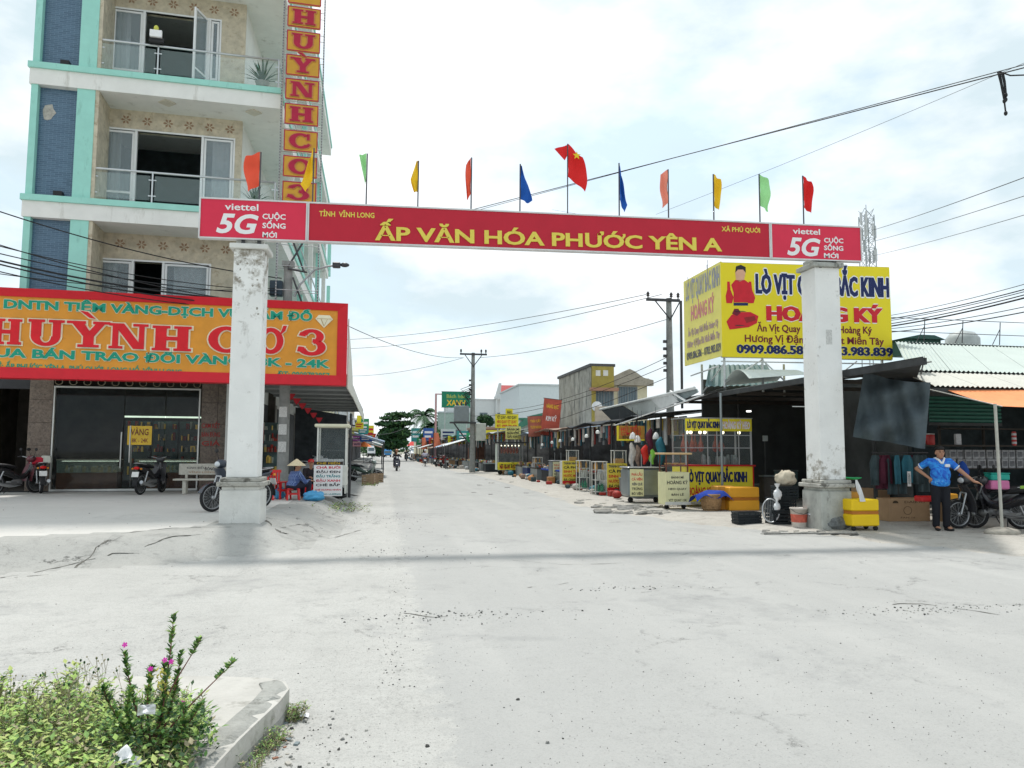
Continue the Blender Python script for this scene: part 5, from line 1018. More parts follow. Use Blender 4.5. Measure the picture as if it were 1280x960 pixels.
for row in range(2):
    for k in range(n):
        hh = (zs2-zs0)/2-.01
        if pk is None:
            pk = thing('printed_pack', 'grey printed pack stacked two high on the shelf behind the man', 'pack', shf.location, R(2), 'grey printed packs on the shop shelf'); pb = MB().bbox(0,.19,0,.15,0,hh,.006).build('box', pm[0], pk); o = pk
            MB().box(.03,.16,-.002,.001,hh*.25,hh*.8).build('print', mat('pack_print', (.13,.13,.14), .6, var=.6, scale=30), pk)
        else: o = copy_tree(pk)
        o['label'] = 'grey printed pack on the shop shelf, %s row, %s' % (('lower','upper')[row], ('leftmost','second from left','third from left','fourth from left','fifth from left','sixth from left','seventh from left','eighth from left')[k] if k < 8 else (('ninth from left','tenth from left','eleventh from left','twelfth from left','thirteenth from left','fourteenth from left','fifteenth from left')[min(k-8,6)])); o.location = CF2.w(xs0+.05+k*.21+r_.uniform(-.008,.008), 1.2+.05+r_.uniform(0,.04), zs0-.03+.002+row*(hh+.004)); o.rotation_euler.z = R(2)+r_.uniform(-.06,.06)
def simple(name, label, cat, loc, rz, parts, group=None):
    t = thing(name, label, cat, loc, rz, group)
    for nm, fn, m in parts: b = MB(); fn(b); b.build(nm, m, t)
    return t
def at2(px, py, y): x, z = CF2.f(px, py, y); return CF2.w(x, y, z)
glp = mat('jar_red', (.35,.03,.03), .4); 
p = at2(1163,556,1.0); simple('red_canister', 'dark red canister with pale lid on the upper shelf left of the man', 'canister', p, 0, [('can', lambda b: b.lathe([(.09,0),(.1,.02),(.1,.22),(.09,.24)], 14), glp), ('lid', lambda b: b.lathe([(.1,.241),(.105,.26),(.0,.265)], 14), mat('lid_pale', (.4,.38,.36), .5))])
p = at2(1199,556,1.0); simple('white_carton', 'narrow white carton standing on the upper shelf above the packs', 'carton', p, 0, [('box', lambda b: b.bbox(-.07,.07,0,.08,0,.26,.008), mat('carton_white', (.5,.5,.52), .6, var=.2, scale=20))])
MB().box(CF2.f(1155,556,1)[0], CF2.f(1285,556,1)[0], .95, 1.3, at2(1200,556,1).z-.04, at2(1200,556,1).z-.002).build('wall_shelf', wood_d, FR)
p = at2(1268,557,.6); simple('paper_lantern', 'red and white striped hanging roll to the right of the pole', 'lantern', p, 0, [('roll', lambda b: b.lathe([(.035,0),(.05,.03),(.05,.30),(.035,.33)], 12), mat('lantern_red', (.45,.06,.06), .6)), ('white_bands', lambda b: [b.lathe([(.052,z),(.052,z+.05)], 12) for z in (.04,.14,.24)], mat('carton_white', (.5,.5,.52), .6))])
# orange awning on a pole set in a concrete foot
pb_ = gz(1253,667); top = onY(1253,508,pb_.y); aw = thing('shade_pole', 'slim pale pole in a round concrete foot holding the orange awning', 'pole', (pb_.x, pb_.y, pb_.z)); MB().tube([(0,0,.05),(-.02,0,top.z-pb_.z+.05)], .028, 8).build('pole', mat('bamboo_pale', (.46,.45,.40), .8, var=.2), aw)
b = MB(); b.lathe([(0,-.03),(.33,-.03),(.35,.03),(.30,.08),(.12,.12),(.05,.12),(0,.12)], 14, sx=1, sy=.7); o = b.build('concrete_foot', mat('foot_concrete', (.38,.35,.30), .95, var=.25, scale=8, bump=.5), aw)
A0 = onY(1182,487,14.4); A1 = onY(1340,488,14.4); C1 = onY(1350,512,13.0)
def awf(u, v):
    a = A0.lerp(A1, u); c = top.lerp(C1, u) if u > 0 else top.copy(); c = Vector((top.x+(C1.x-top.x)*u, top.y+(C1.y-top.y)*u, top.z+(C1.z-top.z)*u)); p = a.lerp(c, v); p.z -= .05*math.sin(math.pi*v)*math.sin(math.pi*min(1,u+.2)); return p
# the awning's left edge runs from the roof to the pole: sampled as a sagging sheet
b = MB(); b.sheet(awf, 20, 10, .006); tag(b.build('orange_awning', mat('awning_orange', (.85,.30,.12), .7, var=.1, bump=.2, bscale=5), None), 'sagging orange cloth awning tied to the slim pole at right edge', 'awning')
b = MB(); L0 = onY(1150,484,14.5); pts = [L0.lerp(top, t) for t in (0,.5,1)]; b.tube(pts, .012, 5); tag(b.build('guy_rope', mat('rope_pale', (.55,.53,.48), .9), None), 'pale rope stretched from the shed corner to the awning pole', 'rope')
# dark grey tarpaulin hung in the opening
T = [onY(1080,464,14.5), onY(1163,478,13.9), onY(1066,546,14.6), onY(1156,561,14.0)]
def tf(u, v):
    p = T[0].lerp(T[1], u).lerp(T[2].lerp(T[3], u), v); w = math.sin(u*9+v*3)*.05*(.4+v)+.035*math.sin(u*19-v*7)+.035*math.sin(v*12+u*5); e_ = math.sin(math.pi*u)**.5 if 0 < u < 1 else 0; p += ray(1115,510).normalized()*w*e_*3.2; p.z -= .07*math.sin(math.pi*u)*(1-v); return p
b = MB(); b.sheet(tf, 28, 20, .006); tag(b.build('grey_tarpaulin', mat('tarp_slate', (.085,.11,.125), .75, var=.15, scale=3, bump=.4, bscale=6), None), 'slate grey tarpaulin hanging from the shed roof right of the gate pillar', 'tarpaulin')
# rooftop rail and tank behind
rl_ = thing('roof_rail', 'thin leaning rooftop rail above the pale roof at right', 'railing', CF2.w(-.8,5.4,zd_), R(2)); hz = CF2.f(1200,401,5.4)[1]-zd_
for k in range(7): b = MB(); x = .2+k*1.35; b.tube([(x,0,-.1),(x+.08,0,hz)], .014, 5); b.tube([(x-.3,0,-.05),(x+.05,0,hz*.7)], .012, 5); b.build('post', bsteel, rl_)
for z in (hz*.45, hz): b = MB(); b.tube([(-.6,0,z),(9.4,0,z+.02)], .011, 5); b.build('rail', bsteel, rl_)
p = at2(1203,428,6); t = simple('water_tank', 'small pale dome behind the upper roof ridge', 'tank', p, 0, [('dome', lambda b: b.lathe([(.5,-.6),(.5,.1),(.35,.3),(0,.4)], 14), mat('tank_grey', (.45,.48,.47), .5))])
b = MB(); x0, z0 = CF2.f(1130,428,6); x1, _ = CF2.f(1176,428,6); b.box(x0,x1,6,6.6,z0-.4,z0+.12); b.prism([(x0-.1,z0+.12),(x1+.1,z0+.12),(x1-.3,z0+.25),(x0+.5,z0+.25)], 5.9, 6.7); o = b.build('roof_hutch', mat('hutch_green', (.05,.12,.10), .7), None, CF2.loc, CF2.rz); tag(fixnormals(o), 'low dark green roof vent hut behind the pale roof ridge', 'roof hut')
# ------------------------------------------------------------------ billboard on the shed roof
cb0 = onY(903,446,20.6); cb1 = onY(903,328,20.6); e1 = onY(1116,449,20.25); far = onX(856,461,cb0.x)
BW = math.hypot(e1.x-cb0.x, e1.y-cb0.y); BR = math.atan2(e1.y-cb0.y, e1.x-cb0.x); bbh = cb1.z-cb0.z; BL = far.y-cb0.y; print('bill', BW, math.degrees(BR), bbh, BL, cb0)
bill = thing('billboard', 'yellow roast duck billboard on the shed roof, two printed faces', 'billboard', cb0, BR); BB = Frame(cb0, BR)
by = mat('billboard_yellow', (.80,.66,.02), .5, var=.04, scale=1, dirt=((.70,.58,.06), .36, 2)); navy = mat('print_navy', (.01,.02,.10), .5); bred = mat('print_crimson', (.60,.015,.03), .5); pgrn = mat('print_green', (.02,.22,.08), .5); maroon = mat('print_maroon', (.17,.01,.03), .5); skn = mat('print_skin', (.70,.40,.26), .6)
fp = MB().box(0, BW, 0, .04, 0, bbh).build('panel', by, bill)
sp_ = MB().box(-BL, -.01, 0, .04, .03, bbh+.03).build('panel', mat('billboard_yellow_faded', (.80,.72,.18), .5, var=.08, scale=2, dirt=((.74,.71,.40), .40, 3)), bill); sp_.rotation_euler.z = R(-90)-BR
b = MB()
for z in (-.02, bbh*.5, bbh-.02): b.box(0,BW,.05,.09,z,z+.04)
for k in range(6): b.box(k*(BW-.04)/5, k*(BW-.04)/5+.04, .095, .13, 0, bbh)
b.build('frame', alu, bill)
def bp_(s, m, p0, p1, cap, out=None, **k): return pt(s, m, bill, BB, -.002, p0, p1, cap, th=.006, outline=out, **k)
bp_('LÒ VỊT QUAY BẮC KINH', navy, (945,366), (1111,371), 23, (wh, .05), bold=.03, heavy=.02)
bp_('HOÀNG KÝ', bred, (959,400), (1103,403), 17, (wh, .05), bold=.03, heavy=.05); 
bp_('Ăn Vịt Quay Nhớ Đến Hoàng Ký', maroon, (946,414), (1090,417), 8.5, bold=.02); bp_('Hương Vị Đậm Đà Nhất Miền Tây', maroon, (931,427), (1105,431), 8.5, bold=.02)
bp_('0909.086.586 - 0783.983.839', navy, (921,441), (1116,445), 10, (wh, .03), bold=.03, heavy=.03)
# printed cook with two ducks, and a dish of roast ducks (flat print shapes)
def poly_print(nm, P, m, d=.004): o = MB(); a = [BB.f(px, py, -.002) for px, py in P]; o.prism(a, -.002-d, -.001); return fixnormals(o.build(nm, m, bill))
poly_print('printed_tunic', [(914,356),(919,350),(931,350),(939,356),(937,364),(935,378),(917,378),(917,366)], bred); poly_print('printed_face', [(920,350),(919,340),(922,335),(929,335),(932,340),(930,350),(925,352)], skn); poly_print('printed_hair', [(919,341),(920,333),(926,331),(932,334),(932,341),(929,337),(922,337)], blk_t, .006)
poly_print('printed_trousers', [(917,378.5),(935,378.5),(935,382),(917,382)], navy)
for dx in (0, 27): poly_print('printed_duck', [(909+dx,352),(912+dx,352),(913+dx,362),(917+dx,372),(915+dx,379),(908+dx,379),(907+dx,370),(909+dx,362)], bred, .005)
poly_print('printed_dish', [(908,402),(914,394),(922,390),(938,390),(948,395),(946,404),(936,409),(912,412)], bred); poly_print('printed_dish_head', [(915,392),(918,386),(923,386),(926,391),(921,395)], maroon, .006); poly_print('printed_dish_leg', [(930,397),(943,395),(945,400),(933,404)], mat('print_brown2', (.30,.02,.02), .5), .006)
for s_, m_, z_, c_, w_ in (('LÒ VỊT QUAY BẮC KINH', mat('faded_navy', (.32,.33,.40), .6), .76, .20, .9), ('HOÀNG KÝ', mat('faded_red', (.66,.24,.26), .6), .50, .16, .62), ('Ăn Vịt Quay Nhớ Đến Hoàng Ký', mat('faded_maroon', (.45,.32,.3), .6), .33, .07, .8), ('Hương Vị Đậm Đà Nhất Miền Tây', MATS['faded_maroon'], .20, .07, .86), ('0909.086.586 - 0783.983.839', mat('faded_black', (.12,.12,.14), .6), .06, .08, .9)):
    text(s_, m_, bill, -BL*.48, bbh*z_+.03, BL*w_, bbh*c_, y=-.003, th=.005, bold=.03, rot=R(-90)-BR)
for x, y in ((.1,.12),(BW*.24,.12),(BW*.6,.12),(BW*.95,.12),(.1,2.0),(BW*.5,1.6)): MB().tube([(x,y,-1.0),(x,y,.0 if y > 1 else bbh)], .035, 7).build('leg', mat('frame_pale', (.5,.52,.52), .5), bill)
for a, c in (((.1,.14,-.75),(BW*.24,.14,-.05)), ((BW*.24,.14,-.05),(BW*.4,.14,-.8)), ((.1,.2,-.2),(.1,2,-.9)), ((-.05,.2,-.25),(-.05,2.6,-.3)), ((0,.1,-.12),(BW,.1,-.12)), ((BW*.6,.14,-.8),(BW*.8,.14,-.05))): MB().tube([a, c], .022, 6).build('brace', MATS['frame_pale'], bill)
b = MB(); b.sheet(lambda u, v: (cb0.x+.15+1.7*u, 19.3+v*1.6, 3.36+.13*u*1.7+.5*math.sin(math.pi*(.12+v*.8))*(1-.4*u)), 14, 10, .01); tag(b.build('curved_roof_sheet', mat('sheet_pale', (.60,.66,.62), .6, var=.1), None), 'pale curved plastic sheet lying on the shed roof under the billboard', 'roof sheet')
b = MB(); corr(b, (cb0.x-.1,21.6,3.5), (cb0.x+2.3,21.6,3.6), (cb0.x+.4,22.4,4.25), (cb0.x+2.3,22.4,4.3), 12, .02); tag(b.build('tin_sheet', mat('sheet_teal', (.10,.18,.20), .6, var=.2), None), 'dark teal corrugated sheet propped behind the billboard corner', 'roof sheet')
# ------------------------------------------------------------------ big glazed duck stall
q = gz(858,634); DX = q.x; DY = q.y; DF = Frame((DX, DY, 0)); zb = H(DX, DY); dw = DF.f(940,560)[0]; zt_ = DF.f(860,523)[1]-zb; zp1 = DF.f(900,583)[1]-zb; zp0 = DF.f(900,609)[1]-zb; zm = DF.f(900,539)[1]-zb; print('duck', dw, zt_, zp1, zp0)
ds = thing('duck_stall', 'long glazed roast duck stall with yellow lettered panels and a row of bulbs', 'food stall', (DX, DY, zb)); dd = 1.0
yp = mat('panel_yellow', (.80,.68,.04), .5, var=.05); redtrim = mat('trim_red', (.55,.02,.02), .5)
MB().box(.0,dw,.0,dd,.15,zp1).build('counter', yp, ds); MB().box(-.02,dw+.08,-.04,dd+.02,zp1+.001,zp1+.04).build('counter_rim', redtrim, ds); MB().box(dw+.001,dw+.03,-.02,.02,.15,zp1).build('corner_trim', redtrim, ds)
for x in (0, dw-.04):
    for y in (0, dd-.04): MB().box(x,x+.04,y,y+.04,zp1+.041,zt_).build('post', alu, ds)
for z in (zp1+.5, zp1+.85): b = MB(); b.box(.04,dw-.04,.01,.03,z,z+.02); b.box(.01,.03,.04,dd-.04,z,z+.02); b.build('glazing_bar', alu, ds)
for x in (dw*.33, dw*.47, dw*.8): MB().box(x,x+.02,.012,.032,zp1+.045,zm).build('mullion', alu, ds)
for a in (0.04, dw*.33+.02, dw*.8+.02): MB().box(a, {0.04: dw*.33, dw*.33+.02: dw*.8, dw*.8+.02: dw-.04}[a], .016, .02, zp1+.045, zm).build('pane', cglass, ds)
MB().box(.016,.02,.04,dd-.04,zp1+.045,zt_-.02).build('pane', cglass, ds)
MB().box(.0,dw,-.01,.01,zm,zt_).build('name_panel', yp, ds); MB().box(-.02,dw+.02,-.02,dd,zt_+.001,zt_+.03).build('roof', alu, ds)
text('LÒ VỊT QUAY BẮC KINH', navy, ds, dw*.27, zm+.09, dw*.48, .17, y=-.011, bold=.03, heavy=.02); text('HOÀNG KÝ HEO', bred, ds, dw*.76, zm+.08, dw*.42, .18, y=-.011, bold=.03, heavy=.02, outline=(wh, .03))
text('LÒ VỊT QUAY BẮC KINH', navy, ds, dw*.46, zp1-.42, dw*.9, .26, y=-.001, bold=.03, heavy=.02); text('HOÀNG KÝ  HEO QUAY', bred, ds, dw*.42, zp1-.78, dw*.8, .20, y=-.001, bold=.03)
for k, px in enumerate((843.5,852.5,861,877.5,883.5,906,926.5)):
    x = DF.f(px,537)[0] if px > 858 else .12*k+.1; b = MB(); b.lathe([(.012,.05),(.015,.03),(.04,0),(.045,-.03),(.03,-.06),(0,-.07)], 10, (x, .14, zm-.01)); b.build('bulb', mat('bulb_glow', (1,.90,.62), emit=1.6), ds)
duckm = mat('roast_duck', (.28,.05,.025), .3, spec=.5, var=.3, scale=12); rr_ = random.Random(4)
for k in range(7):
    x = .12+k*.13+(.35 if k > 4 else 0); t = thing('roast_duck', 'red brown roast duck hanging in the glazed stall, %s from the left' % _ORD[k], 'duck', (DX+x, DY+.45+.1*(k % 2), zb+zm-.08), rr_.random()*3, 'roast ducks hanging in the stall'); b = MB(); b.lathe([(.0,-.5),(.06,-.47),(.085,-.36),(.06,-.24),(.022,-.15),(.018,-.03),(.03,0),(0,.02)], 10); b.build('carcass', duckm, t); b = MB(); b.tube([(.05,0,-.25),(.1,.0,-.4)], .014, 5); b.tube([(-.05,0,-.25),(-.1,.0,-.4)], .014, 5); b.build('wings', duckm, t)
b = MB(); 
for k in range(16): x = dw*.35+rr_.random()*dw*.6; b.lathe([(.05,0),(.06,.1),(.04,.2+.1*rr_.random())], 8, (x,.3+.4*rr_.random(),zp1+.04))
b.build('jars', mat('jar_grey', (.25,.3,.3), .3, var=.4), ds, kind='stuff')
# narrow roast-meat cart with cream poster in front of it
q = gz(832,637); CF3 = Frame(q); wq = CF3.f(862,600)[0]; h1 = CF3.f(845,588)[1]-q.z; h2 = CF3.f(845,566)[1]-q.z; c3 = thing('small_cart', 'small cream poster cart with wooden-roofed glass box, left of the duck stall', 'food cart', q)
creamy = mat('poster_cream', (.70,.68,.40), .6, var=.08); MB().bbox(0,wq,0,.55,.12,h1,.01).build('cabinet', creamy, c3); MB().box(-.01,wq+.01,-.02,-.001,.12,.2).build('foot_rail', alum, c3)
for x in (.03,wq-.05): 
    for y in (.02,.5): MB().box(x,x+.03,y,y+.03,h1+.001,h2).build('post', mat('frame_brown', (.15,.05,.03), .6), c3)
MB().bbox(-.06,wq+.06,-.06,.62,h2+.001,h2+.05,.01).build('roof', mat('ply_tan', (.55,.38,.2), .7), c3); MB().box(.05,wq-.05,.03,.033,h1,h2).build('pane', cglass, c3); MB().box(.06,wq-.06,.1,.45,h1+.15,h1+.18).build('shelf', MATS['frame_brown'], c3)
b = MB(); 
for k in range(8): b.ell((.12+k*.07,.2+.05*(k % 3),h1+.22), (.06,.08,.03), 8, 5)
b.build('buns', mat('bread_gold', (.6,.33,.1), .7), c3, kind='stuff')
for i, (s_, w_, c_) in enumerate((('BÁNH MÌ', .5, .055), ('HOÀNG KÝ', .85, .085), ('HEO QUAY', .75, .05), ('BÁN LẺ', .5, .05), ('VỊT QUAY 15K', .75, .06), ('BÁNH BAO 10K', .75, .06))): text(s_, blk_t, c3, wq*.5, h1-.16-i*.15, wq*w_, c_, y=-.001, bold=.02)
for x in (.1,wq-.1): MB().lathe([(0,-.02),(.06,-.02),(.06,.02),(0,.02)], 12, (x,.2,.06), 'y').build('wheel', rub, c3)
# round steel cart with poster
q = gz(786,629); F4 = Frame(q); w4 = F4.f(830,600)[0]; h4 = F4.f(800,583)[1]-q.z; c4 = thing('steel_cart', 'round-cornered grey steel cart with a pale yellow poster on its left', 'food cart', q); stl = mat('brushed_steel', (.22,.25,.26), .35, metal=.5, var=.2, scale=2)
MB().bbox(0,w4,.0,.8,.18,h4,.06).build('body', stl, c4); MB().bbox(-.03,w4+.03,-.03,.83,h4+.001,h4+.03,.02).build('top', alu, c4); po = MB().box(.04,w4*.42,-.02,-.001,.2,h4-.03).build('poster', creamy, c4)
for i, (s_, m_) in enumerate((('PHÁ LẤU', bred), ('CÁ VIÊN', bred), ('XIÊN QUE', navy), ('TRỨNG', blk_t), ('BÒ VIÊN', blk_t))): text(s_, m_, po, w4*.23, h4-.22-i*.14, w4*.3, .07, y=-.021, bold=.02)
for x in (.15,w4-.15):
    MB().lathe([(0,-.02),(.08,-.02),(.08,.02),(0,.02)], 12, (x,.3,.08), 'y').build('wheel', rub, c4)
for k in range(3): MB().tube([(.2+.3*k,.3,h4+.03),(.2+.3*k,.3,h4+.4)], .012, 5).build('utensil', alu, c4)
# glass cabinet with menu board
q = gz(759,619); F5 = Frame(q); w5 = F5.f(784,600)[0]; h5 = F5.f(770,578)[1]-q.z; c5 = thing('menu_cabinet', 'yellow menu board cabinet with a small glass box on top', 'food cart', q); MB().bbox(0,w5,.02,.5,.1,h5,.01).build('cabinet', alum, c5); po = MB().box(.0,w5,-.0,.019,.14,h5+.02).build('menu_board', mat('menu_yellow', (.76,.62,.08), .6), c5); MB().box(.0,w5,-.004,.0,.14,.26).build('menu_foot', redtrim, c5)
for i, (s_, m_) in enumerate((('THÀNH NHÂN', navy), ('CÀ PHÊ', blk_t), ('SINH TỐ', bred), ('NƯỚC MÍA', bred), ('ĐÁ CHANH', blk_t))): text(s_, m_, po, w5*.5, h5-.13-i*.17, w5*.85, .09, y=-.001, bold=.03)
xg = F5.f(768,578)[0]; hg = F5.f(770,562)[1]-q.z
for x in (xg, w5-.03):
    for y in (.05,.4): MB().box(x,x+.03,y,y+.03,h5+.001,hg).build('post', alum, c5)
MB().box(xg-.01,w5+.01,.04,.44,hg+.001,hg+.03).build('glass_box_top', alum, c5); MB().box(xg+.03,w5-.03,.055,.058,h5,hg).build('pane', cglass, c5); b = MB(); b.bbox(xg+.06,w5-.06,.12,.35,h5+.01,h5+.18,.02); b.build('bread', MATS['bread_gold'], c5)
q = gz(744,619); F6 = Frame(q); w6 = F6.f(760,600)[0]; h6 = F6.f(750,576)[1]-q.z; c6 = thing('glass_cabinet', 'aluminium framed glass cabinet of bottles left of the menu board', 'cabinet', q)
for x in (0,w6-.05): 
    for y in (0,.45): MB().box(x,x+.03,y,y+.03,0,h6).build('post', alum, c6)
MB().box(-.01,w6-.01,-.01,.49,h6+.001,h6+.03).build('top', alum, c6)
for z in (.1,.5,.85): MB().box(.03,w6-.06,.01,.46,z,z+.015).build('shelf', alum, c6)
MB().box(.03,w6-.055,.012,.015,.12,h6-.02).build('pane', cglass, c6)
b = MB(); r_ = random.Random(6)
for k in range(18): b.lathe([(.035,0),(.04,.02),(.04,.16),(.015,.22),(.015,.27)], 8, (.07+r_.random()*(w6-.16), .08+.3*r_.random(), (.117,.517,.867)[k % 3]), mi=k % 3)
b.build('bottles', [mat('bottle_green', (.02,.25,.12), .3), mat('bottle_white', (.6,.6,.55), .4), mat('bottle_orange', (.6,.3,.05), .4)], c6, kind='stuff')
# hanging yellow signboard, lamps and goods under the awning
s0 = onY(771,532,24.0); s1 = onY(806,551,24.0); hs = thing('hanging_sign', 'brown and yellow hanging signboard under the white awning edge', 'sign', (s0.x, 24.0, s1.z)); hw, hh = s1.x-s0.x, s0.z-s1.z
MB().box(0,hw,0,.04,0,hh).build('board', mat('board_ochre', (.42,.22,.04), .6, var=.3, scale=4), hs); MB().box(0,hw,-.006,.0,0,.05).build('edge', yp, hs); MB().box(.0,.06,-.008,-.001,.05,hh).build('edge', yp, hs); text('HỦ TIẾU', bred, hs, hw*.5, hh*.62, hw*.7, .13, y=-.001, bold=.02); text('CƠM PHẦN', bred, hs, hw*.5, hh*.35, hw*.7, .11, y=-.001, bold=.02); text('BÌNH DÂN', mat('print_dark', (.06,.04,.02), .6), hs, hw*.5, hh*.12, hw*.6, .1, y=-.007, bold=.02)
for x in (.1,hw-.1): MB().tube([(x,.02,hh),(x,.02,hh+.5)], .006, 4).build('hanger', bsteel, hs)
for i, (px, py) in enumerate(((791,545),(797,549),(820,545))):
    p = onY(px, py, 23.0); simple('lamp_shade', ('white bulb lamp left of the hanging goods','lower white bulb lamp by the ochre signboard','white bulb lamp near the corner of the duck stall')[i], 'lamp', p, 0, [('shade', lambda b: b.lathe([(.02,.12),(.06,.08),(.11,-.04),(.1,-.1),(0,-.1)], 12), mat('lamp_white', (.8,.8,.78), .5)), ('cord', lambda b: b.tube([(0,0,.12),(0,0,.9)], .006, 4), blk)])
def hang(label, p, h, w, m, grp=None, seed=0, name='hanging_bag', cat='bag'):
    t = thing(name, label, cat, p, 0, grp); b = MB(); jf = lambda u, v: .62*(.16+math.sin(3.0*v**.7))*(1+.35*noise.noise(Vector((math.cos(u*6.283)*1.6, math.sin(u*6.283)*1.6, v*5+seed)))); b.sheet(lambda u, v: (math.cos(u*6.283)*w*jf(u % 1, v)+.03*math.sin(v*9+seed), math.sin(u*6.283)*w*.7*jf(u % 1, v), -h*v), 16, 10); b.build('cloth', m, t); b = MB(); b.tube([(0,0,0),(0,0,.35)], .006, 4); b.build('string', blk, t); return t
gm_ = {'r': mat('goods_scarlet', (.6,.03,.02), .5, var=.3), 'g': mat('goods_lime', (.25,.6,.08), .5, var=.2), 'b': mat('goods_teal', (.03,.16,.22), .6, var=.3), 'n': mat('goods_brown', (.25,.17,.13), .7, var=.4, scale=10), 'p': mat('goods_pale', (.5,.46,.42), .7, var=.3, scale=10), 'k': mat('goods_plum', (.10,.02,.04), .8, var=.4), 's': mat('goods_slate', (.06,.09,.10), .8, var=.4), 'w': mat('goods_white', (.6,.6,.6), .7)}
for px, py, h, w, c, lab in ((806,556,.6,.16,'r','red plastic bag hanging over the steel cart'), (815,560,.5,.13,'g','lime green bag hanging beside the red one'), (826,546,.9,.2,'b','teal cloth bundle hanging left of the duck stall'), (790,553,.8,.14,'p','pale bundle hanging under the ochre signboard'), (797,556,.7,.11,'n','brown bundle hanging right of the pale one'), (812,535,.8,.14,'k','plum dark bundle hung high under the awning')): hang(lab, onY(px, py, 22.6), h, w, gm_[c], seed=px)
# ------------------------------------------------------------------ things in front of the shed and around the right pillar
q = gz(889,638); t = thing('wicker_basket', 'round wicker basket with blue cloth thrown over it by the yellow panel', 'basket', q); wk = mat('wicker', (.36,.22,.11), .85, var=.35, scale=25, bump=.6, bscale=60)
b = MB(); b.lathe([(.2,0),(.25,.12),(.275,.3),(.28,.42),(.26,.43),(.25,.4)], 18); b.build('basket_body', wk, t)
b = MB(); 
for z in (.06,.14,.22,.30,.38): b.lathe([(.235+z*.13,z-.012),(.25+z*.13,z),(.235+z*.13,z+.012)], 18)
b.build('weave_band', wk, t)
bc_ = mat('cloth_royal_blue', (.012,.05,.33), .85, var=.2); b = MB(); b.sheet(lambda u, v: ((u-.5)*1.0, (v-.5)*.55, .47+.05*math.sin(u*9+v*4)-.25*max(0,abs(u-.5)-.26)*2.2-.5*max(0,abs(v-.5)-.3)), 18, 10, .01); tag(b.build('blue_cloth', bc_, None, (q.x, q.y, q.z)), 'royal blue cloth draped over the wicker basket and the orange foam box', 'cloth')
def foam_box(label, q, w, h, d, m, band, rz=0, name='foam_box', wheels=False, lidm=None):
    t = thing(name, label, 'box', q, rz); z = .09 if wheels else 0
    MB().bbox(0,w,0,d,z,z+h*.44,.02).build('box_base', m, t); MB().box(.012,w-.012,.012,d-.012,z+h*.44+.001,z+h*.56).build('tape_band', band, t); MB().bbox(0,w,0,d,z+h*.56+.001,z+h,.02).build('lid', lidm or m, t)
    if wheels:
        for x in (.06,w-.06):
            for y in (.06,d-.06): MB().lathe([(0,-.02),(.045,-.02),(.045,.02),(0,.02)], 10, (x,y,.045), 'y').build('wheel', rub, t)
    return t
org = mat('foam_orange', (.80,.38,.03), .6, var=.06); org2 = mat('tape_brown', (.45,.16,.02), .5); ylw = mat('box_yellow', (.82,.55,.01), .5, var=.05)
def pxw(q, px): return Frame(q).f(px, 600)[0]
q = gz(912,638.5); foam_box('orange foam box with brown tape in front of the duck stall', q, pxw(q,949), .60, .45, org, org2)
q2 = Vector((q.x-.22, q.y+.25, q.z)); foam_box('second orange foam box, partly behind the taped one', q2, .5, .62, .4, mat('foam_orange_dull', (.62,.30,.05), .6), org2)
blkp = mat('crate_black', (.014,.02,.024), .55, var=.2)
def crate(label, q, w, h, d, m, rz=0, name='plastic_crate', rows=4, cat='crate'):
    t = thing(name, label, cat, q, rz)
    MB().box(.02,w-.02,.02,d-.02,.0,.02).build('bottom', m, t)
    for nm, (x0,x1,y0,y1) in (('side', (0,w,0,.018)), ('side', (0,w,d-.018,d)), ('side', (0,.018,.019,d-.019)), ('side', (w-.018,w,.019,d-.019))):
        b = MB(); fx = x1-x0 > .1
        for k in range(rows): z0 = k*h/rows+.004; b.box(x0, x1, y0, y1, z0, z0+h/rows*.62)
        n = 5
        for k in range(n):
            if fx: xx = x0+k*(x1-x0-.02)/(n-1); b.box(xx, xx+.02, y0+.003, y1-.003, 0.001, h-.002)
            else: yy = y0+k*(y1-y0-.02)/(n-1); b.box(x0+.003, x1-.003, yy, yy+.02, 0.001, h-.002)
        b.build(nm, m, t, kind='stuff')
    b = MB(); b.box(-.008,w+.008,-.008,.0195,h-.02,h+.004); b.box(-.008,w+.008,d-.0195,d+.008,h-.02,h+.004); b.box(-.008,.0195,.02,d-.02,h-.02,h+.004); b.box(w-.0195,w+.008,.02,d-.02,h-.02,h+.004); b.build('rim', m, t)
    return t
q = gz(923,655.5); w = pxw(q,951)
for k in range(4): crate(('lowest','second','third','topmost')[k]+' black tray of the low stack in front of the orange box', Vector((q.x+.008*(k % 2), q.y+.006*k, q.z+k*.062)), w, .058, .32, blkp, name='black_tray', rows=2, cat='tray')
q = gz(968,656); w = pxw(q,993); lowc = crate('black plastic crate on the ground left of the tall bucket', q, w, .30, .40, blkp)
q3 = Vector((q.x+.10, q.y+.12, q.z+.306)); crate('black plastic crate stacked upright behind the buckets', q3, .50, .24, .38, blkp, R(3)); crate('uppermost black plastic crate under the beige sack', Vector((q3.x+.08, q3.y+.02, q3.z+.248)), .46, .24, .36, blkp, R(-4))
sk = mat('sack_beige', (.55,.49,.38), .85, var=.15, scale=8, bump=.4); t = bag('beige cloth sack resting on the crate stack beside the right pillar', (q3.x+.36, q3.y+.2, q3.z+.495), (.22,.18,.17), sk, 21, 'cloth_sack', knot=False)
wp = mat('white_polythene', (.72,.73,.74), .35, var=.1, bump=.5, bscale=12)
bag('crumpled white bag hung on the left side of the crate stack', (q3.x+.02, q3.y-.06, q3.z+.22), (.09,.06,.11), wp, 31); bag('smaller white bag below the crumpled one', (q3.x-.01, q3.y-.08, q3.z-.02), (.07,.05,.09), wp, 32)
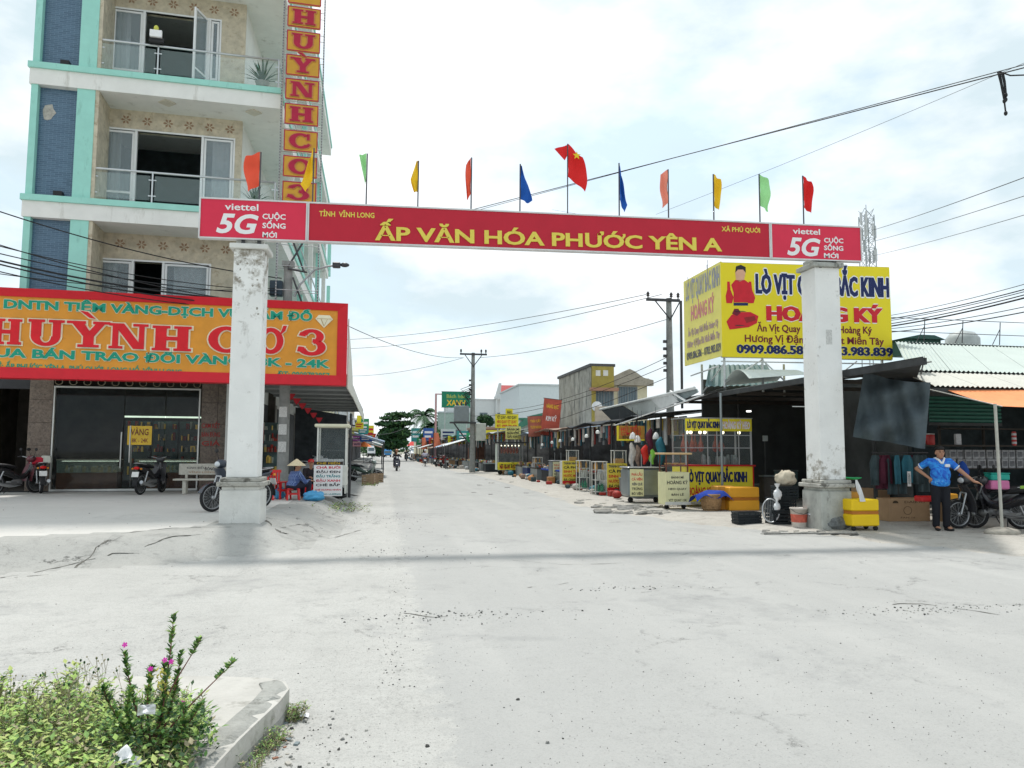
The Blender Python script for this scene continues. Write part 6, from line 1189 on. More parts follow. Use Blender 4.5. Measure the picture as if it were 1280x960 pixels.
b = MB(); P = [(math.cos(a*math.pi/10)*.17, math.sin(a*math.pi/10)*.06, .26+math.sin(a*math.pi/10)*.24) for a in range(21)]; t = thing('mesh_fan_frame', 'oval wire hoop leaning on the black crate', 'hoop', (q.x-.02, q.y+.1, q.z+.03), R(-25)); b.tube(P, .016, 6); b.build('hoop', alu, t); b = MB()
for k in range(-4,5): c = math.sqrt(max(0,1-(k/5)**2)); b.tube([(k*.034,-.06*c,.26-.24*c),(k*.034,.06*c,.26+.24*c)], .003, 4)
b.build('wires', alu, t, kind='stuff')
def bucket(label, q, r, h, m, inner=None, rimm=None):
    t = thing('plastic_bucket', label, 'bucket', q); b = MB(); b.lathe([(r*.8,0),(r*.98,h-.03),(r*1.05,h-.03),(r*1.05,h),(r*.94,h),(r*.78,.02),(0,.02)], 20); b.build('bucket_body', m, t)
    if inner: b = MB(); b.lathe([(r*.845,h*.22),(r*.925,h*.62),(0,h*.63)], 20); b.build('label_band', inner, t)
    b = MB(); b.tube([(-r*1.06,0,h-.02),(-r*.8,-r*.75,h-.09),(0,-r*1.08,h-.12),(r*.8,-r*.75,h-.09),(r*1.06,0,h-.02)], .005, 5); b.build('bail', bsteel, t); return t
q = gz(1004,659.5); bk_ = bucket('tall translucent bucket with red contents before the right pillar base', (q.x, q.y+.15, q.z), .175, .39, mat('bucket_cloudy', (.55,.50,.45), .5, var=.2, scale=6)); b = MB(); b.lathe([(.150,.10),(.165,.25),(.166,.26)], 20); b.build('red_contents', mat('contents_red', (.55,.12,.08), .6, var=.4, scale=10), bk_)
q = gz(1024,660); bucket('short white plastic bucket right of the tall bucket', (q.x, q.y+.14, q.z), .15, .28, mat('bucket_white', (.66,.68,.74), .4))
q = gz(1050,662); t = bag('grey net heap at the foot of the right pillar', (q.x, q.y+.12, q.z-.02), (.33,.2,.16), mat('net_grey', (.17,.18,.18), .95, var=.4, scale=14, bump=.8, bscale=30), 44, 'net_heap', knot=False)
rg = random.Random(12); b = MB()
def debris(b, px0, px1, py0, py1, n, s0, s1, flat=.35):
    for k in range(n):
        p = gz(rg.uniform(px0,px1), rg.uniform(py0,py1)); s = rg.uniform(s0,s1); a = rg.random()*6.28; vs = []; m = 6
        for L_ in range(2):
            for i in range(m): t_ = a+i*6.283/m; r_ = s*rg.uniform(.6,1.1)*(1 if L_ == 0 else .75); vs.append((p.x+math.cos(t_)*r_*1.4, p.y+math.sin(t_)*r_, p.z-.01+(0 if L_ == 0 else s*flat*rg.uniform(.7,1.2))))
        b.add(vs, [tuple(range(m,2*m))]+[(i, (i+1) % m, (i+1) % m+m, i+m) for i in range(m)], rg.randrange(2))
debris(b, 955, 1070, 663, 668, 60, .02, .10, .3); debris(b, 1075, 1250, 650, 672, 14, .015, .04)
b.build('rubble_strip', [mat('rubble_grey', (.22,.215,.20), .95, var=.4, scale=10), mat('rubble_pale', (.38,.36,.32), .95, var=.3, scale=10)], None, kind='stuff')
b = MB(); debris(b, 752, 835, 632, 642, 34, .06, .30, .3); debris(b, 715, 790, 624, 634, 26, .03, .16, .25); debris(b, 590, 715, 594, 618, 30, .03, .14, .25); b.build('broken_slabs', [MATS['rubble_grey'], MATS['rubble_pale']], None, kind='stuff')
p = gz(955,668.5); p2 = gz(1072,668); b = MB(); b.tube([(p.x,p.y,p.z+.02),(p2.x,p2.y,p2.z+.025)], .018, 6); tag(b.build('loose_pole', MATS['rubble_grey'], None), 'thin grey pole lying on the ground before the right pillar', 'pole')
# right of the pillar
z_c = rzp; p = onY(1066,598,14.3); simple('green_basin', 'flat green plastic basin on the right pillar pedestal', 'basin', (p.x, 14.35, z_c+.0), 0, [('basin_body', lambda b: b.lathe([(.1,0),(.19,.03),(.2,.045),(.18,.04),(0,.015)], 18), mat('basin_green', (.02,.42,.14), .4))])
q = gz(1066,664); yb_ = foam_box('bright yellow cooler box on small wheels right of the pillar', q, pxw(q,1098), .52, .42, ylw, org2, wheels=True)
foam_box('dull orange crate behind the yellow cooler box', Vector((q.x-.02, q.y+.5, q.z+.3)), .6, .42, .4, mat('foam_orange_dull', (.62,.30,.05), .6), org2)
t = thing('white_plastic_bag', 'thin white plastic bag hanging beside the pedestal over the cooler', 'bag', (q.x+.15, q.y-.02, q.z+.99), R(10)); b = MB(); b.sheet(lambda u, v: (-.05+.22*v*(.6+.4*math.sin(u*6.28))+(u-.5)*.05, .05*math.cos(u*6.28)*math.sin(v*3.1+.2), -.42*v), 12, 8, .004); b.build('film', wp, t)
card = mat('cardboard', (.40,.26,.15), .85, var=.12); card2 = mat('cardboard_dark', (.26,.17,.10), .85, var=.2)
def carton(label, q, w, h, d, m, rz=0, marks=()):
    t = thing('cardboard_box', label, 'cardboard box', q, rz); MB().bbox(0,w,0,d,0,h,.008).build('carton', m, t); MB().box(w*.0,w,d*.47,d*.53,h+.0005,h+.003).build('tape', org2, t)
    for s_, x, z, ww, c in marks: text(s_, mat('print_dark', (.06,.04,.02), .6), t, x*w, z*h, ww*w, c, y=-.001)
    return t
q = gz(1112,652); w = pxw(q,1161); t = carton('large cardboard box with dark printing next to the man', q, w, .50, .45, card, 0, (('DAIKIO', .63, .80, .5, .05), ('FAN 16', .45, .13, .35, .035))); b = MB(); b.tube([(w*.45+.1*math.cos(a*.628), -.003, .24+.09*math.sin(a*.628)) for a in range(11)], .004, 4); b.build('printed_ring', mat('print_dark', (.06,.04,.02), .6), t); b = MB(); b.prism([(w*.16+.07*math.cos(a*.314), .40+.06*math.sin(a*.314)) for a in range(11)], -.003, 0); fixnormals(b.build('printed_dome', MATS['print_dark'], t))
q = gz(1086,643); carton('smaller cardboard box behind the yellow cooler box', Vector((q.x, q.y+.3, q.z)), .38, .62, .35, card, R(4)); carton('dark cardboard box between the small and the large carton', Vector((q.x+.55, q.y+.6, q.z)), .45, .55, .4, card2, R(-5))
p = onY(1140,623,14.6); t = thing('red_basin', 'red plastic tray on the large cardboard box', 'tray', (p.x, 14.3, .56)); MB().bbox(0,.36,0,.25,0,.12,.02).build('tray', redp, t)
p = gz(1187,650); t = thing('white_sack', 'tall white sack standing behind the man next to the motorbike', 'sack', (p.x+.15, p.y+.4, p.z)); b = MB(); b.lathe([(.14,0),(.2,.05),(.2,.45),(.17,.62),(.1,.66),(0,.66)], 14, sx=1.1); b.build('sack', mat('sack_white', (.62,.62,.6), .8, bump=.4, bscale=12), t)
# the two motorbikes at the right edge
q = gz(1217,663); nb = motorbike('black motorbike the man leans on, front wheel toward him', on_ground(q.x+.60, q.y+.25), R(180-14), (.02,.02,.024), (.03,.03,.035), steer=.25)
q4 = gz(1268,668); motorbike('black motorbike with white number plate cut by the right picture edge', on_ground(q4.x+.42, q4.y+.6), R(112), (.015,.015,.018), (.04,.04,.045))
t = thing('pink_box', 'pink plastic box strapped on the motorbike seat', 'box', (q.x+.55, q.y+.12, .82), R(-14)); MB().bbox(0,.36,0,.26,.02,.20,.02).build('box', mat('box_pink', (.62,.18,.36), .5), t)
t = thing('teal_box', 'teal green box on top of the pink box on the motorbike', 'box', (q.x+.56, q.y+.12, 1.022), R(-10)); MB().bbox(0,.38,0,.25,0,.13,.02).build('box', mat('box_teal', (.02,.33,.26), .5), t); MB().bbox(-.004,.384,-.004,.254,.131,.15,.005).build('lid', mat('box_teal', (.02,.33,.26), .5), t)
t = thing('green_box', 'flat lime and white parcel on the rear of the edge motorbike', 'box', (q4.x+.5, q4.y+.1, .86), R(10)); MB().bbox(0,.3,0,.22,0,.08,.01).build('parcel', mat('box_lime', (.35,.6,.1), .5), t)
# hanging clothes and goods inside the open shop, as separate pieces
r_ = random.Random(77)
rail = MB(); a, c = at2(1090,566,.9), at2(1160,566,.9); rail.tube([a, c], .015, 5); tag(rail.build('clothes_rail', bsteel, None), 'dark rail for hanging clothes behind the cardboard boxes', 'rail'); MB()
cols = ['s','k','k','s','b','s','b','k','s','s']
for k in range(10):
    px = 1094+k*6.6; p = at2(px, 569, .9+r_.uniform(-.1,.1)); c_ = cols[k]; t = thing('hanging_garment', ['slate grey','plum','second plum','narrow slate','teal','folded slate','wide teal','short plum','dark slate','last slate'][k]+' garment hanging in the open shop, %s from the tarpaulin side' % _ORD[min(k,8)] if k < 9 else 'slate garment hanging nearest to the man in the shop', 'garment', p, r_.uniform(-.4,.4), 'dark garments hanging in the open shop'); h = r_.uniform(.6,.95)
    b = MB(); b.sheet(lambda u, v: ((u-.5)*(.16+.13*min(1,v*4)-.04*v), .02*math.sin(u*9+k)*(1+v), -h*v), 10, 8, .01); b.build('garment_cloth', gm_[c_], t); b = MB(); b.tube([(0,0,0),(.02,0,.05),(0,0,.08)], .004, 4); b.build('hanger', bsteel, t)
p = at2(1137,608,.75); simple('white_strip_sign', 'narrow white strip sign hanging among the dark garments', 'sign', p, R(2), [('strip', lambda b: b.box(-.045,.045,0,.01,0,.34), wh), ('marks', lambda b: b.box(-.03,.03,-.003,0,.05,.3), mat('mark_grey', (.4,.42,.42), .7, var=.6, scale=30))])
p = at2(1205,578,.5); hang('blue shirt hanging right behind the man', Vector((p.x-.02,p.y,1.38)), .55, .16, mat('shirt_hang_blue', (.02,.08,.38), .8), seed=4, name='hanging_shirt', cat='shirt')
simple('orange_crate', 'orange plastic crate between the white sack and motorbike', 'crate', (gz(1207,655).x, gz(1207,655).y+.45, .05), 0, [('crate_body', lambda b: b.bbox(-.15,.15,-.1,.15,.45,.62,.02), org), ('stand', lambda b: b.box(-.14,.14,-.09,.14,0,.449), card2)])
# clutter inside the dark shed, seen as dim shapes
for i, (px, py, Y, w_, h_, d_, m_, lab) in enumerate(((935,590,21.5,.7,.5,.5,'cabinet_teal','dim teal chest freezer inside the shed right of the duck stall'), (955,600,20.5,.35,.8,.3,'shop_interior','dark stacked carton deep inside the shed'), (975,585,22.2,.6,.9,.4,'cabinet_teal','dim teal cupboard at the back of the shed'))):
    p = onY(px, py, Y); t = thing('storage_chest', lab, 'chest', (p.x, Y, .05)); MB().bbox(0,w_,0,d_,.05,h_,.02).build('chest_body', MATS[m_], t); MB().bbox(-.01,w_+.01,-.01,d_+.01,h_+.001,h_+.05,.01).build('lid', mat('lid_grey', (.15,.17,.17), .6), t)
simple('switch_box', 'small pale switch box on a post inside the shed', 'switch box', onY(957,548,20.6), 0, [('box', lambda b: b.box(-.07,.07,0,.05,-.08,.08), mat('switch_pale', (.3,.33,.33), .6)), ('stem', lambda b: b.tube([(0,.05,.0),(0,.05,-1.5)], .02, 5), tin_d)])
# ------------------------------------------------------------------ sheet awnings beyond the shed
aw2 = thing('tin_awning', 'sloping white-edged tin awning with patched grey panels above the carts', 'awning', (9.2, 21.5, 2.6)); A_ = lambda px, py, X=9.2: onX(px, py, X)-Vector((9.2,21.5,2.6))
pt_ = [(752,513),(778,507),(812,498),(838,491),(868,486)]; pb2 = [(770,531),(800,521),(826,511),(848,502),(870,490)]
for k in range(4):
    a, c, d, e = A_(*pt_[k]), A_(*pt_[k+1]), A_(*pb2[k+1]), A_(*pb2[k]); b = MB(); o_ = Vector((.05*(k % 2),.0,.0)); off = Vector((.04,0,0)); ps = [a+o_, c+o_, d+o_, e+o_]; b.add(ps+[p_+off for p_ in ps], [(0,1,2,3),(7,6,5,4),(0,4,5,1),(1,5,6,2),(2,6,7,3),(3,7,4,0)]); b.build('patched_panel', [mat('patch_dark', (.03,.035,.04), .8), mat('patch_grey', (.42,.44,.43), .6, var=.2, scale=1.5, dirt=((.2,.2,.2), .4, 2)), mat('patch_grey2', (.52,.53,.53), .6, var=.15), mat('patch_slate', (.20,.24,.25), .6, var=.2)][k], aw2)
E_ = [onX(768,531,8.6), onX(850,503,8.6), onX(880,492,8.9)]; b = MB(); o_ = Vector((9.2,21.5,2.6)); 
for a, c in zip(E_, E_[1:]): a, c = a-o_, c-o_; b.add([a, c, c+Vector((.9,0,.28)), a+Vector((.9,0,.28)), a-Vector((0,0,.04)), c-Vector((0,0,.04)), c+Vector((.9,0,.24)), a+Vector((.9,0,.24))], [(0,1,2,3),(7,6,5,4),(0,4,5,1)])
b.build('white_awning_sheet', mat('awning_white', (.72,.72,.72), .5), aw2)
b = MB(); a, c = A_(750,512), A_(868,485); b.tube([a, c], .05, 6); b.build('top_rail', mat('frame_pale', (.5,.52,.52), .5), aw2)
a = onX(838,489,9.2); c = onX(860,503,9.2); b = MB(); b.tube([a, c], .035, 6); tag(b.build('loose_pipe', wh, None), 'short white pipe sticking out of the patched awning top', 'pipe')
# ------------------------------------------------------------------ the row of market stalls down the right side
tarp = {'k': mat('tarp_black', (.03,.035,.04), .8, var=.3), 'b': mat('tarp_blue_white', (.28,.36,.46), .7, var=.5, scale=2), 'r': mat('roof_rust', (.30,.20,.15), .8, var=.4, scale=2), 'g': mat('tarp_grey', (.30,.32,.32), .7, var=.3), 't': mat('tarp_green', (.10,.22,.17), .8, var=.3), 'o': mat('tarp_coral', (.75,.22,.12), .7), 'w': mat('tarp_pale', (.58,.60,.60), .7, var=.2)}
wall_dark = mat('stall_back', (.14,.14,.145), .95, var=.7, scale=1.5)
gcol = [mat('goods_red2', (.38,.04,.03), .6, var=.4), gm_['n'], gm_['p'], gm_['b'], mat('goods_yellow', (.45,.33,.06), .6, var=.3), mat('goods_orange', (.42,.2,.07), .6, var=.3), mat('goods_white2', (.42,.43,.44), .7, var=.3), gm_['s'], mat('goods_green2', (.08,.2,.07), .6, var=.4)]
def row_stall(y0, y1, X, ze, kind, label, seed, counter=True, depth=4.0):
    r_ = random.Random(seed); z0 = H(X, (y0+y1)/2); t = thing('market_stall', label, 'market stall', (X, y0, z0)); L_ = y1-y0; ze -= z0
    b = MB(); b.sheet(lambda u, v: (-.25+u*(depth+.3), v*L_, ze+.12*u*depth-.10*math.sin(math.pi*v*3)*(1-u)*.6+.05*nz(u*3, v*5, 1, seed)), 8, 12, .03); b.build('roof', tarp[kind], t)
    for k in range(3): y = .1+k*(L_-.2)/2; MB().tube([(0,y,0),(0,y,ze-.03)], .035, 6).build('post', tin_d, t)
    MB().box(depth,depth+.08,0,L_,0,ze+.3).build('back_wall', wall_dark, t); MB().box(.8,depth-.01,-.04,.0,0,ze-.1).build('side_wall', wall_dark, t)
    if counter:
        n = max(1, int(L_/2.4))
        for k in range(n):
            a = .3+k*L_/n; w = L_/n*r_.uniform(.55,.8); tb = MB().bbox(-.9,.1,a,a+w,.55,.62,.01).build('table', r_.choice([stl, MATS['patch_slate'], wood_d, bc_]), t)
            b = MB(); b.box(-.88,.08,a+.04,a+w-.04,.02,.549); b.build('skirt', r_.choice([mat('skirt_blue', (.03,.05,.14), .85, var=.3), tarp['k'], tarp['g'], stl, card2, tarp['k']]), tb)
            b = MB()
            for q in range(26): x = r_.uniform(-.85,0); y = a+r_.uniform(.05,w-.1); s = r_.uniform(.04,.10); (b.ell((x,y,.62+s*.7), (s,s,s*.8), 7, 5, mi=r_.randrange(9)) if r_.random() < .6 else b.box(x-s,x+s*.5,y-s,y+s,.621,.62+s*2.2,r_.randrange(9)))
            b.build('goods', gcol, tb, kind='stuff')
    b = MB()
    for q in range(int(L_*9)):
        x = r_.uniform(.0,1.6); y = r_.uniform(.1,L_-.1); l = r_.uniform(.25,.9); s = r_.uniform(.05,.16); zt_ = ze-.12+.12*x; b.box(x-.02,x+.02,y-s,y+s,zt_-l,zt_-.02,r_.choice([0,1,2,3,7,7,6,6,3,2,4]))
    b.build('hanging_goods', gcol, t, kind='stuff')
    b = MB()
    for q in range(int(L_*2)):
        x = r_.uniform(-1.5,-.9); y = r_.uniform(.1,L_-.1); s = r_.uniform(.08,.2); z = H(X+x, y0+y)-z0; mi_ = r_.choice([1,2,3,6,7,7,5,2,0]); (b.bbox(x-s,x+s,y-s,y+s,z,z+s*r_.uniform(.8,2),.02,mi_) if r_.random() < .5 else b.ell((x,y,z+s*.7),(s,s*.9,s*.8),9,6,mi=mi_))
    b.build('ground_goods', gcol, t, kind='stuff')
    return t
row_stall(23.6,28.6,8.9,2.75,'k','black-roofed stall with hanging clothes left of the steel cart',3)
row_stall(29.0,35.5,8.9,2.7,'k','dark stall with steel counter under a sagging black roof',5)
row_stall(36,44,8.8,2.65,'r','stall with rusty tin roof edge below the tilted red signboards',8)
row_stall(44.5,50,9.0,2.6,'b','stall with blue and white tarpaulin edge beside the second duck stall',9)
row_stall(52.5,60,8.0,2.8,'g','grey-roofed stall behind the concrete pole base',13)
row_stall(61,70,7.4,2.7,'w','pale-roofed stall with coral tarp left of the transformer pole',14)
row_stall(71,84,6.9,2.9,'t','green-roofed stall far along the right side',15)
row_stall(86,104,6.2,2.8,'r','rust-roofed stall near the white parked car',16); row_stall(106,130,5.8,2.8,'g','distant grey-roofed stall close to the big tree',17)
for i, (px, py, src, lab) in enumerate(((724,614,c6,'aluminium glass cabinet standing before the dark stall, second from the menu board'), (703,609,c5,'far menu cabinet with yellow board before the dark stall'), (668,599,c6,'distant glass cabinet right of the smaller duck stall'), (690,604,c4,'steel cart far down the row beside the glass cabinets'))):
    q = gz(px, py); again(src, lab, (q.x, q.y, q.z), 0)
for i, (px, py, Y) in enumerate(((733,545,27),(747,540,26),(716,549,30),(690,553,36),(678,556,39),(700,551,33))): p = onY(px, py, Y); simple('lamp_white_spot', 'small lampshade added as a white spot under the dark stall roofs, %s from the gate side' % ('second','first','fourth','sixth','seventh','fifth')[i], 'lamp', p, 0, [('shade', lambda b: b.lathe([(.01,.07),(.05,.05),(.075,-.02),(.06,-.06),(0,-.06)], 10), MATS['lamp_white'])])  # lampshades added as white spots to brighten the dark stalls, no light in them
# second duck stall with yellow boards and roof signs
q = gz(622,593.5); F7 = Frame(q); w7 = F7.f(654,580)[0]; h7 = F7.f(640,553)[1]-q.z; hp = F7.f(640,577)[1]-q.z; c7 = thing('duck_stall', 'smaller glazed duck stall with yellow front, farther down the market row', 'food stall', q)
MB().box(0,w7,0,1,.3,hp).build('counter', yp, c7)
for x in (0,w7-.06):
    for y in (0,.94): MB().box(x,x+.06,y,y+.06,hp+.001,h7).build('post', alu, c7)
MB().box(.06,w7-.06,.02,.025,hp,h7-.02).build('pane', cglass, c7); MB().box(-.02,-.015,.06,.9,.3,h7-.02).build('side_pane', mat('pale_board', (.6,.66,.6), .6), c7); MB().box(-.2,w7+.3,-.2,1.2,h7+.001,h7+.08).build('roof', tin_d, c7)
for x in (.2,w7-.2): MB().lathe([(0,-.03),(.14,-.03),(.14,.03),(0,.03)], 12, (x,.3,.14), 'y').build('wheel', rub, c7)
text('VỊT QUAY BẮC KINH', blk_t, c7, w7*.5, hp-.33, w7*.85, .22, y=-.002, bold=.03); text('HEO QUAY - VỊT QUAY', bred, c7, w7*.5, .38, w7*.85, .2, y=-.002, bold=.03)
for k in range(6): MB().ell((.25+k*(w7-.5)/5,.15,h7-.15), (.03,.03,.04), 8, 6).build('bulb', MATS['bulb_glow'], c7)
for k in range(6): b = MB(); b.lathe([(.0,-.55),(.08,-.5),(.1,-.36),(.07,-.22),(.02,-.1),(0,0)], 8, (.3+k*(w7-.6)/5,.5,h7-.1)); b.build('roast_duck', duckm, c7)
def board(label, px0, px1, py0, py1, Y, m, lines, name='signboard', tilt=0.0, legs=0.0, th=.06, face=0.0):
    a = onY(px0, py1, Y); c = onY(px1, py0, Y); w, h = c.x-a.x, c.z-a.z; t = thing(name, label, 'sign', a, face); t.rotation_euler.y = -tilt
    MB().box(0,w,0,th,0,h).build('board', m, t)
    for s_, tm, fz, fw_, fc in lines: text(s_, tm, t, w*.5, h*fz, w*fw_, h*fc, y=-.002, bold=.03)
    if legs:
        for x in (w*.12, w*.88): MB().tube([(x,th+.04,-legs),(x,th+.04,h*.9)], .05, 6).build('leg', mat('frame_pale', (.5,.52,.52), .5), t)
    b = MB(); e = .02*h; b.box(-e,w+e,th,th+.03,-e,0); b.box(-e,w+e,th,th+.03,h,h+e); b.build('frame', bsteel, t)
    return t
board('yellow signboard with red and black lettering above the smaller duck stall', 619,648,518,535,50, yp, (('VỊT QUAY - HEO QUAY', blk_t, .68, .85, .2), ('HEO QUAY VỊT QUAY', bred, .36, .85, .2), ('ĐT: 0909 786 939', bred, .08, .85, .16)), legs=1.2)
board('pale yellow lower signboard hanging right of the smaller duck stall', 632,651,533,549,49, mat('board_lemon', (.72,.66,.22), .6), (('BÁNH MÌ', blk_t, .68, .8, .17), ('NƯỚC UỐNG', blk_t, .4, .8, .17), ('GIẢI KHÁT', blk_t, .12, .8, .17)), legs=.6)
board('big tilted red and orange signboard over the rusty roof', 676,698,498,543,42, mat('sign_brick', (.45,.09,.06), .6, var=.35, scale=1.5), (('KIM KỸ', wh, .40, .6, .12), ('VÀNG BẠC', yel_t, .75, .7, .10), ('ĐIỆN THOẠI', wh, .1, .7, .06)), tilt=-.10, legs=.8)
board('smaller faded red signboard left of the big tilted one', 661,680,521,546,43, mat('sign_faded_brick', (.42,.14,.10), .7, var=.3, scale=2), (('TRÁI CÂY', yel_t, .7, .7, .12), ('TƯƠI NGON', yel_t, .4, .7, .12)), tilt=.06, legs=.6)
board('small yellow plate sign high on the booth roof', 632,641,511,519,52, yp, (('BÁN', blk_t, .3, .6, .4),), legs=.8)
gs = board('green store billboard on tall posts beside the concrete pole', 552,588,490,509,88, mat('store_green', (.01,.20,.11), .5), (('Bách hóa', mat('print_olive', (.35,.42,.1), .6), .60, .66, .22), ('XANH', yel_t, .12, .66, .34)), legs=5.5)
a = onY(545,492,88.3); b = MB(); b.tube([(a.x,a.y,0),(a.x,a.y,a.z)], .12, 7); b.tube([(a.x,a.y,a.z-.05),(a.x+1.2,a.y,a.z-.05)], .08, 6); tag(b.build('sign_mast', mat('mast_pink', (.5,.3,.3), .6), None), 'red and white mast at the left of the green store billboard', 'mast')
# ------------------------------------------------------------------ buildings behind the right row
def building(name, label, X0, X1, Y0, Y1, Z, wall, roofm, wins=(), extra=None):
    t = thing(name, label, 'building', (X0, Y0, 0)); MB().box(0,X1-X0,0,Y1-Y0,0,Z).build('wall', wall, t); MB().box(-.1,X1-X0+.1,-.1,Y1-Y0+.1,Z+.001,Z+.18).build('roof', roofm, t)
    for (x, z, w, h) in wins:
        f = MB(); f.box(x-.06,x+w+.06,-.06,-.002,z-.06,z); f.box(x-.06,x+w+.06,-.06,-.002,z+h,z+h+.06); f.box(x-.06,x,-.058,-.002,z,z+h); f.box(x+w,x+w+.06,-.058,-.002,z,z+h); f.box(x+w/2-.03,x+w/2+.03,-.055,-.002,z,z+h); fo = f.build('window', mat('win_frame', (.3,.33,.34), .6), t); MB().box(x,x+w,-.02,-.0015,z,z+h).build('pane', mat('dusk_glass', (.12,.17,.2), .2), fo)
        b = MB(); 
        for k in range(7): xx = x+.06+k*(w-.12)/6; b.tube([(xx,-.07,z),(xx,-.07,z+h)], .014, 4)
        b.build('grille', mat('grille_grey', (.3,.32,.33), .5), fo, kind='stuff')
    return t
moldy = mat('moldy_plaster', (.38,.36,.31), .95, var=.3, scale=1, dirt=((.13,.13,.12), .5, 1.5), streak=.4); ywall = mat('mustard_wall', (.38,.31,.08), .85, var=.15, dirt=((.2,.17,.08), .4, 2)); cwall = mat('cream_wall', (.62,.58,.42), .85, var=.1, dirt=((.4,.37,.28), .4, 2)); pwall = mat('pale_wall', (.58,.60,.60), .85, var=.06, dirt=((.42,.44,.44), .4, .8)); bluew = mat('pale_blue_wall', (.60,.66,.68), .85, var=.05)
Yh = 47.0; hx0 = onY(739,500,Yh).x; hx1 = onY(767,500,Yh).x; hx2 = onY(811,500,Yh).x; hz_ = onY(739,458,Yh).z; hz2 = onY(790,470,Yh).z
wv = lambda px0, py0, px1, py1: (onY(px0,500,Yh).x-hx0, onY(px0,py1,Yh).z, onY(px1,500,Yh).x-onY(px0,500,Yh).x, onY(px0,py0,Yh).z-onY(px0,py1,Yh).z)
h1_ = building('two_storey_house', 'mustard fronted house with a long mouldy grey side wall above the market roofs', hx0, hx1, Yh, Yh+9, hz_, moldy, mat('slab_dark', (.10,.10,.10), .9), (wv(743,486,766,507),))
MB().box(.0,hx1-hx0,-.12,-.08,onY(740,485,Yh).z,hz_).build('front_panel', ywall, h1_); MB().box(-.15,hx1-hx0+.2,-.5,-.125,onY(740,485,Yh).z-.2,onY(740,485,Yh).z).build('sunshade', mat('shade_brick', (.4,.22,.15), .8), h1_); MB().box(0,.25,-.2,-.065,0,hz_).build('corner_pier', ywall, h1_)
for px in (744,753.5): a = wv(px,463,px+6,470); MB().box(a[0],a[0]+a[2],-.14,-.1205,a[1],a[1]+a[3]).build('vent_block', mat('vent_white', (.7,.7,.66), .6), h1_)
h2_ = building('two_storey_house', 'cream house with stepped parapet right of the mustard fronted one', hx1+.02, hx2, Yh+.3, Yh+8, hz2-.3, cwall, mat('slab_grey', (.25,.25,.24), .9), ((onY(775,500,Yh).x-hx1, onY(775,504,Yh).z, onY(797,500,Yh).x-onY(775,500,Yh).x, 1.05),))
W_ = hx2-hx1; b = MB(); b.prism([(-.1,hz2-.6),(W_+.3,hz2-.6),(W_+.3,hz2-.25),(W_*.85,hz2-.1),(W_*.6,hz2+.3),(W_*.45,hz2+.45),(W_*.3,hz2+.3),(.0,hz2-.05),(-.1,hz2-.1)], -.35, .1); fixnormals(b.build('parapet', mat('parapet_stone', (.36,.33,.27), .9, var=.3, scale=3, dirt=((.15,.14,.12), .45, 3)), h2_))
simple('satellite_dish', 'white satellite dish on the mustard house corner', 'satellite dish', onY(746,508,46.2), R(-20), [('dish', lambda b: b.lathe([(0,.0),(.18,.03),(.32,.12),(.33,.12),(.18,.05),(0,.02)], 14, axis='y'), wh), ('arm', lambda b: b.tube([(0,.1,0),(0,.5,-.1)], .03, 5), bsteel)])
a = onY(756,528,40); simple('white_hoarding', 'small stained white board on the roofs below the mustard house', 'board', onY(744,530,40), 0, [('board', lambda b: b.box(0,.85,0,.08,0,.95), mat('board_stained', (.5,.47,.4), .8, var=.2)), ('strut', lambda b: b.box(.35,.45,.081,.16,-1.3,.8), tin_d)])
Yg = 62.0; gx_0, gx_1 = onY(650,530,Yg).x, onY(746,530,Yg).x; zg = onY(700,518,Yg).z; gh = building('green_trim_warehouse', 'low warehouse with green trim and pale wall behind the stalls', gx_0, gx_1, Yg, Yg+10, zg-.5, mat('wall_mint', (.42,.47,.44), .9, var=.15), mat('trim_green', (.07,.22,.16), .7)); b = MB(); W_ = gx_1-gx_0; b.prism([(-.3,zg-.9),(W_*.12,zg-.15),(W_*.3,zg+.12),(W_+.2,zg+.12),(W_+.2,zg-.25),(W_*.3,zg-.25),(-.3,zg-1.3)], -.3, -.11); fixnormals(b.build('gable_trim', mat('trim_green', (.07,.22,.16), .7), gh)); MB().box(W_*.62,W_*.85,-.06,-.001,.5,zg-.9).build('door_panel', mat('door_mint', (.2,.35,.28), .8), gh)
Yb = 85.0; building('pale_block', 'large pale blue windowless block behind the tilted signs', onY(649,480,Yb).x, onY(703,480,Yb).x, Yb, Yb+14, onY(670,482,Yb).z, bluew, mat('roof_pale', (.5,.55,.56), .8))
Yw = 116.0; x_0, x_1 = onY(560,510,Yw).x, onY(650,510,Yw).x; pb3 = building('white_row_building', 'long white building with red roofed turret behind the green billboard', x_0, x_1, Yw, Yw+8, onY(600,500,Yw).z, pwall, mat('slab_pale', (.55,.56,.56), .8), tuple((onY(p_,520,Yw).x-x_0, onY(600,526,Yw).z, 1.1, 1.2) for p_ in (600,622,636)))
tx0, tx1 = onY(619,500,Yw).x-x_0, onY(648,500,Yw).x-x_0; zt0, zt1 = onY(630,496,Yw).z, onY(630,480,Yw).z; MB().box(tx0-.2,tx1+.3,-.6,-.13,zt0-.35,zt0).build('cornice', pwall, pb3)
b = MB(); b.add([(tx0+.6,-.3,zt0),(tx1+.1,-.3,zt0),(tx1-.1,2.2,zt1),(tx0+.9,2.2,zt1),(tx0+.6,4.5,zt0),(tx1+.1,4.5,zt0)], [(0,1,2,3),(3,2,5,4),(0,3,4),(1,5,2)]); b.build('red_roof', mat('tile_red', (.42,.07,.07), .7, var=.2, scale=5), pb3); b = MB(); b.prism([(tx0-.1,zt0),(tx0+.8,zt0),(tx0+.9,zt1+.1),(tx0+.5,zt1+.1)], -.35, -.31); fixnormals(b.build('gable', pwall, pb3))
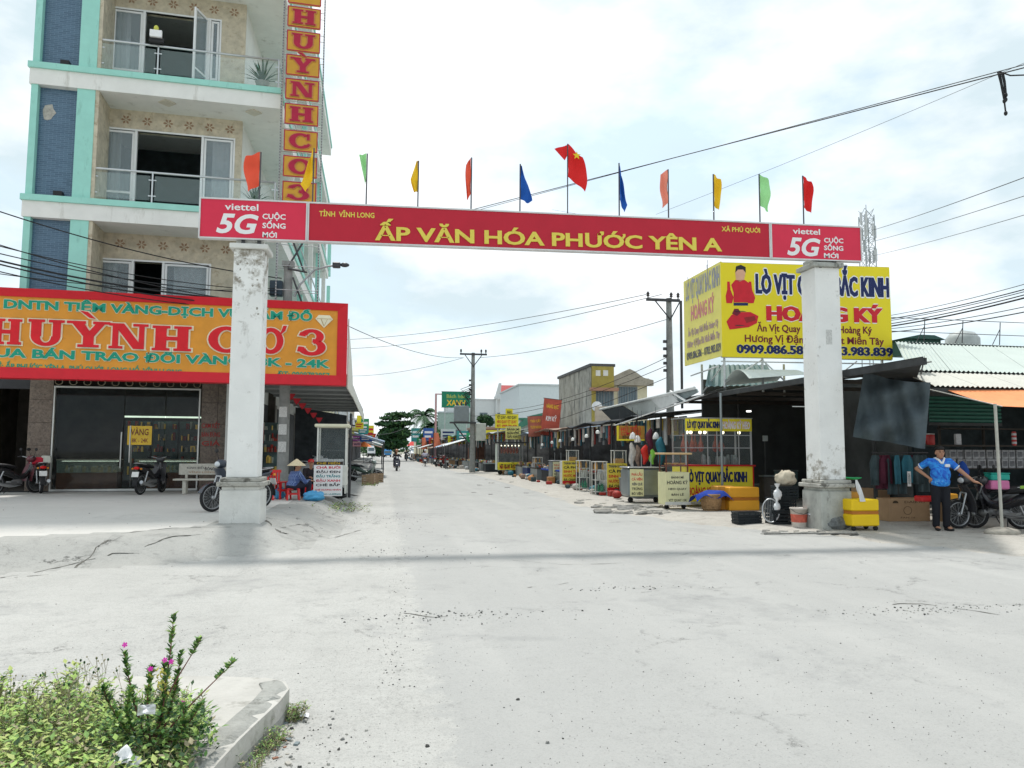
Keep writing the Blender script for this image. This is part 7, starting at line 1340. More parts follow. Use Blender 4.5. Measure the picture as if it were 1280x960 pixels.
for px in (620,646): x = onY(px,510,Yw).x-x_0; MB().box(x-.12,x+.12,-.5,-.25,0,zt0-.36).build('column', pwall, pb3)
Yk = 66.0; building('brick_shed', 'low brown brick shed between the pole and the smaller duck stall', onY(593,540,Yk).x, onY(625,540,Yk).x, Yk, Yk+5, onY(610,536,Yk).z, mat('brick_brown', (.30,.16,.12), .9, var=.3, scale=3), mat('roof_rust', (.3,.2,.15), .8)); building('mint_shed', 'mint green shed behind the transformer', onY(549,530,112).x, onY(592,530,112).x, 112, 115.5, onY(570,516,112).z, mat('mint_wall', (.34,.44,.39), .85, var=.15), mat('roof_pale', (.5,.55,.56), .8), ((2.2, 2.8, 1.0, 1.6),))
for i, (px0, px1, pyt, Y, m_) in enumerate(((515,548,549,112,'brick_brown'), (556,580,545,98,'pale_wall'), (500,516,552,150,'cream_wall'))): building('far_shop_house', ('low brown shop house behind the coral flags','small pale shop house in the far right row','tiny cream house near the end of the street')[i], onY(px0,560,Y).x+3.0, onY(px1,560,Y).x+4.0, Y, Y+9, onY(px0,pyt,Y).z, MATS[m_], MATS['tarp_grey'], ((.5,2.2,1.2,1.0),))
# ------------------------------------------------------------------ poles with crossarms
def cross_pole(label, px, Y, pytop, arm, transformer=False):
    x = onY(px,560,Y).x; xt = onY(px,pytop,Y); t = thing('power_pole', label, 'power pole', (x, Y, 0)); h = xt.z; b = MB(); b.tube([(0,0,-.1),(0,0,h)], [.21,.12], 12); b.build('pole', conc, t); a0, a1 = arm; z = h-.18
    b = MB(); b.box(a0,a1,-.2,-.12,z,z+.12); ar = b.build('crossarm', bsteel, t)
    for s in (a0*.62, a1*.62 if abs(a1) > .5 else a1): b = MB(); b.tube([(s,-.16,z),(0,-.16,z-.8)], .03, 5); b.build('brace', bsteel, t)
    for x_ in (a0+.08,(a0+a1)/2 if abs(a0) > 1.8 else a1-.4,a1-.08): b = MB(); b.lathe([(.03,0),(.03,.08),(.08,.1),(.05,.16),(.08,.2),(.05,.26),(.02,.3)], 8, (x_,-.16,z+.12)); b.build('insulator', mat('insulator_dark', (.07,.06,.06), .4), t)
    for k in range(5): b = MB(); b.box(-.28,-.12,-.06,.06,h-2.0-.32*k,h-1.88-.32*k); b.build('cable_clamp', bsteel, t)
    if transformer:
        tr_ = MB().bbox(-1.3,-.3,-.5,.2,h*.42,h*.42+1.1,.05).build('transformer', mat('transformer_grey', (.22,.25,.26), .6), t); b = MB(); 
        for k in range(3): b.lathe([(.05,0),(.08,.1),(.04,.3)], 8, (-1.1+.3*k,-.1,h*.42+1.1))
        b.build('bushings', mat('insulator_dark', (.07,.06,.06), .4), tr_, kind='stuff'); MB().box(-1.6,.2,-.4,.1,h*.42-.12,h*.42-.005).build('platform', bsteel, t); MB().tube([(-1.3,0,h*.42-.1),(0,0,h*.2)], .05, 5).build('platform_brace', bsteel, t); MB().bbox(.2,.9,-.3,.1,2.2,3.4,.03).build('control_cabinet', mat('cabinet_pale', (.5,.52,.48), .6), t)
        b = MB(); r_ = random.Random(2)
        for k in range(8): z_ = h*.66+r_.uniform(-.6,.6); b.tube([(-.1,-.15,z_),(-.5-r_.random()*.4,-.2,z_-.3),(-.3,-.2,z_-.7)], .025, 5)
        b.build('cable_loops', MATS['cable_black'], t, kind='stuff')
    return t
cross_pole('concrete power pole with transformer, between green billboard and yellow signs', 590.5, 53, 441, (-.95,.95), True)
cross_pole('concrete power pole with wide crossarm left of the yellow billboard', 838.5, 32, 373, (-1.1,.45))
mb = onY(852,462,24.5); mt = onY(851,376,24.5); b = MB(); b.tube([(mb.x,24.5,3.0),(mt.x,24.5,mt.z)], .045, 7); tag(b.build('thin_mast', bsteel, None), 'thin dark mast standing at the left edge of the yellow billboard', 'mast')
# telecom tower
Yt = 110.0; tb_ = onY(1085,330,Yt); tz = onY(1084,270,Yt).z; tw = thing('telecom_tower', 'grey lattice telecom tower rising behind the right end of the banner', 'tower', (tb_.x, Yt, 0)); b = MB(); hw0, hw1 = 1.1, .8
for sx in (-1,1):
    for sy in (-1,1): MB().tube([(sx*hw0,sy*hw0,0),(sx*hw1,sy*hw1,tz)], .09, 5).build('leg', mat('tower_grey', (.38,.42,.44), .6), tw)
k = 18.0
while k < tz:
    f = hw0+(hw1-hw0)*k/tz
    for (x0,y0,x1,y1) in ((-1,-1,1,-1),(1,-1,1,1),(1,1,-1,1),(-1,1,-1,-1)): b.tube([(x0*f,y0*f,k),(x1*f,y1*f,k+1.6)], .05, 4); b.tube([(x1*f,y1*f,k),(x0*f,y0*f,k+1.6)], .05, 4); b.tube([(x0*f,y0*f,k),(x1*f,y1*f,k)], .05, 4)
    k += 1.6
b.build('lattice', MATS['tower_grey'], tw, kind='stuff')
r_ = random.Random(5)
for k in range(14): a = r_.random()*6.28; z = tz-r_.choice([.5,2.5,4.5,6.5,.5,2.6]); MB().box(1.25*math.cos(a)-.14,1.25*math.cos(a)+.14,1.25*math.sin(a)-.1,1.25*math.sin(a)+.1,z-1.1,z+.9).build('antenna', mat('antenna_pale', (.55,.57,.58), .6), tw)
MB().tube([(0,0,tz),(0,0,onY(1084,256,Yt).z)], .06, 5).build('spire', MATS['tower_grey'], tw)
# wires on the right and over the street
far_cable = dict(label='thin overhead cable crossing the sky on the right', group='overhead cables in the right sky')
wpx((560,270),40,(1310,77),17,.0,.018,**far_cable); wpx((600,262),42,(1310,73),17.5,.0,.014,**far_cable); wpx((820,268),40,(1310,66),20,.1,.008,**far_cable)
for a in ((288,1320,207,.02),(302,1320,232,.016),(320,1320,257,.014)): wpx((1090,a[0]),60,(a[1],a[2]),24,.1,a[3],**far_cable)
for ya, yb_, r_ in ((402,359,.02),(404,362,.014),(408,366,.02),(411,370,.03),(413,383,.014),(417,390,.02),(398,352,.012)): wpx((1090,ya),30,(1320,yb_-8),20,.12,r_, label='black cable in the dense bundle above the pale roof', group='cable bundle above the pale roof')
for a, Ya, c, Yc, s in (((808,368),32,(420,425),60,.4), ((827,368),32,(430,436),60,.5), ((578,447),53,(430,405),30,.4), ((600,447),53,(838,398),32,.3), ((838,470),32,(604,550),53,.3), ((835,446),32,(640,512),53,.4), ((838,455),32,(592,520),53,.6), ((580,447),53,(440,470),70,.3), ((1000,300),60,(690,262),90,.3)): wpx(a,Ya,c,Yc,s,.014, label='thin power line between the distant poles', group='power lines strung between the distant poles')
# coil of cable hanging from the thick line
hk = onY(1251,92,18.1); t = thing('cable_coil', 'black looped cable ends hanging from the thick cable at upper right', 'cable coil', hk); s = 18/960
for k, (dx, l) in enumerate(((-.16,.9),(-.05,1.3),(.05,.85),(.12,.7))): b = MB(); b.tube([(dx*.6,0,.05),(dx*.5+.08,.02,-.3*l),(.1+dx*.3,0,-.8*l),(.1+dx*.2,0,-.85*l)], .022, 6); b.ell((.1+dx*.2,0,-.88*l), (.05,.05,.07), 7, 5); b.build('cable_loop', MATS['cable_black'], t)
b = MB(); b.tube([(-.02,0,.05),(.3,0,-.03),(.8,0,.03)], .02, 6); b.build('tail', MATS['cable_black'], t)
# ------------------------------------------------------------------ farther down the left side of the street
for k, (y0, y1, z, m_, lab) in enumerate(((48.5,60,6.2,'cream_wall','cream row house on the left, next beyond the tall shop house'), (61,74,5.2,'pale_wall','pale row house on the left with a purple signboard'), (75,95,6.5,'cwall2','beige row house on the left near the white truck'), (97,130,5,'pale_wall','low pale house at the far left end of the street'))):
    m = MATS.get(m_) or mat(m_, (.5,.46,.38), .85, var=.15); X1 = -3.0-.004*y0; t = thing('row_house', lab, 'building', (X1-9, y0, 0)); MB().box(0,9,0,y1-y0,0,z).build('wall', m, t); MB().box(-.1,9.4,-.1,y1-y0+.1,z+.001,z+.2).build('roof', MATS['slab_grey'], t)
    for j in range(3):
        a = .8+j*(y1-y0)/3; w = (y1-y0)/3-1.4; MB().box(9.001,9.05,a,a+w,.2,2.7).build('shop_opening', wall_dark, t); f = MB().box(9.001,9.06,a+.3,a+w-.3,z-2.2,z-1.1).build('window', mat('win_frame', (.3,.33,.34), .6), t); MB().box(9.061,9.065,a+.4,a+w-.4,z-2.1,z-1.2).build('pane', MATS['dusk_glass'], f)
    b = MB(); b.sheet(lambda u, v: (9.06+u*1.9, v*(y1-y0), 3.1-.35*u+.05*math.sin(v*20)), 4, 16, .03); b.build('awning', [tarp['w'], tarp['g'], tarp['r'], tarp['b']][k], t)
def side_board(label, px, py0, py1, X, wpx_, m, txt=None):
    a = onX(px, py1, X); h = onX(px, py0, X).z-a.z; w = wpx_/960*proj(a)[2]; t = thing('signboard', label, 'sign', a); MB().box(0,w,0,.1,0,h).build('board', m, t); 
    if txt: text(txt[0], txt[1], t, w/2, h*.3, w*.8, h*.4, y=-.002, bold=.03)
    MB().tube([(-.4,.05,h*.5),(0,.05,h*.5)], .04, 5).build('bracket', bsteel, t)
side_board('yellow flag-like signboard high on the left row beyond the canopy', 446,519,528,-1.9,8, yp); side_board('purple signboard on the left row below the yellow one', 441,545,551,-1.7,9, mat('sign_purple', (.35,.08,.35), .6), ('HOA', wh)); side_board('pale pink signboard under the purple one on the left row', 441,552,558,-1.75,10, mat('sign_pink', (.6,.3,.35), .6), ('SALON', navy)); side_board('narrow white signboard deep on the left row', 452,536,552,-1.6,4, pwall); side_board('pale yellow signboard above the left street motorbikes', 440,534,542,-1.7,10, mat('board_lemon', (.72,.66,.22), .6))
for i, (px, py) in enumerate(((455,553),)): p = onY(px, py, 80); t = thing('parasol', ('orange parasol on the left pavement before the white truck','small red parasol far down on the left pavement')[i], 'parasol', (p.x, p.y, 0)); MB().tube([(0,0,0),(0,0,p.z)], .03, 6).build('pole', bsteel, t); b = MB(); b.lathe([(.8,p.z-.45),(.4,p.z-.1),(0,p.z+.1)], 10); b.build('canopy', mat('parasol_orange', (.8,.22,.06), .7), t)
# post, motorbikes and wooden baskets on the left pavement
p = gz(436.5,622); tg_ = onY(437,517,p.y); b = MB(); b.tube([(0,0,0),(0,0,tg_.z-p.z)], .045, 7); o = b.build('canopy_post', bsteel, None, p); tag(o, 'dark steel post holding the canopy edge behind the sweet soup cart', 'post')
p = gz(446,604); motorbike('green and black motorbike parked on the left pavement beyond the canopy post', on_ground(p.x+.3, p.y+1.6), R(-10), (.05,.09,.07), (.25,.3,.28), steer=.3); motorbike('grey motorbike standing behind the green and black one', on_ground(p.x+.2, p.y+3.0), R(-25), (.05,.05,.055), (.3,.3,.32)); motorbike('dark motorbike parked by the grey tarpaulin heap on the left', on_ground(-2.3, 27.5), R(70), (.04,.04,.05), (.35,.35,.36))
wc = mat('crate_wood', (.36,.26,.17), .85, var=.3, scale=10)
for i, (px, py) in enumerate(((452,606),(458,605),(465,603))): p = gz(px, py); crate(('slatted wooden crate at the left, nearest of the street crates','middle slatted wooden crate near the left kerb','rightmost slatted wooden crate by the green leaves')[i], p, .55, .42, .5, wc, R(8*i-6), 'wooden_crate')
t = bag('grey tarpaulin covering a parked load under the canopy', (onY(399,570,25.2).x, 25.2, .3), (.72,.6,.5), mat('tarp_cover', (.30,.31,.32), .7, var=.2, bump=.5, bscale=4), 61, 'covered_load', knot=False)
# red bunting under the canopy
b0 = BF.w(XW+.5, -2.2, sz0+.2); 
for k in range(6):
    p = onX(364+k*7, 492+k*6.0, -2.7+.08*k); t = thing('bunting_flag', 'small red pennant under the canopy, %s of the row from the big sign' % _ORD[k], 'pennant', (p.x, p.y, min(p.z, sz0+.25)), R(20), 'red pennants under the canopy'); b = MB(); b.prism([(-.13,.0),(.13,.0),(.06,-.13),(.0,-.2),(-.06,-.13)], -.004, .004); fixnormals(b.build('pennant_cloth', mat('pennant_red', (.45,.02,.03), .7), t))
b = MB(); a = onY(442,534,70); c = onY(505,536,80); P = [a.lerp(c, i/14)-Vector((0,0,.6*math.sin(math.pi*i/14))) for i in range(15)]; b.tube(P, .02, 4); o = b.build('string', bsteel, None); tag(o, 'string of red pennants stretched over the far street', 'bunting', None)
for i in (3, 4, 5): q = P[i]-P[0]; b = MB(); pr_ = Vector(P[i]); b.prism([(pr_.x-.3, pr_.z),(pr_.x+.3, pr_.z),(pr_.x, pr_.z-.9)], pr_.y-.01, pr_.y+.01); fixnormals(b.build('pennant', MATS['pennant_red'], o))
tag(MB().add([(-3.3,30.6,.3),(-1.35,30.6,.25),(-1.35,30.6,2.9),(-3.3,30.6,3.2),(-3.3,30.65,.3),(-1.35,30.65,.25),(-1.35,30.65,2.9),(-3.3,30.65,3.2)], [(0,1,2,3),(7,6,5,4),(0,4,5,1),(1,5,6,2),(2,6,7,3),(3,7,4,0)]).build('canopy_shade_sheet', mat('canopy_shade_sheet', (.03,.035,.04), .9, var=.5, scale=3), None), 'added dark sheet standing for the shade under the canopy behind the sweet soup cart', 'cloth')  # added sheet, its dark colour stands in for canopy shade behind the cart
SGN = [('VÀNG',yp,red_t),('CAFE',mat('sgn_teal', (.05,.3,.3), .6),wh),('THUỐC TÂY',mat('sgn_green', (.04,.3,.12), .6),wh),('XE MÁY',mat('sgn_blue', (.04,.12,.4), .6),wh),('ĐIỆN MÁY',mat('sgn_red', (.5,.05,.04), .6),yel_t),('GẠO',pwall,navy)]
for i, (px, py, Y, w, h) in enumerate(((444,536,34,.35,.28),(448,543,42,.5,.35),(451,541,50,.5,.9),(450,552,46,.7,.35),(455,550,58,.8,.45),(458,554,70,1.0,.6),(460,548,85,.6,1.4),(463,557,95,1.2,.6))):
    a = onY(px, py, Y); s_, m_, tm = SGN[i % 6]; t = thing('street_sign', ('yellow','teal','green','blue','red','pale','second yellow','second teal')[i]+' signboard projecting from the left house row, %s from the canopy' % _ORD[i], 'sign', a); MB().box(0,w,0,.12,0,h).build('board', m_, t); [MB().box(w*.12,w*(.88-.15*q),-.004,-.001,h*(.62-.32*q),h*(.78-.32*q)).build('print_band', tm, t) for q in range(2)]; MB().tube([(-.5,.06,h*.5),(0,.06,h*.5)], .03, 5).build('bracket', bsteel, t)
for i, (px, py, Y, w, h) in enumerate(((583,553,64,2.0,.8),(571,551,70,1.8,.9),(560,555,76,2.2,.8),(551,550,84,1.6,1.2),(536,556,96,2.2,.9),(529,552,104,1.4,1.8),(521,556,116,2.4,1.1),(514,552,126,1.6,2.2),(607,549,59,1.6,.7))):
    a = onY(px, py, Y); s_, m_, tm = SGN[(i*5+2) % 6]; t = thing('street_sign', ('green','blue','teal','pale','yellow','red','second green','second blue','second teal')[i]+' shop sign over the far right stalls, %s from the pole' % _ORD[i], 'sign', a); MB().box(0,w,0,.12,0,h).build('board', m_, t); [MB().box(w*.12,w*(.88-.15*q),-.004,-.001,h*(.62-.32*q),h*(.78-.32*q)).build('print_band', tm, t) for q in range(2)]; MB().tube([(w/2,.1,-2.5),(w/2,.1,0)], .04, 5).build('post', bsteel, t)
for i, (px, py, Y, c_) in enumerate(((578,565,63,'w'),(566,566,72,'b'),(556,567,80,'r'),(538,566,94,'w'),(526,567,108,'g'),(449,563,44,'b'),(456,564,62,'w'),(461,565,84,'r'))):
    a = onY(px, py, Y); t = thing('cloth_awning', ('pale','blue white','rusty','second pale','grey','left blue white','left pale','left rusty')[i]+' slanting awning in the far street, %s counted from the pole' % _ORD[i], 'awning', (a.x, Y, 0)); sg = -1 if px > 480 else 1; z_ = max(2.2, a.z+1.0)
    b = MB(); b.sheet(lambda u, v: (sg*(u*1.7-.3), v*5, z_-.5*u+.06*math.sin(v*12)), 5, 12, .03); b.build('awning_cloth', tarp[c_], t)
    for y in (.1, 4.9): MB().tube([(sg*1.35,y,0),(sg*1.35,y,z_-.5)], .03, 5).build('post', bsteel, t)
# ------------------------------------------------------------------ riders on the street
def rider(label, q, rz, shirtm, trm, helm, bikec, face_away=False):
    motorbike(label.replace('rider', 'motorbike of the rider'), q, rz, bikec, None, lod=True); c, s = math.cos(rz), math.sin(rz)
    t = thing('person', label, 'person', q, rz+R(90)); hc = (0,.18,1.45)
    B = [('e', (hc[0],hc[1],hc[2]), (.085,.1,.12)), ('c', (0,.24,1.2), .06, (0,.2,1.38), .05), ('e', (0,.3,1.02), (.15,.11,.2)), ('c', (-.18,.26,1.2), .05, (-.3,.02,1.03), .04), ('c', (-.3,.02,1.03), .04, (-.31,-.24,1.04), .03), ('c', (.18,.26,1.2), .05, (.3,.02,1.03), .04), ('c', (.3,.02,1.03), .04, (.31,-.24,1.04), .03), ('e', (0,.34,.88), (.17,.15,.12)),
         ('c', (-.1,.3,.86), .08, (-.2,-.08,.72), .06), ('c', (-.2,-.08,.72), .055, (-.2,.02,.32), .04), ('c', (.1,.3,.86), .08, (.2,-.08,.72), .06), ('c', (.2,-.08,.72), .055, (.2,.02,.32), .04), ('e', (-.2,-.04,.29), (.045,.12,.04)), ('e', (.2,-.04,.29), (.045,.12,.04))]
    for v in B: pass
    o = solid(B, .018, 2, 'body', skin, t); o.data.materials.clear(); o.data.materials.append(skin)
    solid([('e', (0,.29,1.03), (.19,.15,.22)), ('c', (-.17,.26,1.2), .07, (-.3,.02,1.03), .056), ('c', (.17,.26,1.2), .07, (.3,.02,1.03), .056), ('c', (-.3,.02,1.03), .056, (-.31,-.14,1.04), .045), ('c', (.3,.02,1.03), .056, (.31,-.14,1.04), .045)], .02, 2, 'shirt', shirtm, t)
    solid([('e', (0,.34,.88), (.18,.16,.12)), ('c', (-.1,.3,.86), .095, (-.2,-.08,.72), .075), ('c', (-.2,-.08,.72), .07, (-.2,.02,.36), .055), ('c', (.1,.3,.86), .095, (.2,-.08,.72), .075), ('c', (.2,-.08,.72), .07, (.2,.02,.36), .055)], .02, 2, 'trousers', trm, t)
    b = MB(); b.ell((0,.2,1.50), (.125,.14,.11), 12, 8); b.build('helmet', helm, t)
    return t
hd = mat('helmet_dark', (.03,.03,.04), .3); hw_ = mat('helmet_white', (.7,.7,.7), .3); shd = mat('shirt_black', (.025,.025,.03), .85); shl = mat('shirt_lilac', (.55,.52,.62), .85); trd = mat('trouser_navy', (.02,.02,.035), .9)
q = gz(496,589); rider('dark clothed rider coming toward the gate, nearest on the street', on_ground(q.x, q.y+.8), R(-88), shd, trd, mat('helmet_tan', (.4,.2,.12), .5), (.03,.03,.06))
q = gz(508,576.5); rider('grey clothed rider farther up the street', on_ground(q.x, q.y+.8), R(-88), mat('shirt_grey', (.12,.12,.13), .85), trd, hd, (.04,.05,.04))
q = gz(532,583); rider('pale shirted rider seen from behind near the right stalls', on_ground(q.x, q.y+.8), R(86), shl, mat('trouser_grey', (.12,.12,.15), .9), hw_, (.2,.2,.23))
for i, (px, py, rz) in enumerate(((549,583,60),(553,584.5,75),(557,585,95))): q = gz(px, py); motorbike(('black motorbike parked leftmost before the far right stalls','dark motorbike parked in the middle of three by the far right stalls','grey motorbike parked nearest of three by the far right stalls')[i], on_ground(q.x, q.y), R(rz), (.03,.03,.03), (.1+.1*i,.06,.06), lod=True)
# vehicles far up the street
def truck(label, px0, px1, pyb, pyt, bodym, name='truck', cat='truck', away=True):
    a = gz(px0, pyb); D = proj(a)[2]; w = (px1-px0)/960*D; h = (pyb-pyt)/960*D; t = thing(name, label, cat, a); r_ = min(.45, h*.2)
    MB().bbox(0,w,1.6,6,r_*1.2,h,.08).build('cargo_box', bodym, t); MB().bbox(.04*w,.96*w,0,1.55,r_*1.1,h*.86,.1).build('cab', bodym, t); MB().box(.12*w,.88*w,-.02,.0,h*.5,h*.78).build('windscreen', MATS['dusk_glass'], t); MB().box(.05*w,.95*w,-.08,.0,r_*1.0,r_*1.5).build('bumper', blk, t)
    for x in (.1*w,.9*w): MB().ell((x,-.02,h*.34), (.12,.05,.1), 8, 6).build('headlight', lens, t)
    for x in (.12*w,.88*w):
        for y in (.8,4.8): MB().lathe([(r_*.5,-.12),(r_,-.11),(r_,.11),(r_*.5,.12)], 14, (x,y,r_), 'x').build('wheel', rub, t)
truck('white delivery truck standing far up on the left side', 459,468.5,571,556.5, mat('truck_white', (.7,.72,.74), .4)); truck('blue truck far up the street under the big tree', 479.5,489.5,571.5,561.5, mat('truck_blue', (.03,.22,.5), .4))
def car(label, px0, px1, pyb, m):
    a = gz(px0, pyb); D = proj(a)[2]; w = (px1-px0)/960*D; t = thing('parked_car', label, 'car', a, 0); b = MB(); loft(b, [(0,0,.55,.6,.2),(.1,0,.6,.8,.3),(1.2,0,.68,.86,.32),(3.2,0,.68,.86,.32),(4.1,0,.62,.8,.3),(4.25,0,.58,.6,.2)], 14, pw=.6); b.v = [(w/2+v[1]*w/1.75, v[0], v[2]) for v in b.v]; b.build('body', m, t)
    b = MB(); loft(b, [(.7,0,.95,.6,.1),(1.3,0,1.15,.66,.28),(2.8,0,1.18,.66,.28),(3.6,0,.95,.6,.1)], 14, pw=.6); b.v = [(w/2+v[1]*w/1.75, v[0], v[2]) for v in b.v]; b.build('cabin', MATS['dusk_glass'], t)
    for x in (.1,w-.1):
        for y in (.8,3.3): MB().lathe([(.15,-.1),(.32,-.1),(.32,.1),(.15,.1)], 14, (x,y,.32), 'x').build('wheel', rub, t)
        MB().ell((x+(.12 if x < 1 else -.12),.03,.68), (.12,.06,.08), 8, 6).build('headlight', lens, t)
car('white car parked under a red parasol far up the right side', 511,521.5,570, mat('car_white', (.72,.72,.72), .3)); car('dark red car far up the street left of the blue truck', 472,478,569, mat('car_red', (.25,.05,.05), .3))
p = gz(516,570); t = thing('parasol', 'red parasol standing behind the white parked car', 'parasol', (p.x+.5, p.y+5, 0)); MB().tube([(0,0,0),(0,0,3.6)], .05, 6).build('pole', bsteel, t); b = MB(); b.lathe([(1.7,2.4),(1.0,3.2),(0,4.0)], 10); b.build('canopy', mat('parasol_red', (.6,.06,.05), .7), t)
for i, (px, Y, yt) in enumerate(((527,100,547),(542,80,541))): a = onY(px, yt, Y); t = thing('banner_flag', ('coral feather flag at the far brown shop house','coral feather flag nearer the green billboard mast')[i], 'flag', (a.x, Y, 0)); MB().tube([(0,0,0),(0,0,a.z)], .04, 5).build('pole', bsteel, t); b = MB(); b.sheet(lambda u, v: (u*.8*(.6+.4*v), .1*math.sin(u*5+v*3), a.z-v*1.5), 6, 8, .02); b.build('cloth', tarp['o'], t)
# ------------------------------------------------------------------ trees
bark = mat('bark', (.10,.075,.055), .95, var=.35, scale=8, bump=.6); lf = [mat('leaf_dark', (.035,.09,.04), .75, var=.3), mat('leaf_mid', (.04,.11,.035), .75, var=.3), mat('leaf_light', (.075,.16,.045), .75, var=.3)]
def leafy(b, c, rad, n, s, r_):
    for k in range(n):
        while True:
            p = Vector((r_.uniform(-1,1), r_.uniform(-1,1), r_.uniform(-1,1)))
            if .35 < p.length < 1: break
        p = Vector((c[0]+p.x*rad[0], c[1]+p.y*rad[1], c[2]+p.z*rad[2])); a = Vector((r_.gauss(0,1), r_.gauss(0,1), r_.gauss(0,.6))).normalized(); d = a.cross(Vector((r_.gauss(0,1), r_.gauss(0,1), r_.gauss(0,1)))).normalized(); q = s*r_.uniform(.6,1.3)
        b.add([p-a*q, p+d*q*.45, p+a*q, p-d*q*.45], [(0,1,2,3)], 0 if r_.random() < .5 else r_.choice([1,1,2]))
def tree(label, name, base, crown, seed, trunk_h, s=.28):
    r_ = random.Random(seed); t = thing(name, label, 'tree', base); b = MB(); b.tube([(0,0,0),(.1,0,trunk_h*.5),(0,.1,trunk_h),(.1,0,trunk_h*1.5)], [.28,.2,.16,.07], 9)
    for c, rad, n in crown: b.tube([(0,.05,min(trunk_h, c[2]*.85)),(c[0]*.5,c[1]*.5,c[2]-.25*rad[2]),(c[0],c[1],c[2])], [.1,.06,.03], 6)
    b.build('trunk', bark, t); b = MB()
    for c, rad, n in crown: leafy(b, c, rad, n, s, r_)
    b.build('crown', lf, t, kind='stuff'); return t
p = gz(497,571.5); p = onY(494,571,105); sx_ = 105/960
def ck(px, py): q = onY(px, py, 105); return q.x-p.x, q.z
cr = []
for px, py, rx, rz2, n in ((498,518,1.7,.22,420),(488,523,1.5,.22,300),(508,520,1.0,.2,170),(489,530,2.2,.32,520),(503,529,1.6,.28,300),(494,540,2.1,.8,900),(482,545,1.2,.8,500),(504,542,1.0,.7,350),(487,554,1.8,.8,700),(475,558,.7,.7,240),(500,553,1.2,.6,350)):
    x, z = ck(px, py); cr.append(((x, 0, z), (rx, 2.2, rz2*1.1), n))
tree('big dark layered almond tree over the end of the street', 'almond_tree', (p.x, 105, 0), cr, 3, 3.0, .3)
def palm(label, px, pyt, Y, seed, L_=3.2):
    top_ = onY(px, pyt, Y); r_ = random.Random(seed); t = thing('palm_tree', label, 'tree', (top_.x, Y, 0)); h = top_.z; b = MB(); b.tube([(0,0,0),(.15,0,h*.5),(0,0,h)], [.22,.17,.13], 9); b.build('trunk', bark, t)
    for k in range(24):
        a = k*2.4; el = r_.uniform(-.1,1.25); d = Vector((math.cos(a), math.sin(a), 0)); b = MB(); P = []
        for q in range(9): u = q/8; P.append(Vector((0,0,h))+d*L_*math.cos(el)*u+Vector((0,0,L_*(math.sin(el)*u-.75*u*u))))
        b.tube(P, [.04-.004*q for q in range(9)], 4)
        for q in range(1, 25):
            u = q/25*7.99; i = int(u); c = P[i].lerp(P[i+1], u-i); tdir = (P[min(i+1,8)]-P[i]).normalized(); sd = tdir.cross(Vector((0,0,1))).normalized(); ll = .75*math.sin(math.pi*min(1,(q+3)/28))
            for s in (-1,1): e = c+sd*s*ll*.75+tdir*ll*.4-Vector((0,0,ll*.45)); b.add([c-tdir*.10, c+tdir*.10, e], [(0,1,2)], r_.randrange(2))
        b.build('frond', lf, t)
palm('coconut palm rising behind the coral flags', 530, 520, 120, 4, 4.4); palm('smaller palm just left of the green billboard mast', 541, 533, 116, 9, 3.0)
for i, (px, py, Y, rx, rz2) in enumerate(((541,546,112,1.9,1.2),(606,524,100,1.0,.6),(463,560,160,3,2.0))): q = onY(px, py, Y); tree(('small bushy tree under the smaller palm','little dark tree behind the pole','distant tree at the left end of the street')[i], 'small_tree', (q.x, Y, 0), [((0,0,q.z),(rx,rx,rz2),int(420*rx)), ((rx*.6,0,q.z-.4),(rx*.7,rx*.7,rz2*.8),int(200*rx))], 20+i, q.z*.6, .25)
b = MB(); r_ = random.Random(8)
for k in range(90): x = -260+k*6+r_.uniform(-2,2); leafy(b, (x, 420+r_.uniform(-12,12), r_.uniform(1.5,3.5)), (5,4,r_.uniform(2.5,4.5)), 60, 1.3, r_)
b.build('distant_treeline', lf, None, kind='stuff')
# ------------------------------------------------------------------ weeds on the island
wg = [mat('weed_bright', (.33,.47,.12), .7, var=.25, scale=20), mat('weed_mid', (.19,.32,.09), .7, var=.25, scale=20), mat('weed_yellow', (.42,.48,.16), .7, var=.2, scale=20), mat('weed_dry', (.34,.30,.19), .85, var=.2, scale=20), mat('weed_dark', (.035,.08,.03), .75, var=.3)]
def leaf(b, p, d, L_, w, up, mi):
    d = d.normalized(); s = d.cross(up); s = s.normalized() if s.length > 1e-3 else Vector((1,0,0)); n = s.cross(d).normalized()
    b.add([p, p+d*L_*.45+s*w*.5+n*L_*.05, p+d*L_-n*L_*.06, p+d*L_*.45-s*w*.5+n*L_*.05], [(0,1,2,3)], mi)
def sprig(b, base, h, lean, n, L_, w, r_, mis, stem=3):
    P = [base+Vector((lean.x*u*u, lean.y*u*u, h*u)) for u in (0,.33,.66,1)]; b.tube(P, [.0022,.0018,.0015,.001], 3, stem, cap=False)
    for k in range(n):
        u = .15+.85*k/max(1,n-1); i = min(2, int(u*3)); p = P[i].lerp(P[i+1], min(1,u*3-i)); a = r_.random()*6.28
        for q in (0, math.pi): leaf(b, p, Vector((math.cos(a+q), math.sin(a+q), r_.uniform(.1,.9))), L_*r_.uniform(.45,1.5), w*r_.uniform(.6,1.4), Vector((0,0,1)), r_.choice(mis))
rw = random.Random(31); b = MB(); b2 = MB()
for k in range(2300):
    px = rw.uniform(-150,262); edge_y = 868+10*math.sin(px*.05)+max(0,(px-120))*.16; py = rw.uniform(edge_y, 1045)
    if px > 235 and py > 930: continue
    p = onZ(px, py, IT); hh = rw.uniform(.04,.17)*(1.0 if px < 150 else .75)
    sprig(b, p, hh, Vector((rw.gauss(0,.03), rw.gauss(0,.03), 0)), rw.randint(3,6), .036, .020, rw, [0,0,0,1,1,2,2,3,4] if px < 150 else [1,1,0,4,4,2,3])
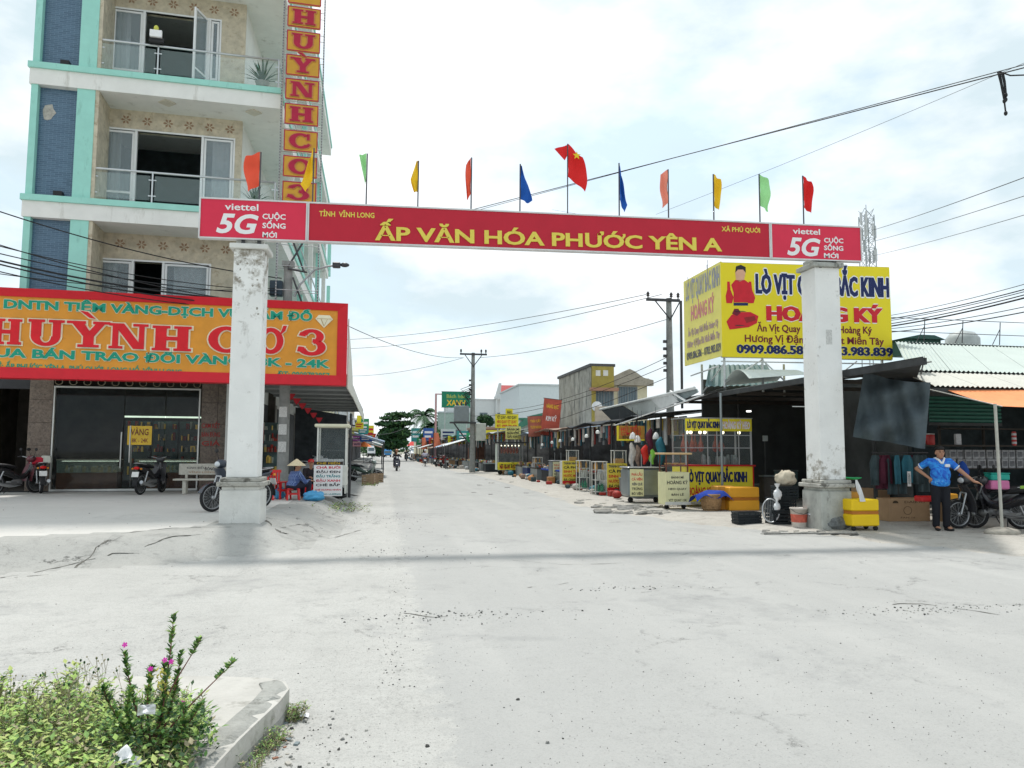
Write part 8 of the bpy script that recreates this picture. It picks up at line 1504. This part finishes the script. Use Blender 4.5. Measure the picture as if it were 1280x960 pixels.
for k in range(420):
    px = rw.uniform(-150,235); p = onZ(px, rw.uniform(875,1040), IT); a = rw.random()*6.28
    for q in range(6): a += 1.05; d = Vector((math.cos(a), math.sin(a), rw.uniform(.8,2.4))); leaf(b2, p, d, rw.uniform(.06,.16), .006, Vector((0,0,1)), rw.choice([0,2,2,3,3]))
b.build('weed_cover', wg, None, kind='stuff'); b2.build('weed_grass', wg, None, kind='stuff')
b = MB(); 
for k in range(34):
    p = onZ(rw.uniform(-20,200), rw.uniform(885,960), IT); h = rw.uniform(.16,.32); t_ = p+Vector((rw.gauss(0,.06), rw.gauss(0,.06), h)); b.tube([p, p.lerp(t_,.5)+Vector((rw.gauss(0,.01),0,.01)), t_], .0012, 3, 3, cap=False)
    if rw.random() < .75: b.ell(t_, (.006,.006,.008), 6, 4, 4)
    for q in range(3): e = t_+Vector((rw.gauss(0,.03), rw.gauss(0,.03), rw.uniform(-.03,.03))); b.tube([p.lerp(t_,.75), e], .0008, 3, 3, cap=False); b.ell(e, (.004,.004,.005), 5, 4, 3)
b.build('dry_seed_stalks', wg, None, kind='stuff')
b = MB()
for k in range(330):
    u = rw.random()**1.3; i = u*5.99; j = int(i); e = edge[j].lerp(edge[j+1], i-j); p = Vector((e.x+rw.uniform(.01,.07)+(.03 if k % 3 == 0 else 0), e.y-rw.uniform(0,.03), 0)); p.z = H(p.x, p.y)
    if nz(p.y*1.0, p.x, 3.5, 2) < -.05: continue
    sprig(b, p, rw.uniform(.02,.09), Vector((rw.gauss(0,.03), rw.gauss(0,.03), 0)), 3, .024, .009, rw, [1,1,4,0,3])
b.build('kerb_weeds', wg, None, kind='stuff')
# flowering periwinkle bush
base = onZ(185,948,IT); pw = thing('periwinkle_bush', 'straggly periwinkle bush with small magenta flowers on the traffic island', 'bush', base); D0 = proj(base)[2]; pxm = D0/960
stem_m = mat('stem_red', (.20,.09,.07), .8, var=.3); pl_ = [mat('peri_leaf', (.11,.24,.06), .5, var=.25, scale=15), mat('peri_leaf_light', (.28,.42,.10), .5, var=.2, scale=15), mat('peri_leaf_dark', (.03,.09,.03), .5, var=.3, scale=15), mat('peri_yellow', (.45,.42,.08), .6)]
def loc(px, py, dy=0.0): q = onY(px, py, base.y+dy)-base; return q
mag = mat('petal_magenta', (.70,.03,.42), .6); stems = [((190,930),(205,880),(214,820),(217,768),0,1.0),((185,935),(170,890),(160,850),(155,815),.05,.9),((195,935),(215,900),(262,858),(292,828),-.05,.45),((190,930),(200,870),(232,835),(250,800),.08,.35),((188,932),(180,880),(186,850),(190,835),-.08,.9),((195,935),(215,890),(222,850),(226,815),.1,.9),((180,935),(150,910),(135,880),(128,858),0,.8),((200,935),(230,915),(243,895),(252,880),-.1,.9),((190,935),(205,900),(208,860),(206,830),-.04,1),((185,938),(165,915),(150,890),(165,860),-.1,.9),((198,938),(225,925),(235,905),(228,882),-.14,.9)]
lb = MB(); rw = random.Random(6)
for st_ in stems:
    pts = [loc(*st_[i], st_[4]*i/3) for i in range(4)]; P = []
    for i in range(12):
        u = i/11; a, b_, c, d = pts; P.append(a*(1-u)**3+b_*3*u*(1-u)**2+c*3*u*u*(1-u)+d*u**3)
    sb = MB(); sb.tube(P, [.006-.0004*i for i in range(12)], 5); sb.build('stem', stem_m, pw)
    dens = st_[5]
    for i in range(120):
        u = (.25+.75*rw.random()) if dens > .6 else 1-.22*rw.random()**1.5
        if dens <= .6 and i > 40: break
        k = min(10, int(u*11)); p = P[k].lerp(P[k+1], u*11-k); a = rw.random()*6.28; leaf(lb, p, Vector((math.cos(a), math.sin(a), rw.uniform(.3,1.6))), rw.uniform(.024,.042), .018, Vector((0,0,1)), rw.choice([0,0,0,1,1,2]))
for k in range(1300):
    while True:
        v = Vector((rw.uniform(-1,1), rw.uniform(-1,1), rw.uniform(0,1)))
        if v.length < 1: break
    p = Vector((v.x*.30+.02, v.y*.22, .02+v.z*.25)); a = rw.random()*6.28; leaf(lb, p, Vector((math.cos(a), math.sin(a), rw.uniform(0,1.2))), rw.uniform(.022,.04), .017, Vector((0,0,1)), rw.choice([0,0,1,1,2,2]))
for k in range(40): p = loc(200+rw.gauss(0,6), 850+rw.gauss(0,7), -.1); a = rw.random()*6.28; leaf(lb, p, Vector((math.cos(a), math.sin(a), .8)), .024, .012, Vector((0,0,1)), 3)
lb.build('foliage', pl_, pw, kind='stuff')
for px, py in ((156,806),(206,825),(214,827),(188,836),(228,879)):
    c = loc(px, py, -.12); b = MB(); Mx = Matrix.Rotation(R(65), 3, 'X') @ Matrix.Rotation(rw.random(), 3, 'Z')
    for k in range(5): a = k*1.2566; d = Vector((math.cos(a), math.sin(a), 0)); s = Vector((-d.y, d.x, 0)); vs = [Vector((0,0,0)), d*.006+s*.004, d*.012+s*.004, d*.012-s*.004, d*.006-s*.004]; b.add([c+Mx @ v for v in vs], [(0,1,2,3,4)])
    b.ell(c, (.003,.003,.003), 5, 4); b.build('flower', mag, pw)
# litter: film in the bush, a white bag, paper at the kerb
def scrap(label, p, sx, sy, h, m, seed, cat='litter'):
    b = MB(); b.sheet(lambda u, v: ((u-.5)*sx, (v-.5)*sy, .01+h*(.5+.5*noise.noise(Vector((u*3, v*3, seed))))*math.sin(math.pi*min(1,max(0,u)))**.5), 12, 10, .003); o = b.build('plastic_scrap', m, None, p); tag(o, label, cat); return o
scrap('crumpled white plastic film lying in the weeds at the bottom edge', onZ(152,965,IT+.06), .14, .10, .10, wp, 3); o = scrap('torn clear plastic film caught in the periwinkle bush', base+loc(183,888,-.16), .07, .04, .12, wp, 9); o.rotation_euler = (R(70),0,R(10))
scrap('white paper scrap on the road beside the kerb weeds', gz(373,897), .12, .07, .02, wh, 12); q = gz(350,925); b = MB()
for k in range(40): p = gz(345+rw.gauss(0,12), 930+rw.gauss(0,14)); s = rw.uniform(.006,.02); b.box(p.x-s,p.x+s,p.y-s*.6,p.y+s*.6,p.z,p.z+s*.5,rw.randrange(3), rz=rw.random()*3)
b.build('kerb_litter', [MATS['rubble_pale'], MATS['patch_slate'], mat('litter_rust', (.3,.15,.1), .8)], None, kind='stuff')
b = MB()
for k in range(170): p = gz(rw.gauss(432,14) if k % 2 else rw.gauss(462,5), rw.uniform(631,641) if k % 2 else rw.uniform(603,608)); sprig(b, p, rw.uniform(.03,.12), Vector((rw.gauss(0,.05), rw.gauss(0,.05), 0)), 3, .06, .03, rw, [1,4,0,3])
b.build('pavement_weeds', wg, None, kind='stuff')
